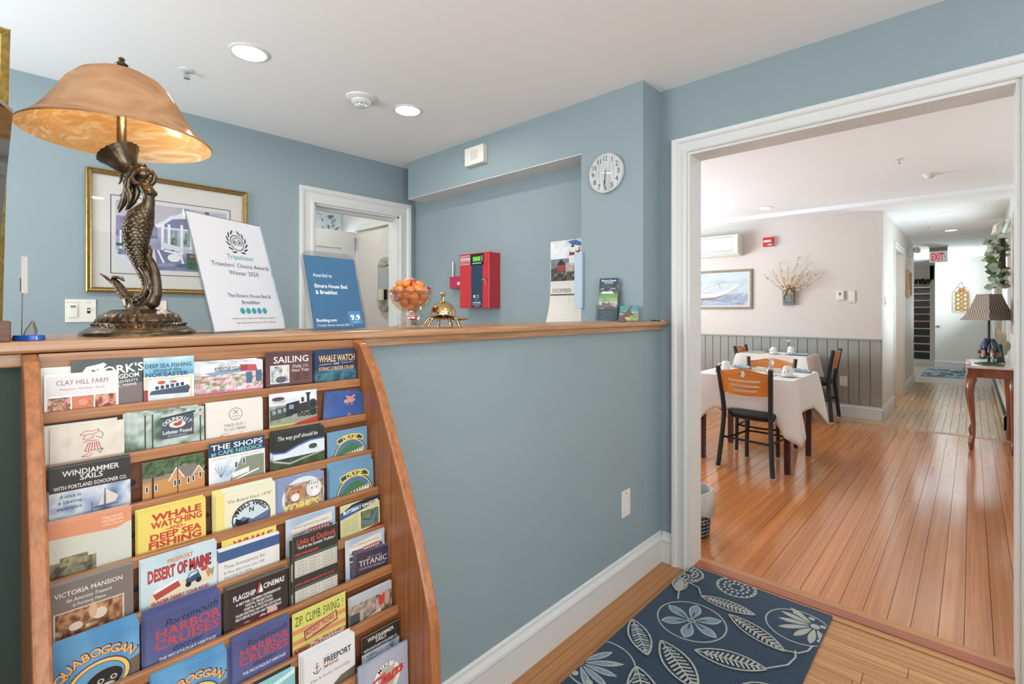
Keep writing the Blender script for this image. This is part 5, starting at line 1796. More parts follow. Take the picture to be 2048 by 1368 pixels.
mb.tube([Mt @ Vector((0.1, -0.008, -0.14)), Vector((0.0, 0.04, 0.16)), Vector((0, 0.04, 0.012))], 0.011, 12); mb.build('stem', STEEL, tb, smooth=50)
mb = MB(); mb.lathe([(0.07, 0), (0.07, 0.008), (0.062, 0.012), (0, 0.013)], 28, Matrix.Translation((0, 0.03, 0))); mb.build('foot', STEEL, tb, smooth=40)

# ---------------- right end of the counter
ho = thing('leaflet_holder', 'clear acrylic holder with tall navy house leaflets by the pillar', 'leaflet holder', (-0.228, 0.225, CZ), math.radians(-80))
tl = Matrix.Rotation(math.radians(-9), 4, 'X')
mb = MB()
mb.box(-0.004, -0.031, 0.0, 0.115, -0.029, 0.088, tl); mb.box(-0.004, -0.029, 0.0, -0.002, -0.001, 0.088, tl); mb.box(0.113, -0.029, 0, 0.115, -0.001, 0.088, tl); mb.box(-0.004, -0.031, 0.0, 0.115, 0.0, 0.002)
mb.box(-0.002, -0.003, 0.0, 0.113, -0.001, 0.15, tl)
mb.build('clear_box', ACR, ho)


def d_inn(p, h):
    p.rect(0, 0, 100, 36, (28, 54, 92)); p.text('Elmere House', 50, 17, 10, (236, 238, 240), w=76, bold=0.02); p.text('Bed & Breakfast', 50, 25, 6, (236, 238, 240), w=46, bold=0.015); p.text('OGUNQUIT, MAINE', 50, 32, 4, (200, 210, 220), w=44)
    p.photo(0, 36, 100, 78, [(150, 176, 214), (50, 70, 54), (30, 44, 36), (196, 206, 220)], 61, 5, 26)
    p.poly([(10, 80), (22, 66), (40, 70), (58, 64), (72, 68), (80, 80)], (222, 218, 210)); p.poly([(46, 70), (54, 60), (62, 70)], (150, 120, 110))
    p.photo(0, 79, 100, 120, [(60, 130, 74), (120, 160, 84), (170, 176, 100)], 62, 3, 20, vert=0.4)
    p.photo(0, 121, 100, 160, [(196, 186, 200), (232, 226, 232), (110, 70, 60), (170, 160, 190)], 63, 4, 22); p.ell(56, 138, 8, 16, (150, 84, 60))
    p.rect(0, 160, 100, h, (56, 66, 84))
    for k in range(10):
        p.text('comfortable rooms close to the beach', 50, 172 + k * 8, 3.4, (196, 204, 214), w=80 - (k % 3) * 12)


mel = None
for k in range(4):
    mb = MB(); mb.box(0, 0, 0, 0.1, 0.0009, 0.212)
    if mel is None:
        o = mb.build('leaflet', mat('inn_leaflet_edge', (196, 180, 160), 0.5))
        pg = Page(0.1, (56, 66, 84), 212); d_inn(pg, 212); pg.build('printed_cover', o, loc=(0, -0.0001, 0.212))
        mel = o
        tag(o, 'tall navy house leaflet, front one in the acrylic holder by the pillar', 'leaflet', 'tall house leaflets in the acrylic holder')
    else:
        o = copy_tree(mel)
        o['label'] = 'tall navy house leaflet behind the front one in the acrylic holder'
    Mh = Matrix.Translation((-0.228, 0.225, CZ)) @ Matrix.Rotation(math.radians(-80), 4, 'Z') @ tl @ Matrix.Translation((0.006 - 0.0012 * k, -0.0265 + 0.004 * k, 0.0028))
    o.matrix_world = Mh

ch = thing('card_holder', 'small teal topped card box with garden picture beside the leaflets', 'card holder', (-0.232, 0.095, CZ), math.radians(-76))
mb = MB(); mb.box(0, -0.022, 0, 0.088, 0.0, 0.05, Matrix.Rotation(math.radians(-8), 4, 'X')); mb.build('card_box', mat('pale_card', (222, 200, 180), 0.5), ch, bevel=0.001)
pg = Page(0.088, (96, 170, 160), 56)
pg.photo(0, 2, 100, 26, [(150, 176, 206), (60, 80, 60), (210, 214, 220), (40, 54, 44)], 64, 5, 20); pg.photo(0, 26, 100, 55, [(60, 130, 74), (176, 184, 90), (90, 150, 80)], 65, 4, 18); pg.rect(26, 34, 60, 55, (206, 206, 110)); pg.text('83', 43, 49, 6, (110, 90, 40))
o = pg.build('picture', ch); o.matrix_local = Matrix.Rotation(math.radians(-8), 4, 'X') @ Matrix.Translation((0, -0.0222, 0.0495))
mb = MB(); mb.box(0.0, -0.016, 0.05, 0.088, -0.008, 0.074, Matrix.Rotation(math.radians(-8), 4, 'X')); mb.build('cards', mat('teal_cards', (74, 150, 146), 0.4), ch)
se = thing('seal_figure', 'grey-brown wooden seal cut-out with raised nose on the counter', 'figurine', (-0.33, 0.012, CZ), RZV)
mb = MB()
mb.prism([(-0.036, 0.0), (0.004, 0.0), (0.010, 0.006), (-0.004, 0.018), (0.012, 0.024), (0.020, 0.020), (0.022, 0.027), (0.017, 0.036), (0.021, 0.044), (0.025, 0.034), (0.030, 0.040), (0.027, 0.052), (0.024, 0.058), (0.034, 0.074), (0.029, 0.073), (0.020, 0.066), (0.013, 0.058), (0.010, 0.046), (-0.004, 0.034), (-0.022, 0.026), (-0.030, 0.016)], -0.006, 0.006, 'y')
mb.build('seal_body', wood('driftwood', (98, 82, 78), (124, 106, 100), 'z', fine=90, long=8, rough=0.7), se, bevel=0.0015)
mb = MB(); mb.ball((0.021, -0.007, 0.058), 0.0016, 8, 6); mb.build('eye', BLK, se)
cd = thing('flat_dark_card', 'flat dark slip with a pale end lying at the far right of the counter', 'case', (-0.125, -0.028, CZ))  # thin dark and white card lying flat
mb = MB(); mb.box(0, -0.012, 0, 0.05, 0.012, 0.006); mb.build('card_body', mat('dark_slate_plastic', (50, 62, 70), 0.4), cd, bevel=0.001)
mb = MB(); mb.box(0.05, -0.011, 0, 0.088, 0.011, 0.005); mb.build('pale_end', mat('pale_grey_card', (190, 196, 198), 0.5), cd, bevel=0.001)
# ================================================================== office walls and ceiling
PLATE = mat('ivory_plastic', (226, 224, 214), 0.35)
DARK = mat('dark_slot', (40, 40, 42), 0.5)
CAN = mat('white_fixture_enamel', (222, 222, 220), 0.35)
GLOW = mat('lit_diffuser', (255, 250, 240), 0.5, emit=(255, 248, 236), estr=190.0)
GLOW_D = mat('lit_diffuser_dining', (255, 250, 240), 0.5, emit=(255, 246, 230), estr=14.0)


def downlight(x, y, z, label, r=0.078, glow=GLOW):
    t = thing('recessed_downlight', label, 'ceiling light', (x, y, z))
    mb = MB(); mb.lathe([(r, 0.0), (r, -0.004), (r - 0.012, -0.006), (r - 0.014, -0.001), (r - 0.014, 0.0)], 40, caps=False); mb.build('trim_ring', CAN, t, smooth=40)
    mb = MB(); mb.lathe([(0.0, -0.0025), (r - 0.014, -0.0025), (r - 0.014, -0.0005), (0.0, -0.0005)], 40, caps=False); mb.build('diffuser', glow, t)
    return t


def sprinkler(x, y, z, label):
    t = thing('fire_sprinkler', label, 'sprinkler', (x, y, z))
    mb = MB(); mb.lathe([(0.032, 0), (0.032, -0.002), (0.022, -0.005), (0.010, -0.006)], 28); mb.build('escutcheon', CAN, t, smooth=40)
    CH = mat('chrome', (200, 200, 200), 0.12, 1.0)
    mb = MB(); mb.tube([(0, 0, 0), (0, 0, -0.014)], 0.006, 10)
    for s in (-1, 1):
        mb.tube([(0.004 * s, 0, -0.012), (0.011 * s, 0, -0.020), (0.010 * s, 0, -0.030), (0.002 * s, 0, -0.037)], 0.0018, 6)
    mb.build('frame_arms', CH, t, smooth=60)
    mb = MB(); mb.tube([(0, 0, -0.014), (0, 0, -0.035)], 0.0015, 6); mb.build('glass_bulb', mat('sprinkler_bulb', (130, 60, 50), 0.1), t)
    mb = MB(); mb.lathe([(0.013, -0.037), (0.014, -0.0385), (0.0, -0.040)], 16); mb.build('deflector', CH, t, smooth=40)
    return t


def smoke(x, y, z, label, k=1.0):
    t = thing('smoke_detector', label, 'smoke detector', (x, y, z))
    mb = MB(); mb.lathe([(0.078 * k, 0), (0.076 * k, -0.006 * k), (0.062 * k, -0.014 * k), (0.052 * k, -0.016 * k)], 40); mb.build('base', CAN, t, smooth=40)
    mb = MB(); mb.lathe([(0.050 * k, -0.015 * k), (0.049 * k, -0.024 * k), (0.040 * k, -0.032 * k), (0.030 * k, -0.035 * k)], 40); mb.build('housing', CAN, t, smooth=40)
    mb = MB(); mb.lathe([(0.028 * k, -0.034 * k), (0.028 * k, -0.040 * k)], 32); mb.build('sensing_gap', DARK, t)
    for i in range(8):
        a = 2 * PI * i / 8
        mb = MB(); mb.box(0.027 * k, -0.004 * k, -0.040 * k, 0.030 * k, 0.004 * k, -0.034 * k, Matrix.Rotation(a, 4, 'Z')); mb.build('rib', CAN, t)
    mb = MB(); mb.lathe([(0.031 * k, -0.040 * k), (0.030 * k, -0.046 * k), (0.022 * k, -0.049 * k), (0, -0.050 * k)], 32); mb.build('cap', CAN, t, smooth=40)
    return t


downlight(-1.576, 1.122, H, 'lit round downlight in the ceiling nearest the amber lamp')
downlight(-0.749, 1.132, H, 'lit round downlight in the ceiling nearest the soffit')
downlight(-1.6, -1.0, H, 'added unseen downlight in the lobby ceiling above the photographer')  # this and the next three are unseen, added to light lobby and office
downlight(-1.6, -2.5, H, 'added unseen downlight in the lobby ceiling by the rear window')
downlight(-2.9, -1.8, H, 'added unseen downlight in the lobby ceiling by the side window')
downlight(-2.9, 1.0, H, 'added unseen downlight above the left end of the office')
downlight(-0.5, 2.62, 2.36, 'added unseen downlight in the small room behind the office', 0.07)  # unseen fixture, added to brighten the white door
sprinkler(-1.715, 1.507, H, 'small fire sprinkler in the ceiling above the amber lamp')
smoke(-1.008, 1.182, H, 'white smoke detector with stepped housing between the two downlights')

# ---------------- framed porch print
t = thing('framed_print', 'gilt framed print of a white porch and gazebo with wide mat', 'picture', (-2.013, 2.079, 1.368))
W_, H_ = 0.749, 0.625
GILT = mat('antique_gilt', (152, 126, 74), 0.35, 0.7, bump=0.2, bscale=120, var=0.25, vscale=60)
mb = MB(); mb.moulding([(0, 0), (0, H_), (W_, H_), (W_, 0)], [(0, 0), (0, 0.020), (0.005, 0.024), (0.010, 0.017), (0.016, 0.015), (0.022, 0.019), (0.025, 0.016), (0.025, 0.0)], lambda a, b, p: (a, -p, b), closed=True)
mb.build('frame', GILT, t)
mb = MB(); mb.box(0.02, -0.006, 0.02, W_ - 0.02, -0.001, H_ - 0.02); mb.build('mat_board', mat('cream_mat_board', (222, 216, 210), 0.8), t)
p = Page(W_, None)
h100 = H_ / W_ * 100
p.rect(13, 16, 88, 70.5, (70, 70, 110)); p.rect(13.6, 16.6, 87.4, 69.9, (222, 216, 212)); p.rect(16, 19.5, 85, 66.5, (150, 146, 190))
p.photo(16, 19.5, 85, 66.5, [(120, 116, 160), (170, 168, 200), (196, 196, 214)], 71, 5, 34)
p.photo(60, 19.5, 85, 34, [(170, 172, 190), (206, 206, 216)], 72, 4, 12)
p.photo(16, 30, 40, 44, [(110, 104, 150), (140, 130, 176), (90, 84, 130)], 73, 4, 14)
p.poly([(16, 19.5), (58, 21), (38, 34), (24, 30), (16, 28)], (190, 178, 196)); p.poly([(38, 34), (58, 21), (64, 23), (40, 36)], (236, 234, 240))
p.photo(18, 42, 34, 50, [(50, 84, 66), (80, 104, 84)], 74, 5, 12)
for k in range(7):
    p.rect(18 + k * 2.6, 40, 19.2 + k * 2.6, 54, (232, 230, 238))
p.rect(16, 49, 36, 51, (60, 80, 84)); p.poly([(16, 54), (44, 52), (44, 66.5), (16, 66.5)], (216, 214, 222))
p.photo(17, 53, 30, 57, [(70, 70, 96), (200, 200, 214)], 75, 12, 18)
p.poly([(42, 32), (48, 26), (58, 24), (68, 28), (74, 36), (42, 36)], (228, 226, 236)); p.poly([(44, 33), (49, 28.5), (58, 27), (66, 30), (70, 35), (44, 35)], (110, 112, 160))
for u in (42, 46, 54, 60, 66, 71):
    p.rect(u, 32 + abs(u - 56) * 0.06, u + 1.7, 54, (238, 236, 242))
for u in (48, 56, 62, 68):
    p.photo(u, 37, u + 4, 48, [(60, 92, 80), (130, 150, 160), (180, 196, 206)], int(u), 3, 6)
p.poly([(42, 46), (56, 49), (56, 53), (42, 50)], (222, 222, 234)); p.poly([(57, 49), (78, 52), (78, 57), (57, 53)], (214, 214, 228))
for k in range(14):
    p.rect(57.5 + k * 1.45, 49.6 + k * 0.2, 58.1 + k * 1.45, 54 + k * 0.2, (150, 150, 186))
p.poly([(38, 52), (50, 51), (52, 66), (40, 66)], (120, 116, 160)); p.line([(40, 52), (44, 62)], 1.2, (240, 240, 246)); p.line([(44, 52), (54, 54), (56, 62)], 1.4, (240, 240, 246)); p.ell(50, 57, 4, 3, (236, 236, 242)); p.line([(42, 62), (58, 64)], 1.2, (240, 240, 246))
p.photo(40, 61, 70, 66.5, [(70, 74, 120), (110, 116, 160), (150, 150, 186)], 76, 4, 16)
p.photo(58, 53, 72, 65, [(40, 80, 54), (70, 110, 70), (34, 60, 46)], 77, 5, 16)
for u, t_ in ((61, 55), (63, 54.6), (68, 54), (69, 53.6)):
    p.ell(u, t_, 1.0, 0.8, (226, 96, 76))
p.rect(70, 20, 73, 26, (90, 90, 150))
p.build('art_print', t, print_mat('matte_print', 0.6, 0.3), loc=(0, -0.0062, H_))
mb = MB(); mb.box(0.022, -0.0135, 0.022, W_ - 0.022, -0.0115, H_ - 0.022); mb.build('glazing', glass_mat('picture_glass', (252, 253, 253), 0.95, 0.01), t)

# ---------------- switch plates on the back wall
def plate(name, label, cat, loc, rz, wd, ht, kind):
    t = thing(name, label, cat, loc, rz)
    mb = MB(); mb.box(0, -0.005, 0, wd, 0, ht); mb.build('cover_plate', PLATE, t, bevel=0.002)
    for j, k in enumerate(kind):
        u = wd * (j + 0.5) / len(kind)
        if k == 'timer':
            mb = MB(); mb.box(u - 0.017, -0.009, ht * 0.2, u + 0.017, -0.005, ht * 0.76); mb.build('timer_body', CAN, t, bevel=0.001)
            mb = MB(); mb.box(u - 0.010, -0.0096, ht * 0.64, u + 0.010, -0.009, ht * 0.72); mb.build('display', mat('grey_lcd', (110, 116, 104), 0.2), t)
            mb = MB(); mb.box(u - 0.013, -0.0098, ht * 0.24, u + 0.013, -0.009, ht * 0.56); mb.build('button', PLATE, t, bevel=0.001)
        elif k == 'toggle':
            mb = MB(); mb.box(u - 0.006, -0.0056, ht * 0.38, u + 0.006, -0.005, ht * 0.62); mb.build('toggle_slot', DARK, t)
            mb = MB(); mb.box(u - 0.004, -0.016, ht * 0.5, u + 0.004, -0.005, ht * 0.57); mb.build('toggle_lever', CAN, t, bevel=0.001)
        elif k == 'rocker':
            mb = MB(); mb.prism([(-0.005, ht * 0.18), (-0.011, ht * 0.22), (-0.006, ht * 0.5), (-0.008, ht * 0.78), (-0.005, ht * 0.8)], u - 0.016, u + 0.016, 'x'); mb.build('rocker', CAN, t)
            mb = MB(); mb.box(u - 0.004, -0.0058, ht * 0.86, u + 0.004, -0.005, ht * 0.90); mb.build('indicator', DARK, t)
        else:
            for zc in (0.31, 0.69):
                mb = MB(); mb.lathe([(0.0165, 0), (0.0165, 0.002), (0.0, 0.0022)], 20, Matrix.Translation((u, -0.005, ht * zc)) @ Matrix.Rotation(PI / 2, 4, 'X')); mb.build('socket', CAN, t)
                for s in (-1, 1):
                    mb = MB(); mb.box(u + s * 0.006 - 0.001, -0.0076, ht * zc - 0.002, u + s * 0.006 + 0.001, -0.0071, ht * zc + 0.007); mb.build('slot', DARK, t)
    return t


t = plate('switch_plate', 'ivory double plate with timer and toggle switch left of the lamp', 'switch', (-2.088, 2.08, 1.216), 0, 0.117, 0.114, ('timer', 'toggle'))
p = Page(0.117, None); p.text('MEN & LIGHTING', 26, 16, 4, (120, 120, 118), w=44); p.text('NIGHT', 76, 16, 4, (120, 120, 118), w=20); p.build('handwriting', t, loc=(0, -0.0052, 0.114))
t = plate('outlet_plate', 'white socket plate half hidden behind the mermaid lamp', 'outlet', (-1.762, 2.08, 1.222), 0, 0.09, 0.106, ('socket',))
p = Page(0.09, None); p.text('REFRIGERATOR', 50, 14, 5, (130, 130, 128), w=60); p.build('handwriting', t, loc=(0, -0.0052, 0.106))
plate('light_switch', 'white rocker switch low on the blue half wall', 'switch', (-0.386, 0.0, 0.328), 0, 0.076, 0.121, ('rocker',))

# ---------------- wall clock on the pillar
t = thing('wall_clock', 'round weathered white wall clock with black numerals on the pillar', 'clock', (-0.18, 0.2, 1.975), -PI / 2)
R_ = 0.1
RX = Matrix.Rotation(PI / 2, 4, 'X')
CW = wood('whitewashed_boards', (176, 180, 182), (208, 210, 210), 'z', fine=60, long=6, rough=0.6, bump=0.1)
mb = MB(); mb.lathe([(R_, 0.003), (R_, 0.018), (R_ - 0.001, 0.019), (0.0, 0.019)], 56, RX); mb.lathe([(0, 0.0), (0.05, 0.0), (0.05, 0.004), (R_ - 0.01, 0.004)], 32, RX)
mb.build('clock_face', CW, t, smooth=40)
p = Page(0.2, None)
for k in range(12):
    a = math.radians(90 - 30 * (k + 1))
    p.text(str(k + 1), 50 + 37.5 * math.cos(a), 50 - 37.5 * math.sin(a) + 6.2, 12.5, (44, 46, 48), bold=0.0, w=(11 if k >= 9 else None))
    p.ell(50 + 47 * math.cos(a), 50 - 47 * math.sin(a), 0.8, 0.8, (50, 52, 54), 8)
for k in range(60):
    a = 2 * PI * k / 60
    p.ell(50 + 47 * math.cos(a), 50 - 47 * math.sin(a), 0.35, 0.35, (90, 92, 94), 6)
for u in (31, 53, 62):
    p.rect(u, 50 - math.sqrt(max(0, 44 ** 2 - (u - 50) ** 2)), u + 0.7, 50 + math.sqrt(max(0, 44 ** 2 - (u - 50) ** 2)), (150, 154, 156))
p.build('numerals', t, print_mat('matte_print', 0.6, 0.3), loc=(-0.1, -0.0195, 0.1))
HM = mat('black_clock_hand', (26, 26, 28), 0.3)
for nm, ang, ln in (('hour_hand', math.radians(-14), 0.045), ('minute_hand', math.radians(-96), 0.074)):
    mb = MB(); mb.prism([(-0.018, -0.0012), (-0.018, 0.0012), (ln * 0.45, 0.002), (ln * 0.6, 0.0042), (ln, 0.0), (ln * 0.6, -0.0042), (ln * 0.45, -0.002)], -0.0225, -0.0215, 'y', Matrix.Rotation(-ang, 4, 'Y')); mb.build(nm, HM if nm != 'hour_hand' else mat('reflecting_clock_hand', (210, 212, 214), 0.15, 0.9), t)  # pale hour hand: a white reflection on black put into its colour
mb = MB(); mb.lathe([(0.006, 0.019), (0.006, 0.024), (0.0, 0.025)], 16, RX); mb.build('hub', BRASS, t, smooth=40)

# ---------------- sounder on the soffit
t = thing('door_chime', 'white louvred chime box on the blue soffit', 'chime', (-0.18, 1.255, 2.212), -PI / 2)
mb = MB(); mb.box(0, -0.04, 0, 0.175, 0, 0.115); mb.build('housing', PLATE, t, bevel=0.004)
for k in range(3):
    for j in range(9):
        mb = MB(); mb.box(0.058 + k * 0.022, -0.0408, 0.03 + j * 0.007, 0.076 + k * 0.022, -0.04, 0.0325 + j * 0.007); mb.build('louvre_slot', DARK if False else mat('grey_slot', (170, 168, 160), 0.6), t)

# ---------------- fire alarm panel with its communicator
REDP = mat('red_enamel', (190, 48, 56), 0.35, coat=0.2)
t = thing('fire_alarm_panel', 'red fire alarm cabinet with dark blue strip and green display', 'alarm panel', (-0.015, 1.42, 1.292), -PI / 2)
mb = MB(); mb.box(0, -0.085, 0, 0.29, 0, 0.366); mb.build('cabinet', REDP, t, bevel=0.002)
mb = MB(); mb.box(-0.002, -0.102, -0.001, 0.29, -0.0855, 0.368); mb.build('door', REDP, t, bevel=0.003)
NAVY = mat('navy_panel', (38, 62, 84), 0.4)
mb = MB(); mb.box(0.118, -0.1032, 0.004, 0.228, -0.102, 0.286); mb.build('blue_strip', NAVY, t)
mb = MB(); mb.box(0.112, -0.106, 0.286, 0.240, -0.102, 0.362); mb.build('keypad_bezel', mat('black_bezel', (24, 32, 40), 0.3), t, bevel=0.002)
mb = MB(); mb.box(0.138, -0.107, 0.312, 0.212, -0.106, 0.342); mb.build('display', mat('green_lcd', (96, 176, 70), 0.2, emit=(96, 190, 70), estr=0.5), t)
for j in range(4):
    mb = MB(); mb.box(0.136 + j * 0.022, -0.107, 0.295, 0.150 + j * 0.022, -0.106, 0.302); mb.build('key_label', CAN, t)
for j in range(4):
    mb = MB(); mb.box(0.222, -0.107, 0.310 + j * 0.010, 0.230, -0.106, 0.316 + j * 0.010); mb.build('button', CAN, t)
p = Page(0.318, None)
p.rect(3, 4, 33, 23, (232, 222, 220)); p.rect(4, 5, 32, 22, (190, 48, 56)); p.rect(4, 9.5, 32, 14.5, (232, 222, 220)); p.text('Monadnock', 18, 13.6, 3.2, (190, 48, 56), w=25, bold=0.03); p.text('FIRE & SECURITY', 18, 8.6, 2.0, (236, 226, 224), w=22); p.text('SECURITY SYSTEMS', 18, 17.6, 2.2, (236, 226, 224), w=24); p.text('(800) 555-0100', 18, 20.8, 1.7, (236, 226, 224), w=20)
c = (224, 230, 234)
p.poly([(44, 89), (49, 88), (49, 93), (46.5, 95.5), (44, 93)], c); p.text('SILENT', 57, 90.4, 2.4, c, w=10); p.text('KNIGHT', 57, 94.4, 2.4, c, w=11); p.text('by Honeywell', 54, 99, 1.6, c, w=12)
p.text('IntelliKnight', 54, 105.4, 3.2, c, w=24, bold=0.02); p.text('ADDRESSABLE FIRE CONTROL', 54, 108.5, 1.3, c, w=28); p.text('Model 5700', 55, 112.2, 2.0, c, w=14)
p.build('panel_lettering', t, loc=(0, -0.1034, 0.368))
mb = MB(); mb.lathe([(0.007, 0.102), (0.007, 0.107), (0.0, 0.108)], 16, Matrix.Translation((0.262, 0, 0.186)) @ RX); mb.build('lock', BLK, t)
mb = MB(); mb.tube([(0.262, -0.106, 0.186), (0.240, -0.118, 0.187), (0.230, -0.118, 0.182)], 0.0018, 6); mb.tube([(0.262, -0.108, 0.184), (0.262, -0.109, 0.150)], 0.003, 6, squash=(1, 0.3)); mb.build('key', STEEL, t)
t = thing('alarm_communicator', 'small crimson radio box with white antenna beside the alarm cabinet', 'radio box', (-0.015, 1.60, 1.432), -PI / 2)
mb = MB(); mb.box(0, -0.045, 0, 0.17, 0, 0.088); mb.build('case', mat('crimson_plastic', (184, 44, 84), 0.35), t, bevel=0.005)
mb = MB(); mb.box(0.088, -0.0458, 0.026, 0.116, -0.045, 0.046); mb.build('label_tag', PLATE, t)
mb = MB(); mb.tube([(0.012, -0.022, 0.088), (0.012, -0.022, 0.20)], 0.006, 10); mb.build('antenna', CAN, t, smooth=60)

# ---------------- calendar and hanging folder at the pillar edge
t = thing('wall_calendar', 'December wall calendar with lighthouse photograph beside the pillar', 'calendar', (-0.016, 0.70, 1.69), -PI / 2)
CALP = Page(0.30, (226, 222, 216), 100)
CALP.photo(1, 1, 99, 80, [(206, 212, 222), (236, 238, 242), (170, 184, 206)], 81, 4, 30)
CALP.poly([(44, 3), (62, 1), (80, 10), (74, 14), (52, 10)], (70, 104, 168)); CALP.photo(1, 36, 99, 80, [(96, 110, 136), (130, 140, 160), (80, 86, 100)], 82, 5, 30)
CALP.photo(1, 54, 99, 80, [(60, 50, 46), (110, 100, 96), (40, 36, 36), (150, 146, 140)], 83, 9, 36)
CALP.photo(38, 44, 99, 62, [(150, 138, 124), (206, 196, 182), (120, 104, 90)], 84, 7, 24)
CALP.poly([(46, 30), (99, 28), (99, 44), (46, 46)], (232, 228, 222)); CALP.poly([(48, 23), (99, 22), (99, 29), (46, 31)], (128, 50, 46)); CALP.rect(50, 14, 60, 25, (234, 230, 224)); CALP.poly([(50, 15), (55, 9), (60, 15)], (60, 44, 40)); CALP.rect(69, 16, 71.5, 24, (170, 50, 50))
for u in (60, 71, 82, 92):
    CALP.rect(u, 33, u + 4, 40, (60, 58, 60)); CALP.rect(u, 24, u + 4, 28, (220, 216, 210))
CALP.poly([(16, 48), (27, 36), (38, 48)], (50, 44, 46)); CALP.rect(17, 48, 37, 60, (170, 60, 50))
mb = MB(); mb.box(0, -0.003, -0.27, 0.30, 0, 0); mb.build('photo_page', PAPER, t)
CALP.build('photo_print', t, loc=(0, -0.0032, 0))
n = 10
mb = MB(); vs, fs = [], []
pp = Page(0.30, None)
for j in range(n + 1):
    s = j / n
    vs += [(-0.018 * s ** 2, -0.004 - 0.03 * s ** 2, -0.272 - 0.235 * s), (0.30, -0.004 - 0.012 * s ** 2, -0.272 - 0.235 * s)]
fs = [(2 * j, 2 * j + 1, 2 * j + 3, 2 * j + 2) for j in range(n)]
mb.add(vs, fs)
o = mb.build('date_page', mat('calendar_paper', (228, 222, 214), 0.6), t); sol = o.modifiers.new('th', 'SOLIDIFY'); sol.thickness = 0.001
pp.text('DECEMBER', 6, 12, 8, (120, 118, 114), 'L', w=46)
pp.rect(1, 15, 99, 18, (96, 92, 86))
for r0 in range(3):
    for c0 in range(7):
        pp.text(str(r0 * 7 + c0 + 1), 5 + c0 * 14, 28 + r0 * 17, 3, (130, 128, 124))
pp.build('date_lettering', t, loc=(0, -0.0062, -0.272), rot=(math.radians(-1.5), 0, 0))
mb = MB(); mb.box(-0.199, 0.345, 1.285, -0.181, 0.395, 1.585)
o = mb.build('hanging_folder', mat('pale_blue_card', (176, 192, 210), 0.5), bevel=0.002); tag(o, 'narrow pale blue folder hanging at the edge of the pillar', 'folder')

# ---------------- small room behind the office
t = thing('room_door', 'white panelled door standing in the room behind the office', 'door', (-0.62, 3.02, 0))
mb = MB(); mb.box(0, 0, 0.01, 0.63, 0.04, 2.0); mb.build('leaf', WHITE, t)
for (z0, z1) in ((1.15, 1.86), (0.2, 0.98)):
    mb = MB(); mb.moulding([(0.12, z0), (0.12, z1), (0.5, z1), (0.5, z0)], [(0, 0), (0.006, 0.008), (0.018, 0.006), (0.024, 0)], lambda a, b, q: (a, -q, b), closed=True); mb.build('panel_moulding', WHITE, t)
mb = MB(); mb.tube([(0.618, -0.006, 1.83), (0.618, -0.006, 1.95)], 0.006, 8); mb.build('hinge', STEEL, t)
t = thing('window_valance', 'white valance printed with blue-grey leaves seen through the back doorway', 'valance', (-0.62, 3.5, 2.06))
mb = MB()
nn = 40
for j in range(2):
    pass
vs = []
for i in range(nn + 1):
    x = 0.76 * i / nn
    yy = 0.012 * math.sin(i * 1.3)
    vs += [(x, yy, 0), (x, yy * 0.6, 0.19)]
mb.add(vs, [(2 * i, 2 * i + 2, 2 * i + 3, 2 * i + 1) for i in range(nn)])
o = mb.build('cloth', mat('valance_cotton', (214, 218, 220), 0.85), t); o.modifiers.new('t', 'SOLIDIFY').thickness = 0.004
p = Page(0.76, None)
rr_ = random.Random(9)
for k in range(46):
    u, t0 = rr_.uniform(2, 98), rr_.uniform(2, 22)
    p.ell(u, t0, rr_.uniform(1.2, 3.4), rr_.uniform(0.5, 1.1), rr_.choice(((104, 124, 140), (126, 142, 154), (84, 104, 122))), 10, rot=rr_.uniform(0.6, 2.4))
p.build('leaf_print', t, print_mat('cloth_print', 0.85, 0.1), loc=(0, -0.017, 0.19))
mb = MB(); mb.box(-0.02, 0.014, 0.186, 0.78, 0.03, 0.206); mb.build('rod', CAN, t)
t = thing('mirror_sconce', 'narrow whitewashed shell-topped mirror sconce with a candle on the back room wall', 'sconce', (0.012, 2.64, 1.27), -PI / 2)
t.scale = (1.7, 1, 1)
WWASH = mat('whitewashed_carving', (190, 186, 172), 0.7, bump=0.6, bscale=180, var=0.15, vscale=60)
out = []
for i in range(13):
    a = PI * i / 12
    out.append((0.06 + 0.06 * math.cos(a), 0.40 + 0.07 * math.sin(a)))
for i in range(13):
    a = PI + PI * i / 12
    out.append((0.06 + 0.06 * math.cos(a), 0.06 + 0.06 * math.sin(a)))
mb = MB(); mb.prism(out, -0.018, 0, 'y'); mb.build('carved_back', WWASH, t, bevel=0.004)
mb = MB(); mb.box(0.025, -0.0195, 0.10, 0.095, -0.018, 0.37); mb.build('mirror_glass', mat('pale_mirror', (214, 220, 224), 0.04, 1.0), t)
for k in range(9):
    a = math.radians(20 + k * 17.5)
    for zc, sg in ((0.385, 1), (0.055, -1)):
        mb = MB(); mb.tube([(0.06, -0.02, zc), (0.06 + 0.045 * math.cos(a), -0.024, zc + sg * 0.055 * math.sin(a))], [0.003, 0.0065], 6); mb.build('shell_rib', WWASH, t)
mb = MB(); mb.lathe([(0.03, 0), (0.032, 0.006), (0.02, 0.008)], 20, Matrix.Translation((0.06, -0.045, 0.09))); mb.build('candle_shelf', WWASH, t)
mb = MB(); mb.lathe([(0.02, 0), (0.02, 0.09), (0.017, 0.092), (0, 0.09)], 20, Matrix.Translation((0.06, -0.045, 0.098))); mb.build('candle', mat('cream_wax', (228, 218, 190), 0.5), t, smooth=40)
mb = MB(); mb.box(0.0, 2.2, 2.022, 0.03, 3.02, 2.034); mb.box(0.004, 2.2, 2.034, 0.06, 3.02, 2.062); mb.box(-0.012, 2.2, 2.01, 0.012, 3.02, 2.022)
struct(mb.build('trim_back_room', WHITE))

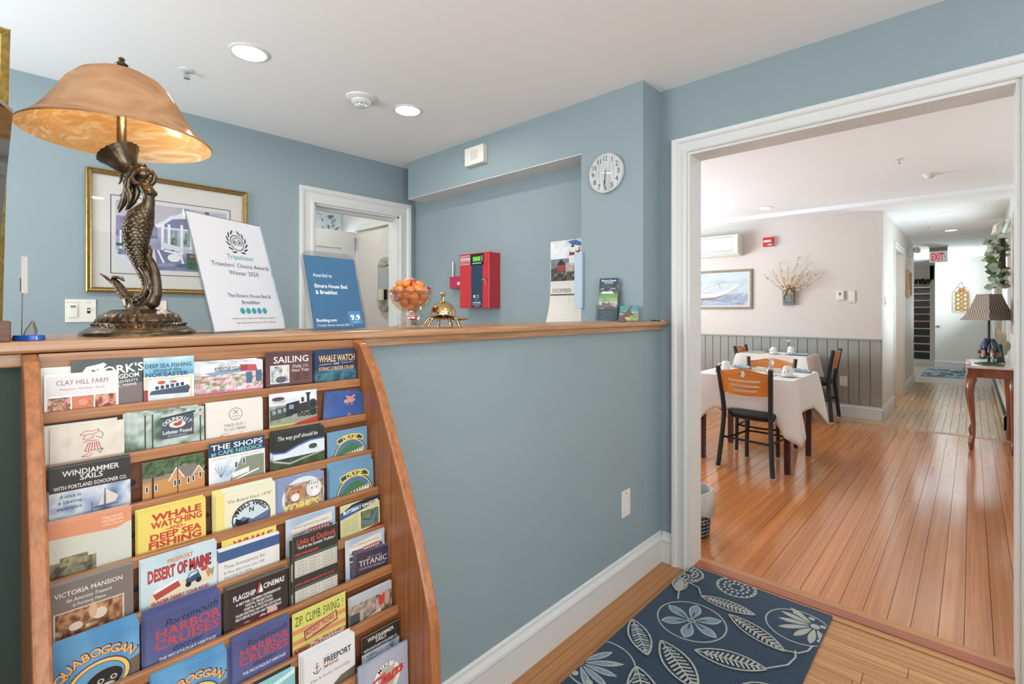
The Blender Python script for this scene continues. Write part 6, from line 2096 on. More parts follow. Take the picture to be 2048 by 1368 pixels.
# ---------------- patterned rug by the doorway
t = thing('floral_rug', 'navy rug with pale blue and cream flowers and leaves before the doorway', 'rug', (-1.45, -0.745, 0.0005))
RW, RL = 0.6, 1.487
NAVYR = mat('navy_rug_pile', (36, 58, 80), 0.95, bump=0.8, bscale=260, var=0.25, vscale=160, sheen=0.15)
mb = MB(); mb.box(0, 0, 0, RL, RW, 0.009); mb.build('pile', NAVYR, t, bevel=0.003)
p = Page(RL, None)
p.clip = (0.2, 0.2, 99.8, RW / RL * 100 - 0.2)
U = lambda x, y: ((x + 1.45) / RL * 100, (-0.145 - y) / RL * 100)      # world -> rug artwork
CR, PB = (176, 178, 170), (122, 150, 172)


def petal(x, y, a, l0, l1, wd, col):
    cu, ct = U(x, y)
    k = 100 / RL
    n = 12
    pts = []
    for i in range(n):
        s = i / (n - 1); pts.append((l0 + (l1 - l0) * s, wd * math.sin(PI * min(1, s * 1.04)) ** 0.7 * (0.45 + 0.55 * s)))
    poly = pts + [(q, -r) for q, r in reversed(pts)]
    ca, sa = math.cos(a), math.sin(a)
    p.poly([(cu + (q * ca - r * sa) * k, ct - (q * sa + r * ca) * k) for q, r in poly], col)


def flower(x, y, R, kind, a0=0.0):
    cu, ct = U(x, y)
    k = 100 / RL
    p.ell(cu, ct, R * k, R * k, CR, 40, ring=0.006 * k)
    if kind == 0:
        for i in range(6):
            a = a0 + 2 * PI * i / 6
            petal(x, y, a, 0.015, R * 0.92, R * 0.24, CR); petal(x, y, a, 0.02, R * 0.86, R * 0.18, PB); petal(x, y, a, 0.018, R * 0.5, R * 0.04, (60, 86, 110))
        p.ell(cu, ct, 0.016 * k, 0.016 * k, CR, 16); p.ell(cu, ct, 0.010 * k, 0.010 * k, (48, 72, 96), 12); p.ell(cu, ct, 0.005 * k, 0.005 * k, CR, 10)
    elif kind == 1:
        for i in range(7):
            a = a0 - 1.35 + 2.7 * i / 6
            petal(x - 0.55 * R * math.cos(a0), y - 0.55 * R * math.sin(a0), a, 0.02, R * (1.25 if i == 3 else 1.1), R * 0.15, CR if R < 0.13 else CR)
            if R > 0.125:
                petal(x - 0.55 * R * math.cos(a0), y - 0.55 * R * math.sin(a0), a, 0.03, R * 1.0, R * 0.09, PB)
        c2 = U(x - 0.55 * R * math.cos(a0), y - 0.55 * R * math.sin(a0)); p.ell(c2[0], c2[1], 0.017 * k, 0.017 * k, CR, 14)
        for i in range(5):
            a = a0 + 1.9 + (2.4) * i / 4
            p.ell(cu + R * 0.8 * math.cos(a) * k, ct - R * 0.8 * math.sin(a) * k, 0.012 * k, 0.012 * k, CR, 10)
    else:
        for rr0, n in ((0.9, 20), (0.6, 14), (0.34, 9)):
            for i in range(n):
                a = 2 * PI * i / n
                p.ell(cu + R * rr0 * math.cos(a) * k, ct - R * rr0 * math.sin(a) * k, 0.009 * k, 0.007 * k, CR, 8)


def leaf(x0, y0, x1, y1, wd, col=CR, dots=True):
    k = 100 / RL
    a, b = U(x0, y0), U(x1, y1)
    L0 = math.hypot(b[0] - a[0], b[1] - a[1]); dx, dy = (b[0] - a[0]) / L0, (b[1] - a[1]) / L0
    n = 14
    up = [(a[0] + dx * L0 * i / n - dy * wd * k * math.sin(PI * i / n) ** 0.8, a[1] + dy * L0 * i / n + dx * wd * k * math.sin(PI * i / n) ** 0.8) for i in range(n + 1)]
    dn = [(a[0] + dx * L0 * i / n + dy * wd * k * math.sin(PI * i / n) ** 0.8, a[1] + dy * L0 * i / n - dx * wd * k * math.sin(PI * i / n) ** 0.8) for i in range(n + 1)]
    p.line(up, 0.5, col); p.line(dn, 0.5, col); p.line([a, b], 0.4, col)
    for i in range(2, n - 1):
        q = (a[0] + dx * L0 * i / n, a[1] + dy * L0 * i / n)
        hw = wd * k * math.sin(PI * i / n) ** 0.8 * 0.7
        for s in (-1, 1):
            p.line([q, (q[0] + dx * 0.9 - dy * hw * s, q[1] + dy * 0.9 + dx * hw * s)], 0.55, PB if (i % 2 and not dots) else col)


flower(-0.395, -0.33, 0.135, 0, 0.2)
flower(-0.14, -0.66, 0.12, 1, 2.3)
flower(-0.86, -0.19, 0.13, 1, -0.9)
flower(-0.02, -0.38, 0.085, 2)
flower(-0.05, -0.17, 0.07, 2)
flower(-0.66, -0.70, 0.11, 0, 0.0)
flower(-1.15, -0.5, 0.14, 0, 0.3)
leaf(-0.20, -0.29, -0.185, -0.51, 0.035)
leaf(-0.255, -0.43, -0.345, -0.66, 0.038)
leaf(-0.565, -0.415, -0.49, -0.64, 0.045, CR)
leaf(-0.60, -0.30, -0.75, -0.50, 0.05, CR)
leaf(-0.56, -0.155, -0.71, -0.30, 0.04, CR, False)
leaf(-0.79, -0.30, -0.97, -0.45, 0.05, CR, False)
leaf(-0.12, -0.17, -0.24, -0.20, 0.03, CR)
leaf(-0.85, -0.6, -1.0, -0.7, 0.04)
kk = 100 / RL
for seg in ([(-0.30, -0.23), (-0.22, -0.20), (-0.14, -0.21), (-0.10, -0.24)], [(-0.14, -0.21), (-0.15, -0.26), (-0.20, -0.29)], [(-0.345, -0.66), (-0.33, -0.70), (-0.29, -0.725), (-0.25, -0.73)], [(-0.49, -0.64), (-0.42, -0.69), (-0.36, -0.70), (-0.32, -0.69)]):
    p.line([U(a, b) for a, b in seg], 0.45, CR)
o = p.build('woven_pattern', t, print_mat('rug_yarn', 0.95, 0.1, noise=0.28, nscale=220, bump=0.6))
o.matrix_local = Matrix(((1, 0, 0, 0), (0, 0, 1, RW), (0, -1, 0, 0.0091), (0, 0, 0, 1)))
# ================================================================== dining room
STEELB = mat('black_steel_tube', (38, 42, 42), 0.38, 0.3)
CHW = wood('honey_ply_back', (186, 104, 36), (214, 134, 58), 'y', fine=50, long=8, rough=0.32, coat=0.3, bump=0.02)
VINYL = mat('black_vinyl', (34, 35, 34), 0.4, bump=0.15, bscale=120)
GLIDE = mat('pale_glide', (190, 192, 190), 0.5)


def make_chair(label):
    """faces +x; origin on the floor under the seat centre"""
    t = thing('dining_chair', label, 'chair', (0, 0, 0), 0, 'dining chairs')
    # uprights run from the splayed back foot to the top of the back
    for s in (-1, 1):
        mb = MB()
        pts = [(-0.235, 0.214 * s, 0.006), (-0.222, 0.200 * s, 0.16), (-0.200, 0.186 * s, 0.36), (-0.196, 0.182 * s, 0.46), (-0.212, 0.190 * s, 0.60), (-0.252, 0.206 * s, 0.826)]
        P = []
        for i in range(len(pts) - 1):
            for k in range(4):
                f = k / 4
                P.append(tuple(a + (b - a) * f for a, b in zip(pts[i], pts[i + 1])))
        P.append(pts[-1])
        for _ in range(3):
            P = [P[0]] + [tuple((P[i - 1][j] + 2 * P[i][j] + P[i + 1][j]) / 4 for j in range(3)) for i in range(1, len(P) - 1)] + [P[-1]]
        mb.tube(P, 0.019, 8, squash=(1.1, 0.95), up=(1, 0, 0))
        o = mb.build('back_post', STEELB, t, smooth=40)
        mb = MB(); mb.box(-0.253, 0.214 * s - 0.018, 0, -0.217, 0.214 * s + 0.018, 0.008); mb.build('glide', GLIDE, o)
        mb = MB(); mb.tube([(0.185, 0.172 * s, 0.006), (0.18, 0.168 * s, 0.42)], 0.0165, 8)
        o = mb.build('front_leg', STEELB, t, smooth=40)
        mb = MB(); mb.box(0.170, 0.172 * s - 0.015, 0, 0.200, 0.172 * s + 0.015, 0.008); mb.build('glide', GLIDE, o)
    # padded seat
    mb = MB()
    ring = []
    for i in range(32):
        a = 2 * PI * i / 32
        c, s = math.cos(a), math.sin(a)
        ex = 0.62
        ring.append((0.205 * math.copysign(abs(c) ** ex, c), 0.205 * math.copysign(abs(s) ** ex, s)))
    prof = [(0.90, 0.430), (0.985, 0.434), (1.0, 0.447), (0.985, 0.462), (0.90, 0.473), (0.6, 0.479), (0.3, 0.480)]
    vs = [(x * k, y * k, z) for k, z in prof for x, y in ring] + [(0, 0, 0.480)]
    n = 32
    fs = [(j * n + i, j * n + (i + 1) % n, (j + 1) * n + (i + 1) % n, (j + 1) * n + i) for j in range(len(prof) - 1) for i in range(n)]
    m_ = (len(prof) - 1) * n
    fs += [(m_ + i, m_ + (i + 1) % n, len(vs) - 1) for i in range(n)] + [tuple(reversed(range(n)))]
    mb.add(vs, fs); mb.build('seat', VINYL, t, smooth=60)
    mb = MB(); mb.tube([(0.182 * math.copysign(abs(math.cos(a)) ** 0.5, math.cos(a)), 0.175 * math.copysign(abs(math.sin(a)) ** 0.5, math.sin(a)), 0.418) for a in [2 * PI * i / 24 for i in range(25)]], 0.011, 6)
    mb.build('seat_frame', STEELB, t, smooth=50)
    mb = MB(); mb.tube([(-0.205, -0.178, 0.245), (-0.16, -0.16, 0.235), (0.17, -0.165, 0.235), (0.20, -0.10, 0.235), (0.20, 0.10, 0.235), (0.17, 0.165, 0.235), (-0.16, 0.16, 0.235), (-0.205, 0.178, 0.245)], 0.009, 6)
    mb.tube([(-0.205, -0.178, 0.245), (-0.205, 0.178, 0.245)], 0.009, 6)
    mb.build('stretcher', STEELB, t, smooth=50)
    # curved wooden back with three slots and a grip hole
    N = 44

    def crv(s, z0, amp):
        return z0 - amp * (1 - s * s)
    bands = [('f', lambda s: crv(s, 0.618, 0.012), lambda s: crv(s, 0.650, 0.014), 0.0), ('s', None, lambda s: crv(s, 0.666, 0.014), 0.56), ('f', None, lambda s: crv(s, 0.688, 0.014), 0.0),
             ('s', None, lambda s: crv(s, 0.704, 0.014), 0.64), ('f', None, lambda s: crv(s, 0.727, 0.014), 0.0), ('s', None, lambda s: crv(s, 0.743, 0.014), 0.70), ('f', None, lambda s: crv(s, 0.748, 0.002), 0.0)]
    top = lambda s: 0.794 + 0.026 * (math.cos(PI * s) + 1) / 2 - 0.004 * abs(s)
    lo = bands[0][1]
    rows = []
    for kind, b0, b1, hw in bands:
        rows.append((lo, b1, hw)); lo = b1
    # grip hole rows
    mid = lo
    for k in range(5):
        f0, f1 = k / 8 + 0.12, (k + 1) / 8 + 0.12
        a_ = (lambda f: (lambda s, f=f: mid(s) + (top(s) - mid(s)) * f))
        if k == 0:
            rows.append((mid, a_(f0), 0.0))
        hwk = 0.12 * math.sqrt(max(0, 1 - ((k + 0.5 - 2.5) / 2.5) ** 2))
        rows.append((a_(f0), a_(f1), hwk))
    rows.append((a_(5 / 8 + 0.12), top, 0.0))
    mb = MB()
    pos = lambda s, z, d: (-0.210 - (z - 0.60) * 0.19 - 0.026 * (1 - s * s) + d, 0.182 * s * (1 + (z - 0.60) * 0.4), z)
    S = [-1 + 2 * i / N for i in range(N + 1)]
    solid = {}
    for r, (b0, b1, hw) in enumerate(rows):
        for i in range(N):
            sm_ = (S[i] + S[i + 1]) / 2
            solid[(r, i)] = not (hw and abs(sm_) < hw)
    for r, (b0, b1, hw) in enumerate(rows):
        for i in range(N):
            if not solid[(r, i)]:
                continue
            q = [(S[i], b0(S[i])), (S[i + 1], b0(S[i + 1])), (S[i + 1], b1(S[i + 1])), (S[i], b1(S[i]))]
            k = len(mb.v)
            mb.add([pos(a, b, 0.006) for a, b in q] + [pos(a, b, -0.006) for a, b in q], [(0, 1, 2, 3), (7, 6, 5, 4)])
            for (dr, di, e0, e1) in ((-1, 0, 0, 1), (0, 1, 1, 2), (1, 0, 2, 3), (0, -1, 3, 0)):
                if not solid.get((r + dr, i + di), False):
                    mb.f.append([k + e0, k + e0 + 4, k + e1 + 4, k + e1])
    mb.build('backrest', CHW, t, smooth=35)
    return t


def place(o, x, y, rz, label=None):
    o.location = (x, y, 0.0005)
    o.rotation_euler = (0, 0, rz)
    if label:
        o['label'] = label
    return o


ch0 = make_chair('honey wood and black steel chair with its back to the doorway, nearest of all')
place(ch0, 1.965, 0.118, math.radians(-7))
place(copy_tree(ch0), 2.52, 0.235, math.radians(180), 'honey wood chair facing the doorway across the nearest table')
place(copy_tree(ch0), 4.43, 0.235, math.radians(90), 'honey wood chair by the grey boards, at the right side of the far table')
place(copy_tree(ch0), 4.40, 0.80, math.radians(-90), 'honey wood chair at the left side of the far table')

MAHOG = wood('dark_mahogany', (46, 20, 18), (74, 34, 30), 'z', fine=50, long=4, rough=0.3, coat=0.2)
LINEN = mat('white_linen', (226, 222, 218), 0.85, bump=0.12, bscale=300, sheen=0.2)


def table(x0, y0, x1, y1, z, label, clabel, seed, drop=0.28, tip=0.20):
    cx, cy = (x0 + x1) / 2, (y0 + y1) / 2
    t = thing('dining_table', label, 'table', (cx, cy, 0.0005), 0, 'dining tables')
    W, D = (x1 - x0) / 2, (y1 - y0) / 2
    mb = MB(); mb.box(-W + 0.003, -D + 0.003, z - 0.03, W - 0.003, D - 0.003, z - 0.004); mb.build('table_top', MAHOG, t)
    for sx in (-1, 1):
        for sy in (-1, 1):
            mb = MB(); mb.box(sx * (W - 0.06) - 0.022, sy * (D - 0.05) - 0.022, 0, sx * (W - 0.06) + 0.022, sy * (D - 0.05) + 0.022, z - 0.03); mb.build('leg', MAHOG, t, bevel=0.003)
    for s in (-1, 1):
        mb = MB(); mb.box(-W + 0.1, s * (D - 0.05) - 0.01, z - 0.11, W - 0.1, s * (D - 0.05) + 0.01, z - 0.03); mb.build('apron', MAHOG, t)
        mb = MB(); mb.box(s * (W - 0.06) - 0.01, -D + 0.08, z - 0.11, s * (W - 0.06) + 0.01, D - 0.08, z - 0.03); mb.build('apron', MAHOG, t)
    # cloth: flat top, hanging sides, corners falling in pointed folds
    rn = random.Random(seed)
    n = 22
    loop = []
    for side in range(4):
        for i in range(n):
            f = i / n
            if side == 0: p = (-W + 2 * W * f, -D); nv = (0, -1)
            elif side == 1: p = (W, -D + 2 * D * f); nv = (1, 0)
            elif side == 2: p = (W - 2 * W * f, D); nv = (0, 1)
            else: p = (-W, D - 2 * D * f); nv = (-1, 0)
            dc = min(f, 1 - f) * 2                    # 0 at a corner, 1 mid side
            loop.append((p, nv, f, dc, side))
    rowsN = 9
    vs = []
    for r in range(rowsN + 1):
        s = r / rowsN
        for (p, nv, f, dc, side) in loop:
            corner = max(0.0, 1 - dc / 0.45)
            hang = drop + tip * corner ** 1.3
            dxn, dyn = nv
            if dc < 1e-6:
                prev = [(-1, 0), (0, -1), (1, 0), (0, 1)][side]
                dxn, dyn = (nv[0] + prev[0]) * 0.75, (nv[1] + prev[1]) * 0.75
            wave = 0.012 * math.sin(f * 9 + side * 2 + seed) * (1 - corner) + 0.095 * corner ** 1.6 - 0.02 * math.exp(-((dc - 0.42) / 0.12) ** 2)
            off = 0.004 + (wave + 0.01) * s ** 0.8
            zz = z - hang * s
            if r == 0:
                zz = z - 0.001
            # the fold line runs inwards from the tip
            vs.append((p[0] + dxn * off, p[1] + dyn * off, zz))
    L_ = len(loop)
    fs = [(r * L_ + i, (r + 1) * L_ + i, (r + 1) * L_ + (i + 1) % L_, r * L_ + (i + 1) % L_) for r in range(rowsN) for i in range(L_)]
    k = len(vs)
    g = 8
    vs.append((0, 0, z))
    fs += [(k, i, (i + 1) % L_) for i in range(L_)]
    mb = MB(); mb.add(vs, fs)
    o = mb.build('tablecloth', LINEN, smooth=55)
    o.location = (cx, cy, 0.001)
    so = o.modifiers.new('th', 'SOLIDIFY'); so.thickness = 0.0012; so.offset = 1
    tag(o, clabel, 'tablecloth', 'white tablecloths')
    return t


TZ1, TZ2 = 0.735, 0.745
table(1.86, -0.165, 2.66, 0.60, TZ1, 'dark wood dining table nearest the doorway, legs showing below its cloth', 'white cloth hanging in points over the nearest dining table', 1)
table(4.04, 0.22, 4.66, 0.98, TZ2, 'dark wood dining table against the grey boards in the corner', 'white cloth over the far dining table against the grey boards', 4)

CHINA = mat('white_china', (234, 232, 226), 0.18, coat=0.4)


def cup(x, y, z, label, rz=0.0):
    t = thing('coffee_cup', label, 'cup', (x, y, z + 0.0145), rz, 'upturned coffee cups')
    mb = MB(); mb.lathe([(0.040, 0.0), (0.041, 0.004), (0.039, 0.03), (0.033, 0.062), (0.027, 0.070), (0.023, 0.071), (0.022, 0.075), (0.0, 0.075)], 28); mb.build('cup_body', CHINA, t, smooth=40)
    mb = MB(); mb.tube([(0.038, 0, 0.022), (0.056, 0, 0.020), (0.064, 0, 0.036), (0.056, 0, 0.052), (0.034, 0, 0.056)], 0.005, 8); mb.build('handle', CHINA, t, smooth=60)
    lf = mat('grey_green_leaf_glaze', (140, 150, 136), 0.25)
    for k in range(5):
        a = rz + 1.7 + k * 0.75
        mb = MB(); mb.ball((0.0385 * math.cos(a), 0.0385 * math.sin(a), 0.024 + 0.012 * (k % 3)), (0.004, 0.004, 0.010), 8, 5, Matrix.Identity(4)); mb.build('leaf_motif', lf, t)
    s = thing('saucer', label.replace('coffee cup', 'saucer under the cup').replace('upturned ', ''), 'saucer', (x, y, z), 0, 'saucers')
    mb = MB(); mb.lathe([(0.0, 0.002), (0.035, 0.0015), (0.045, 0.003), (0.074, 0.012), (0.075, 0.0135), (0.044, 0.0065), (0.0, 0.0055)], 32); mb.build('dish', CHINA, s, smooth=50)
    mb = MB(); mb.lathe([(0.0445, 0.0068), (0.0455, 0.0145), (0.0435, 0.0145), (0.0425, 0.0064)], 28, caps=False); mb.build('well_ring', CHINA, s, smooth=50)


def vase(x, y, z, label, stem=0.05, kg=1.0):
    t = thing('bud_vase', label, 'vase', (x, y, z), 0, 'bud vases')
    mb = MB(); mb.lathe([(0.0, 0.001), (0.034 * kg, 0.0), (0.037 * kg, 0.012), (0.030 * kg, 0.035), (0.013 * kg, 0.055), (0.011 * kg, 0.075), (0.020 * kg, 0.088), (0.022 * kg, 0.090)], 24, caps=False); mb.build('glass', glass_mat('vase_glass', (235, 240, 240), 0.7, 0.06), t, smooth=50)
    mb = MB(); mb.tube([(0, 0, 0.01), (0.003, 0.002, 0.07), (0.0, 0.0, 0.088 + stem * 0.4)], 0.002, 6); mb.build('stem', mat('green_stem', (80, 110, 70), 0.6), t)
    fl = mat('white_petal', (236, 234, 228), 0.7)
    rv = random.Random(int(x * 100))
    for k in range(12):
        a = 2.4 * k
        el = 0.2 + 1.1 * (k / 12)
        M = Matrix.Translation((0, 0, 0.095 + stem * 0.4)) @ Matrix.Rotation(a, 4, 'Z') @ Matrix.Rotation(-el, 4, 'Y')
        mb = MB(); mb.ball((0.018, 0, 0), (0.018, 0.009, 0.002), 8, 4, M); mb.build('petal', fl, t, smooth=80)


def napkin(x, y, z, rz, label):
    t = thing('napkin_roll', label, 'napkin', (x, y, z), rz, 'rolled napkins')
    mb = MB(); mb.tube([(-0.10, 0, 0.016), (-0.05, 0.001, 0.0165), (0.05, -0.001, 0.0165), (0.10, 0, 0.016)], 0.016, 12, squash=(0.95, 1.2)); mb.build('cloth_roll', mat('blue_white_napkin', (150, 162, 174), 0.9, var=0.6, vscale=90, bump=0.3), t, smooth=50)
    mb = MB(); mb.tube([(0.0, 0.0195 * math.cos(a), 0.016 + 0.0165 * math.sin(a)) for a in [2 * PI * i / 16 for i in range(17)]], 0.002, 6); mb.build('ring', STEEL, t)
    SV = mat('silver_cutlery', (190, 190, 188), 0.15, 1.0)
    mb = MB(); mb.ball((-0.125, 0.004, 0.020), (0.022, 0.011, 0.003), 10, 6); mb.tube([(-0.105, 0.004, 0.020), (-0.09, 0.003, 0.018)], 0.003, 6); mb.build('spoon', SV, t, smooth=60)
    mb = MB(); mb.box(0.09, -0.006, 0.017, 0.135, 0.004, 0.019); mb.build('knife_tip', SV, t)


def mat_place(x, y, z, rz, wd, dp, label):
    t = thing('place_mat', label, 'place mat', (x, y, z), rz, 'woven place mats')
    mb = MB(); mb.box(-wd / 2, -dp / 2, 0, wd / 2, dp / 2, 0.002); mb.build('woven_sheet', mat('beige_weave', (196, 180, 160), 0.9, bump=0.6, bscale=400), t)
    mb = MB(); mb.moulding([(-wd / 2, -dp / 2), (-wd / 2, dp / 2), (wd / 2, dp / 2), (wd / 2, -dp / 2)], [(0, 0), (0, 0.0028), (0.008, 0.0028), (0.008, 0)], lambda a, b, q: (a, b, q), closed=True); mb.build('hem', mat('beige_hem', (176, 158, 136), 0.9), t)


E1, E2 = TZ1 + 0.0022, TZ2 + 0.0022
mat_place(2.03, 0.22, E1, 0, 0.27, 0.40, 'beige place mat on the near edge of the nearest table')
mat_place(2.48, 0.22, E1, 0, 0.27, 0.40, 'beige place mat on the far edge of the nearest table')
cup(2.16, 0.44, E1, 'upturned coffee cup at the left of the nearest table', 2.0)
cup(2.10, -0.07, E1, 'upturned coffee cup at the right of the nearest table', -0.6)
vase(2.26, 0.10, E1, 'round glass bud vase with white bloom on the nearest table')
napkin(1.99, 0.36, E1 + 0.0022, 1.75, 'patterned napkin roll behind the nearest chair on the nearest table')
napkin(2.44, 0.40, E1 + 0.0022, 1.2, 'patterned napkin roll at the far left of the nearest table')
napkin(2.50, -0.06, E1, 1.35, 'patterned napkin roll at the far right corner of the nearest table')
mat_place(4.39, 0.36, E2, 0, 0.42, 0.24, 'beige place mat at the right of the far table')
mat_place(4.39, 0.84, E2, 0, 0.42, 0.24, 'beige place mat at the left of the far table')
cup(4.20, 0.60, E2, 'upturned coffee cup towards the left of the far table', 2.6)
cup(4.45, 0.47, E2, 'upturned coffee cup towards the right of the far table', -0.9)
vase(4.62, 0.53, E2, 'slim glass bud vase with white bloom on the far table', 0.09, 0.8)
napkin(4.20, 0.33, E2 + 0.0022, 1.6, 'patterned napkin roll at the near right corner of the far table')
napkin(4.55, 0.78, E2 + 0.0022, 0.2, 'patterned napkin roll at the back of the far table')

# ---------------- far dining wall
XF = 4.775
t = thing('wall_air_conditioner', 'white wall-hung air conditioner unit high on the cream wall', 'air conditioner', (XF, 2.0, 2.035), -PI / 2)
mb = MB(); mb.prism([(0, 0.0), (-0.13, 0.0), (-0.19, 0.035), (-0.20, 0.09), (-0.20, 0.23), (-0.18, 0.28), (0, 0.29)], 0, 0.86, 'x'); mb.build('body', mat('aircon_white', (224, 222, 214), 0.3), t, bevel=0.006)
mb = MB(); mb.box(0.03, -0.2035, 0.075, 0.79, -0.2005, 0.235); mb.build('front_panel', mat('aircon_panel', (230, 229, 223), 0.25), t, bevel=0.0015)
for zz in (0.245, 0.062, 0.046):
    mb = MB(); mb.box(0.03, -0.203, zz, 0.79, -0.199, zz + 0.006); mb.build('louvre', mat('aircon_grey_strip', (176, 174, 168), 0.5), t)  # louvre strips, a little greyer than the body
p = Page(0.86, None); p.text('FUJITSU', 50, 17, 1.3, (150, 150, 150), w=10); p.text('COMFORT  •  INVERTER', 30, 19.5, 1.2, (150, 150, 150), w=24); p.build('badge', t, loc=(0, -0.2045, 0.29))
t = thing('fire_strobe', 'red square fire alarm strobe on the cream wall', 'alarm', (XF, 0.872, 2.128), -PI / 2)
mb = MB(); mb.box(-0.006, -0.018, -0.006, 0.136, 0, 0.128); mb.build('back_plate', CAN, t, bevel=0.003)
mb = MB(); mb.box(0, -0.052, 0, 0.130, -0.018, 0.122); mb.build('housing', mat('alarm_red', (188, 44, 40), 0.4), t, bevel=0.006)
mb = MB(); mb.box(0.012, -0.060, 0.058, 0.104, -0.052, 0.084); mb.build('strobe_lens', CAN, t, bevel=0.004)
p = Page(0.13, None); p.text('FIRE', 66, 82, 12, (240, 236, 232), w=36, bold=0.03); p.build('lettering', t, loc=(0, -0.0525, 0.122))
t = thing('framed_boat_painting', 'taupe framed watercolour of a white rowing boat on pale water', 'picture', (XF, 1.80, 1.302), -PI / 2)
BW_, BH_ = 0.785, 0.545
mb = MB(); mb.moulding([(0, 0), (0, BH_), (BW_, BH_), (BW_, 0)], [(0, 0), (0, 0.022), (0.004, 0.026), (0.026, 0.024), (0.03, 0.018), (0.03, 0)], lambda a, b, q: (a, -q, b), closed=True); mb.build('frame', wood('taupe_driftwood_frame', (118, 100, 82), (146, 126, 104), 'x', fine=60, long=6, rough=0.6), t)
mb = MB(); mb.box(0.02, -0.012, 0.02, BW_ - 0.02, -0.002, BH_ - 0.02); mb.build('mat_board', mat('white_mat_board', (224, 222, 220), 0.8), t)
p = Page(BW_, None)
p.photo(7, 6, 93, 63, [(196, 206, 216), (214, 220, 228), (180, 194, 208)], 91, 4, 40)
p.photo(7, 42, 93, 63, [(150, 166, 190), (196, 206, 218), (130, 146, 176), (206, 214, 224)], 92, 5, 40, octaves=4)
p.poly([(24, 48), (40, 52), (64, 50), (80, 42), (86, 40), (80, 46), (66, 53), (40, 56), (24, 53)], (150, 150, 186))
p.poly([(7, 40), (24, 30), (50, 23), (76, 23), (74, 32), (58, 42), (36, 48), (7, 50)], (236, 236, 236)); p.poly([(14, 40), (28, 31), (50, 25), (72, 24.6), (58, 33), (36, 39), (18, 42)], (206, 214, 216))
p.line([(7, 40), (24, 30), (50, 23), (76, 23)], 0.7, (120, 130, 140)); p.line([(14, 41), (36, 40), (58, 34), (73, 25)], 0.6, (130, 140, 150)); p.line([(7, 50), (36, 48.5), (58, 42.5), (74, 32)], 0.9, (160, 130, 140)); p.line([(44, 25), (46, 33)], 0.8, (90, 96, 110))
p.poly([(7, 50), (36, 49), (56, 44), (36, 52), (7, 54)], (150, 120, 110))
p.build('watercolour', t, print_mat('matte_print', 0.6, 0.3), loc=(0, -0.0122, BH_))
mb = MB(); mb.box(0.026, -0.0175, 0.026, BW_ - 0.026, -0.0158, BH_ - 0.026); mb.build('glazing', MATS['picture_glass'], t)

t = thing('wall_pocket_vase', 'grey tin wall pocket holding dried blossom branches on the cream wall', 'wall vase', (XF, 0.632, 1.35), -PI / 2)
TIN = mat('grey_tin', (128, 132, 128), 0.45, 0.6, bump=0.4, bscale=80, var=0.25, vscale=40)
mb = MB(); mb.prism([(0.0, 0.0), (-0.05, 0.0), (-0.075, 0.18), (0.0, 0.18)], 0, 0.13, 'x'); mb.build('tin_pocket', TIN, t, bevel=0.003)
mb = MB(); mb.box(0.0, -0.004, 0.18, 0.13, 0, 0.25); mb.build('hanger_plate', TIN, t)
mb = MB(); mb.moulding([(0.02, 0.03), (0.02, 0.14), (0.11, 0.14), (0.11, 0.03)], [(0, 0), (0.004, 0.004), (0.008, 0)], lambda a, b, q: (a, -0.054 - b * 0.125 - q, b), closed=True); mb.build('raised_border', TIN, t)
TW = mat('brown_twig', (132, 92, 60), 0.8, var=0.3, vscale=40); PT = mat('dried_cream_blossom', (222, 190, 156), 0.85, var=0.2, vscale=60)
rv = random.Random(11)
ends = [(-0.22, 0.43), (-0.12, 0.47), (-0.03, 0.56), (0.07, 0.50), (0.19, 0.60), (0.33, 0.55), (0.32, 0.46), (0.40, 0.42), (0.44, 0.35), (0.02, 0.34), (0.14, 0.38), (0.24, 0.40)]
for k, (ex, ez) in enumerate(ends):
    x0 = 0.065 + (ex - 0.065) * 0.12
    pts = []
    for i in range(7):
        f = i / 6
        pts.append((x0 + (ex - x0) * (f ** 1.15) + rv.uniform(-0.008, 0.008), -0.04 - 0.05 * math.sin(PI * f) - 0.03 * f * rv.random(), 0.12 + (ez - 0.12) * f + 0.02 * math.sin(f * 5 + k)))
    mb = MB(); mb.tube(pts, [0.0035 - 0.0004 * i for i in range(7)], 6)
    br = mb.build('branch', TW, t, smooth=60)
    mb = MB()
    for i in range(14):
        f = rv.uniform(0.25, 1.0)
        j = min(5, int(f * 6)); g = f * 6 - j
        q = [pts[j][c] + (pts[j + 1][c] - pts[j][c]) * g for c in range(3)]
        mb.ball((q[0] + rv.uniform(-0.014, 0.014), q[1] + rv.uniform(-0.012, 0.012), q[2] + rv.uniform(-0.012, 0.012)), (rv.uniform(0.006, 0.014), 0.006, rv.uniform(0.006, 0.013)), 6, 4)
    o = mb.build('blossom', PT, br, smooth=80); o['kind'] = 'stuff'
mb = MB()
for i in range(70):
    mb.ball((rv.uniform(0.0, 0.13), rv.uniform(-0.085, -0.03), rv.uniform(0.12, 0.27)), (rv.uniform(0.006, 0.012), 0.006, rv.uniform(0.006, 0.012)), 6, 4)
o = mb.build('blossom_cluster', PT, t, smooth=80); o['kind'] = 'stuff'

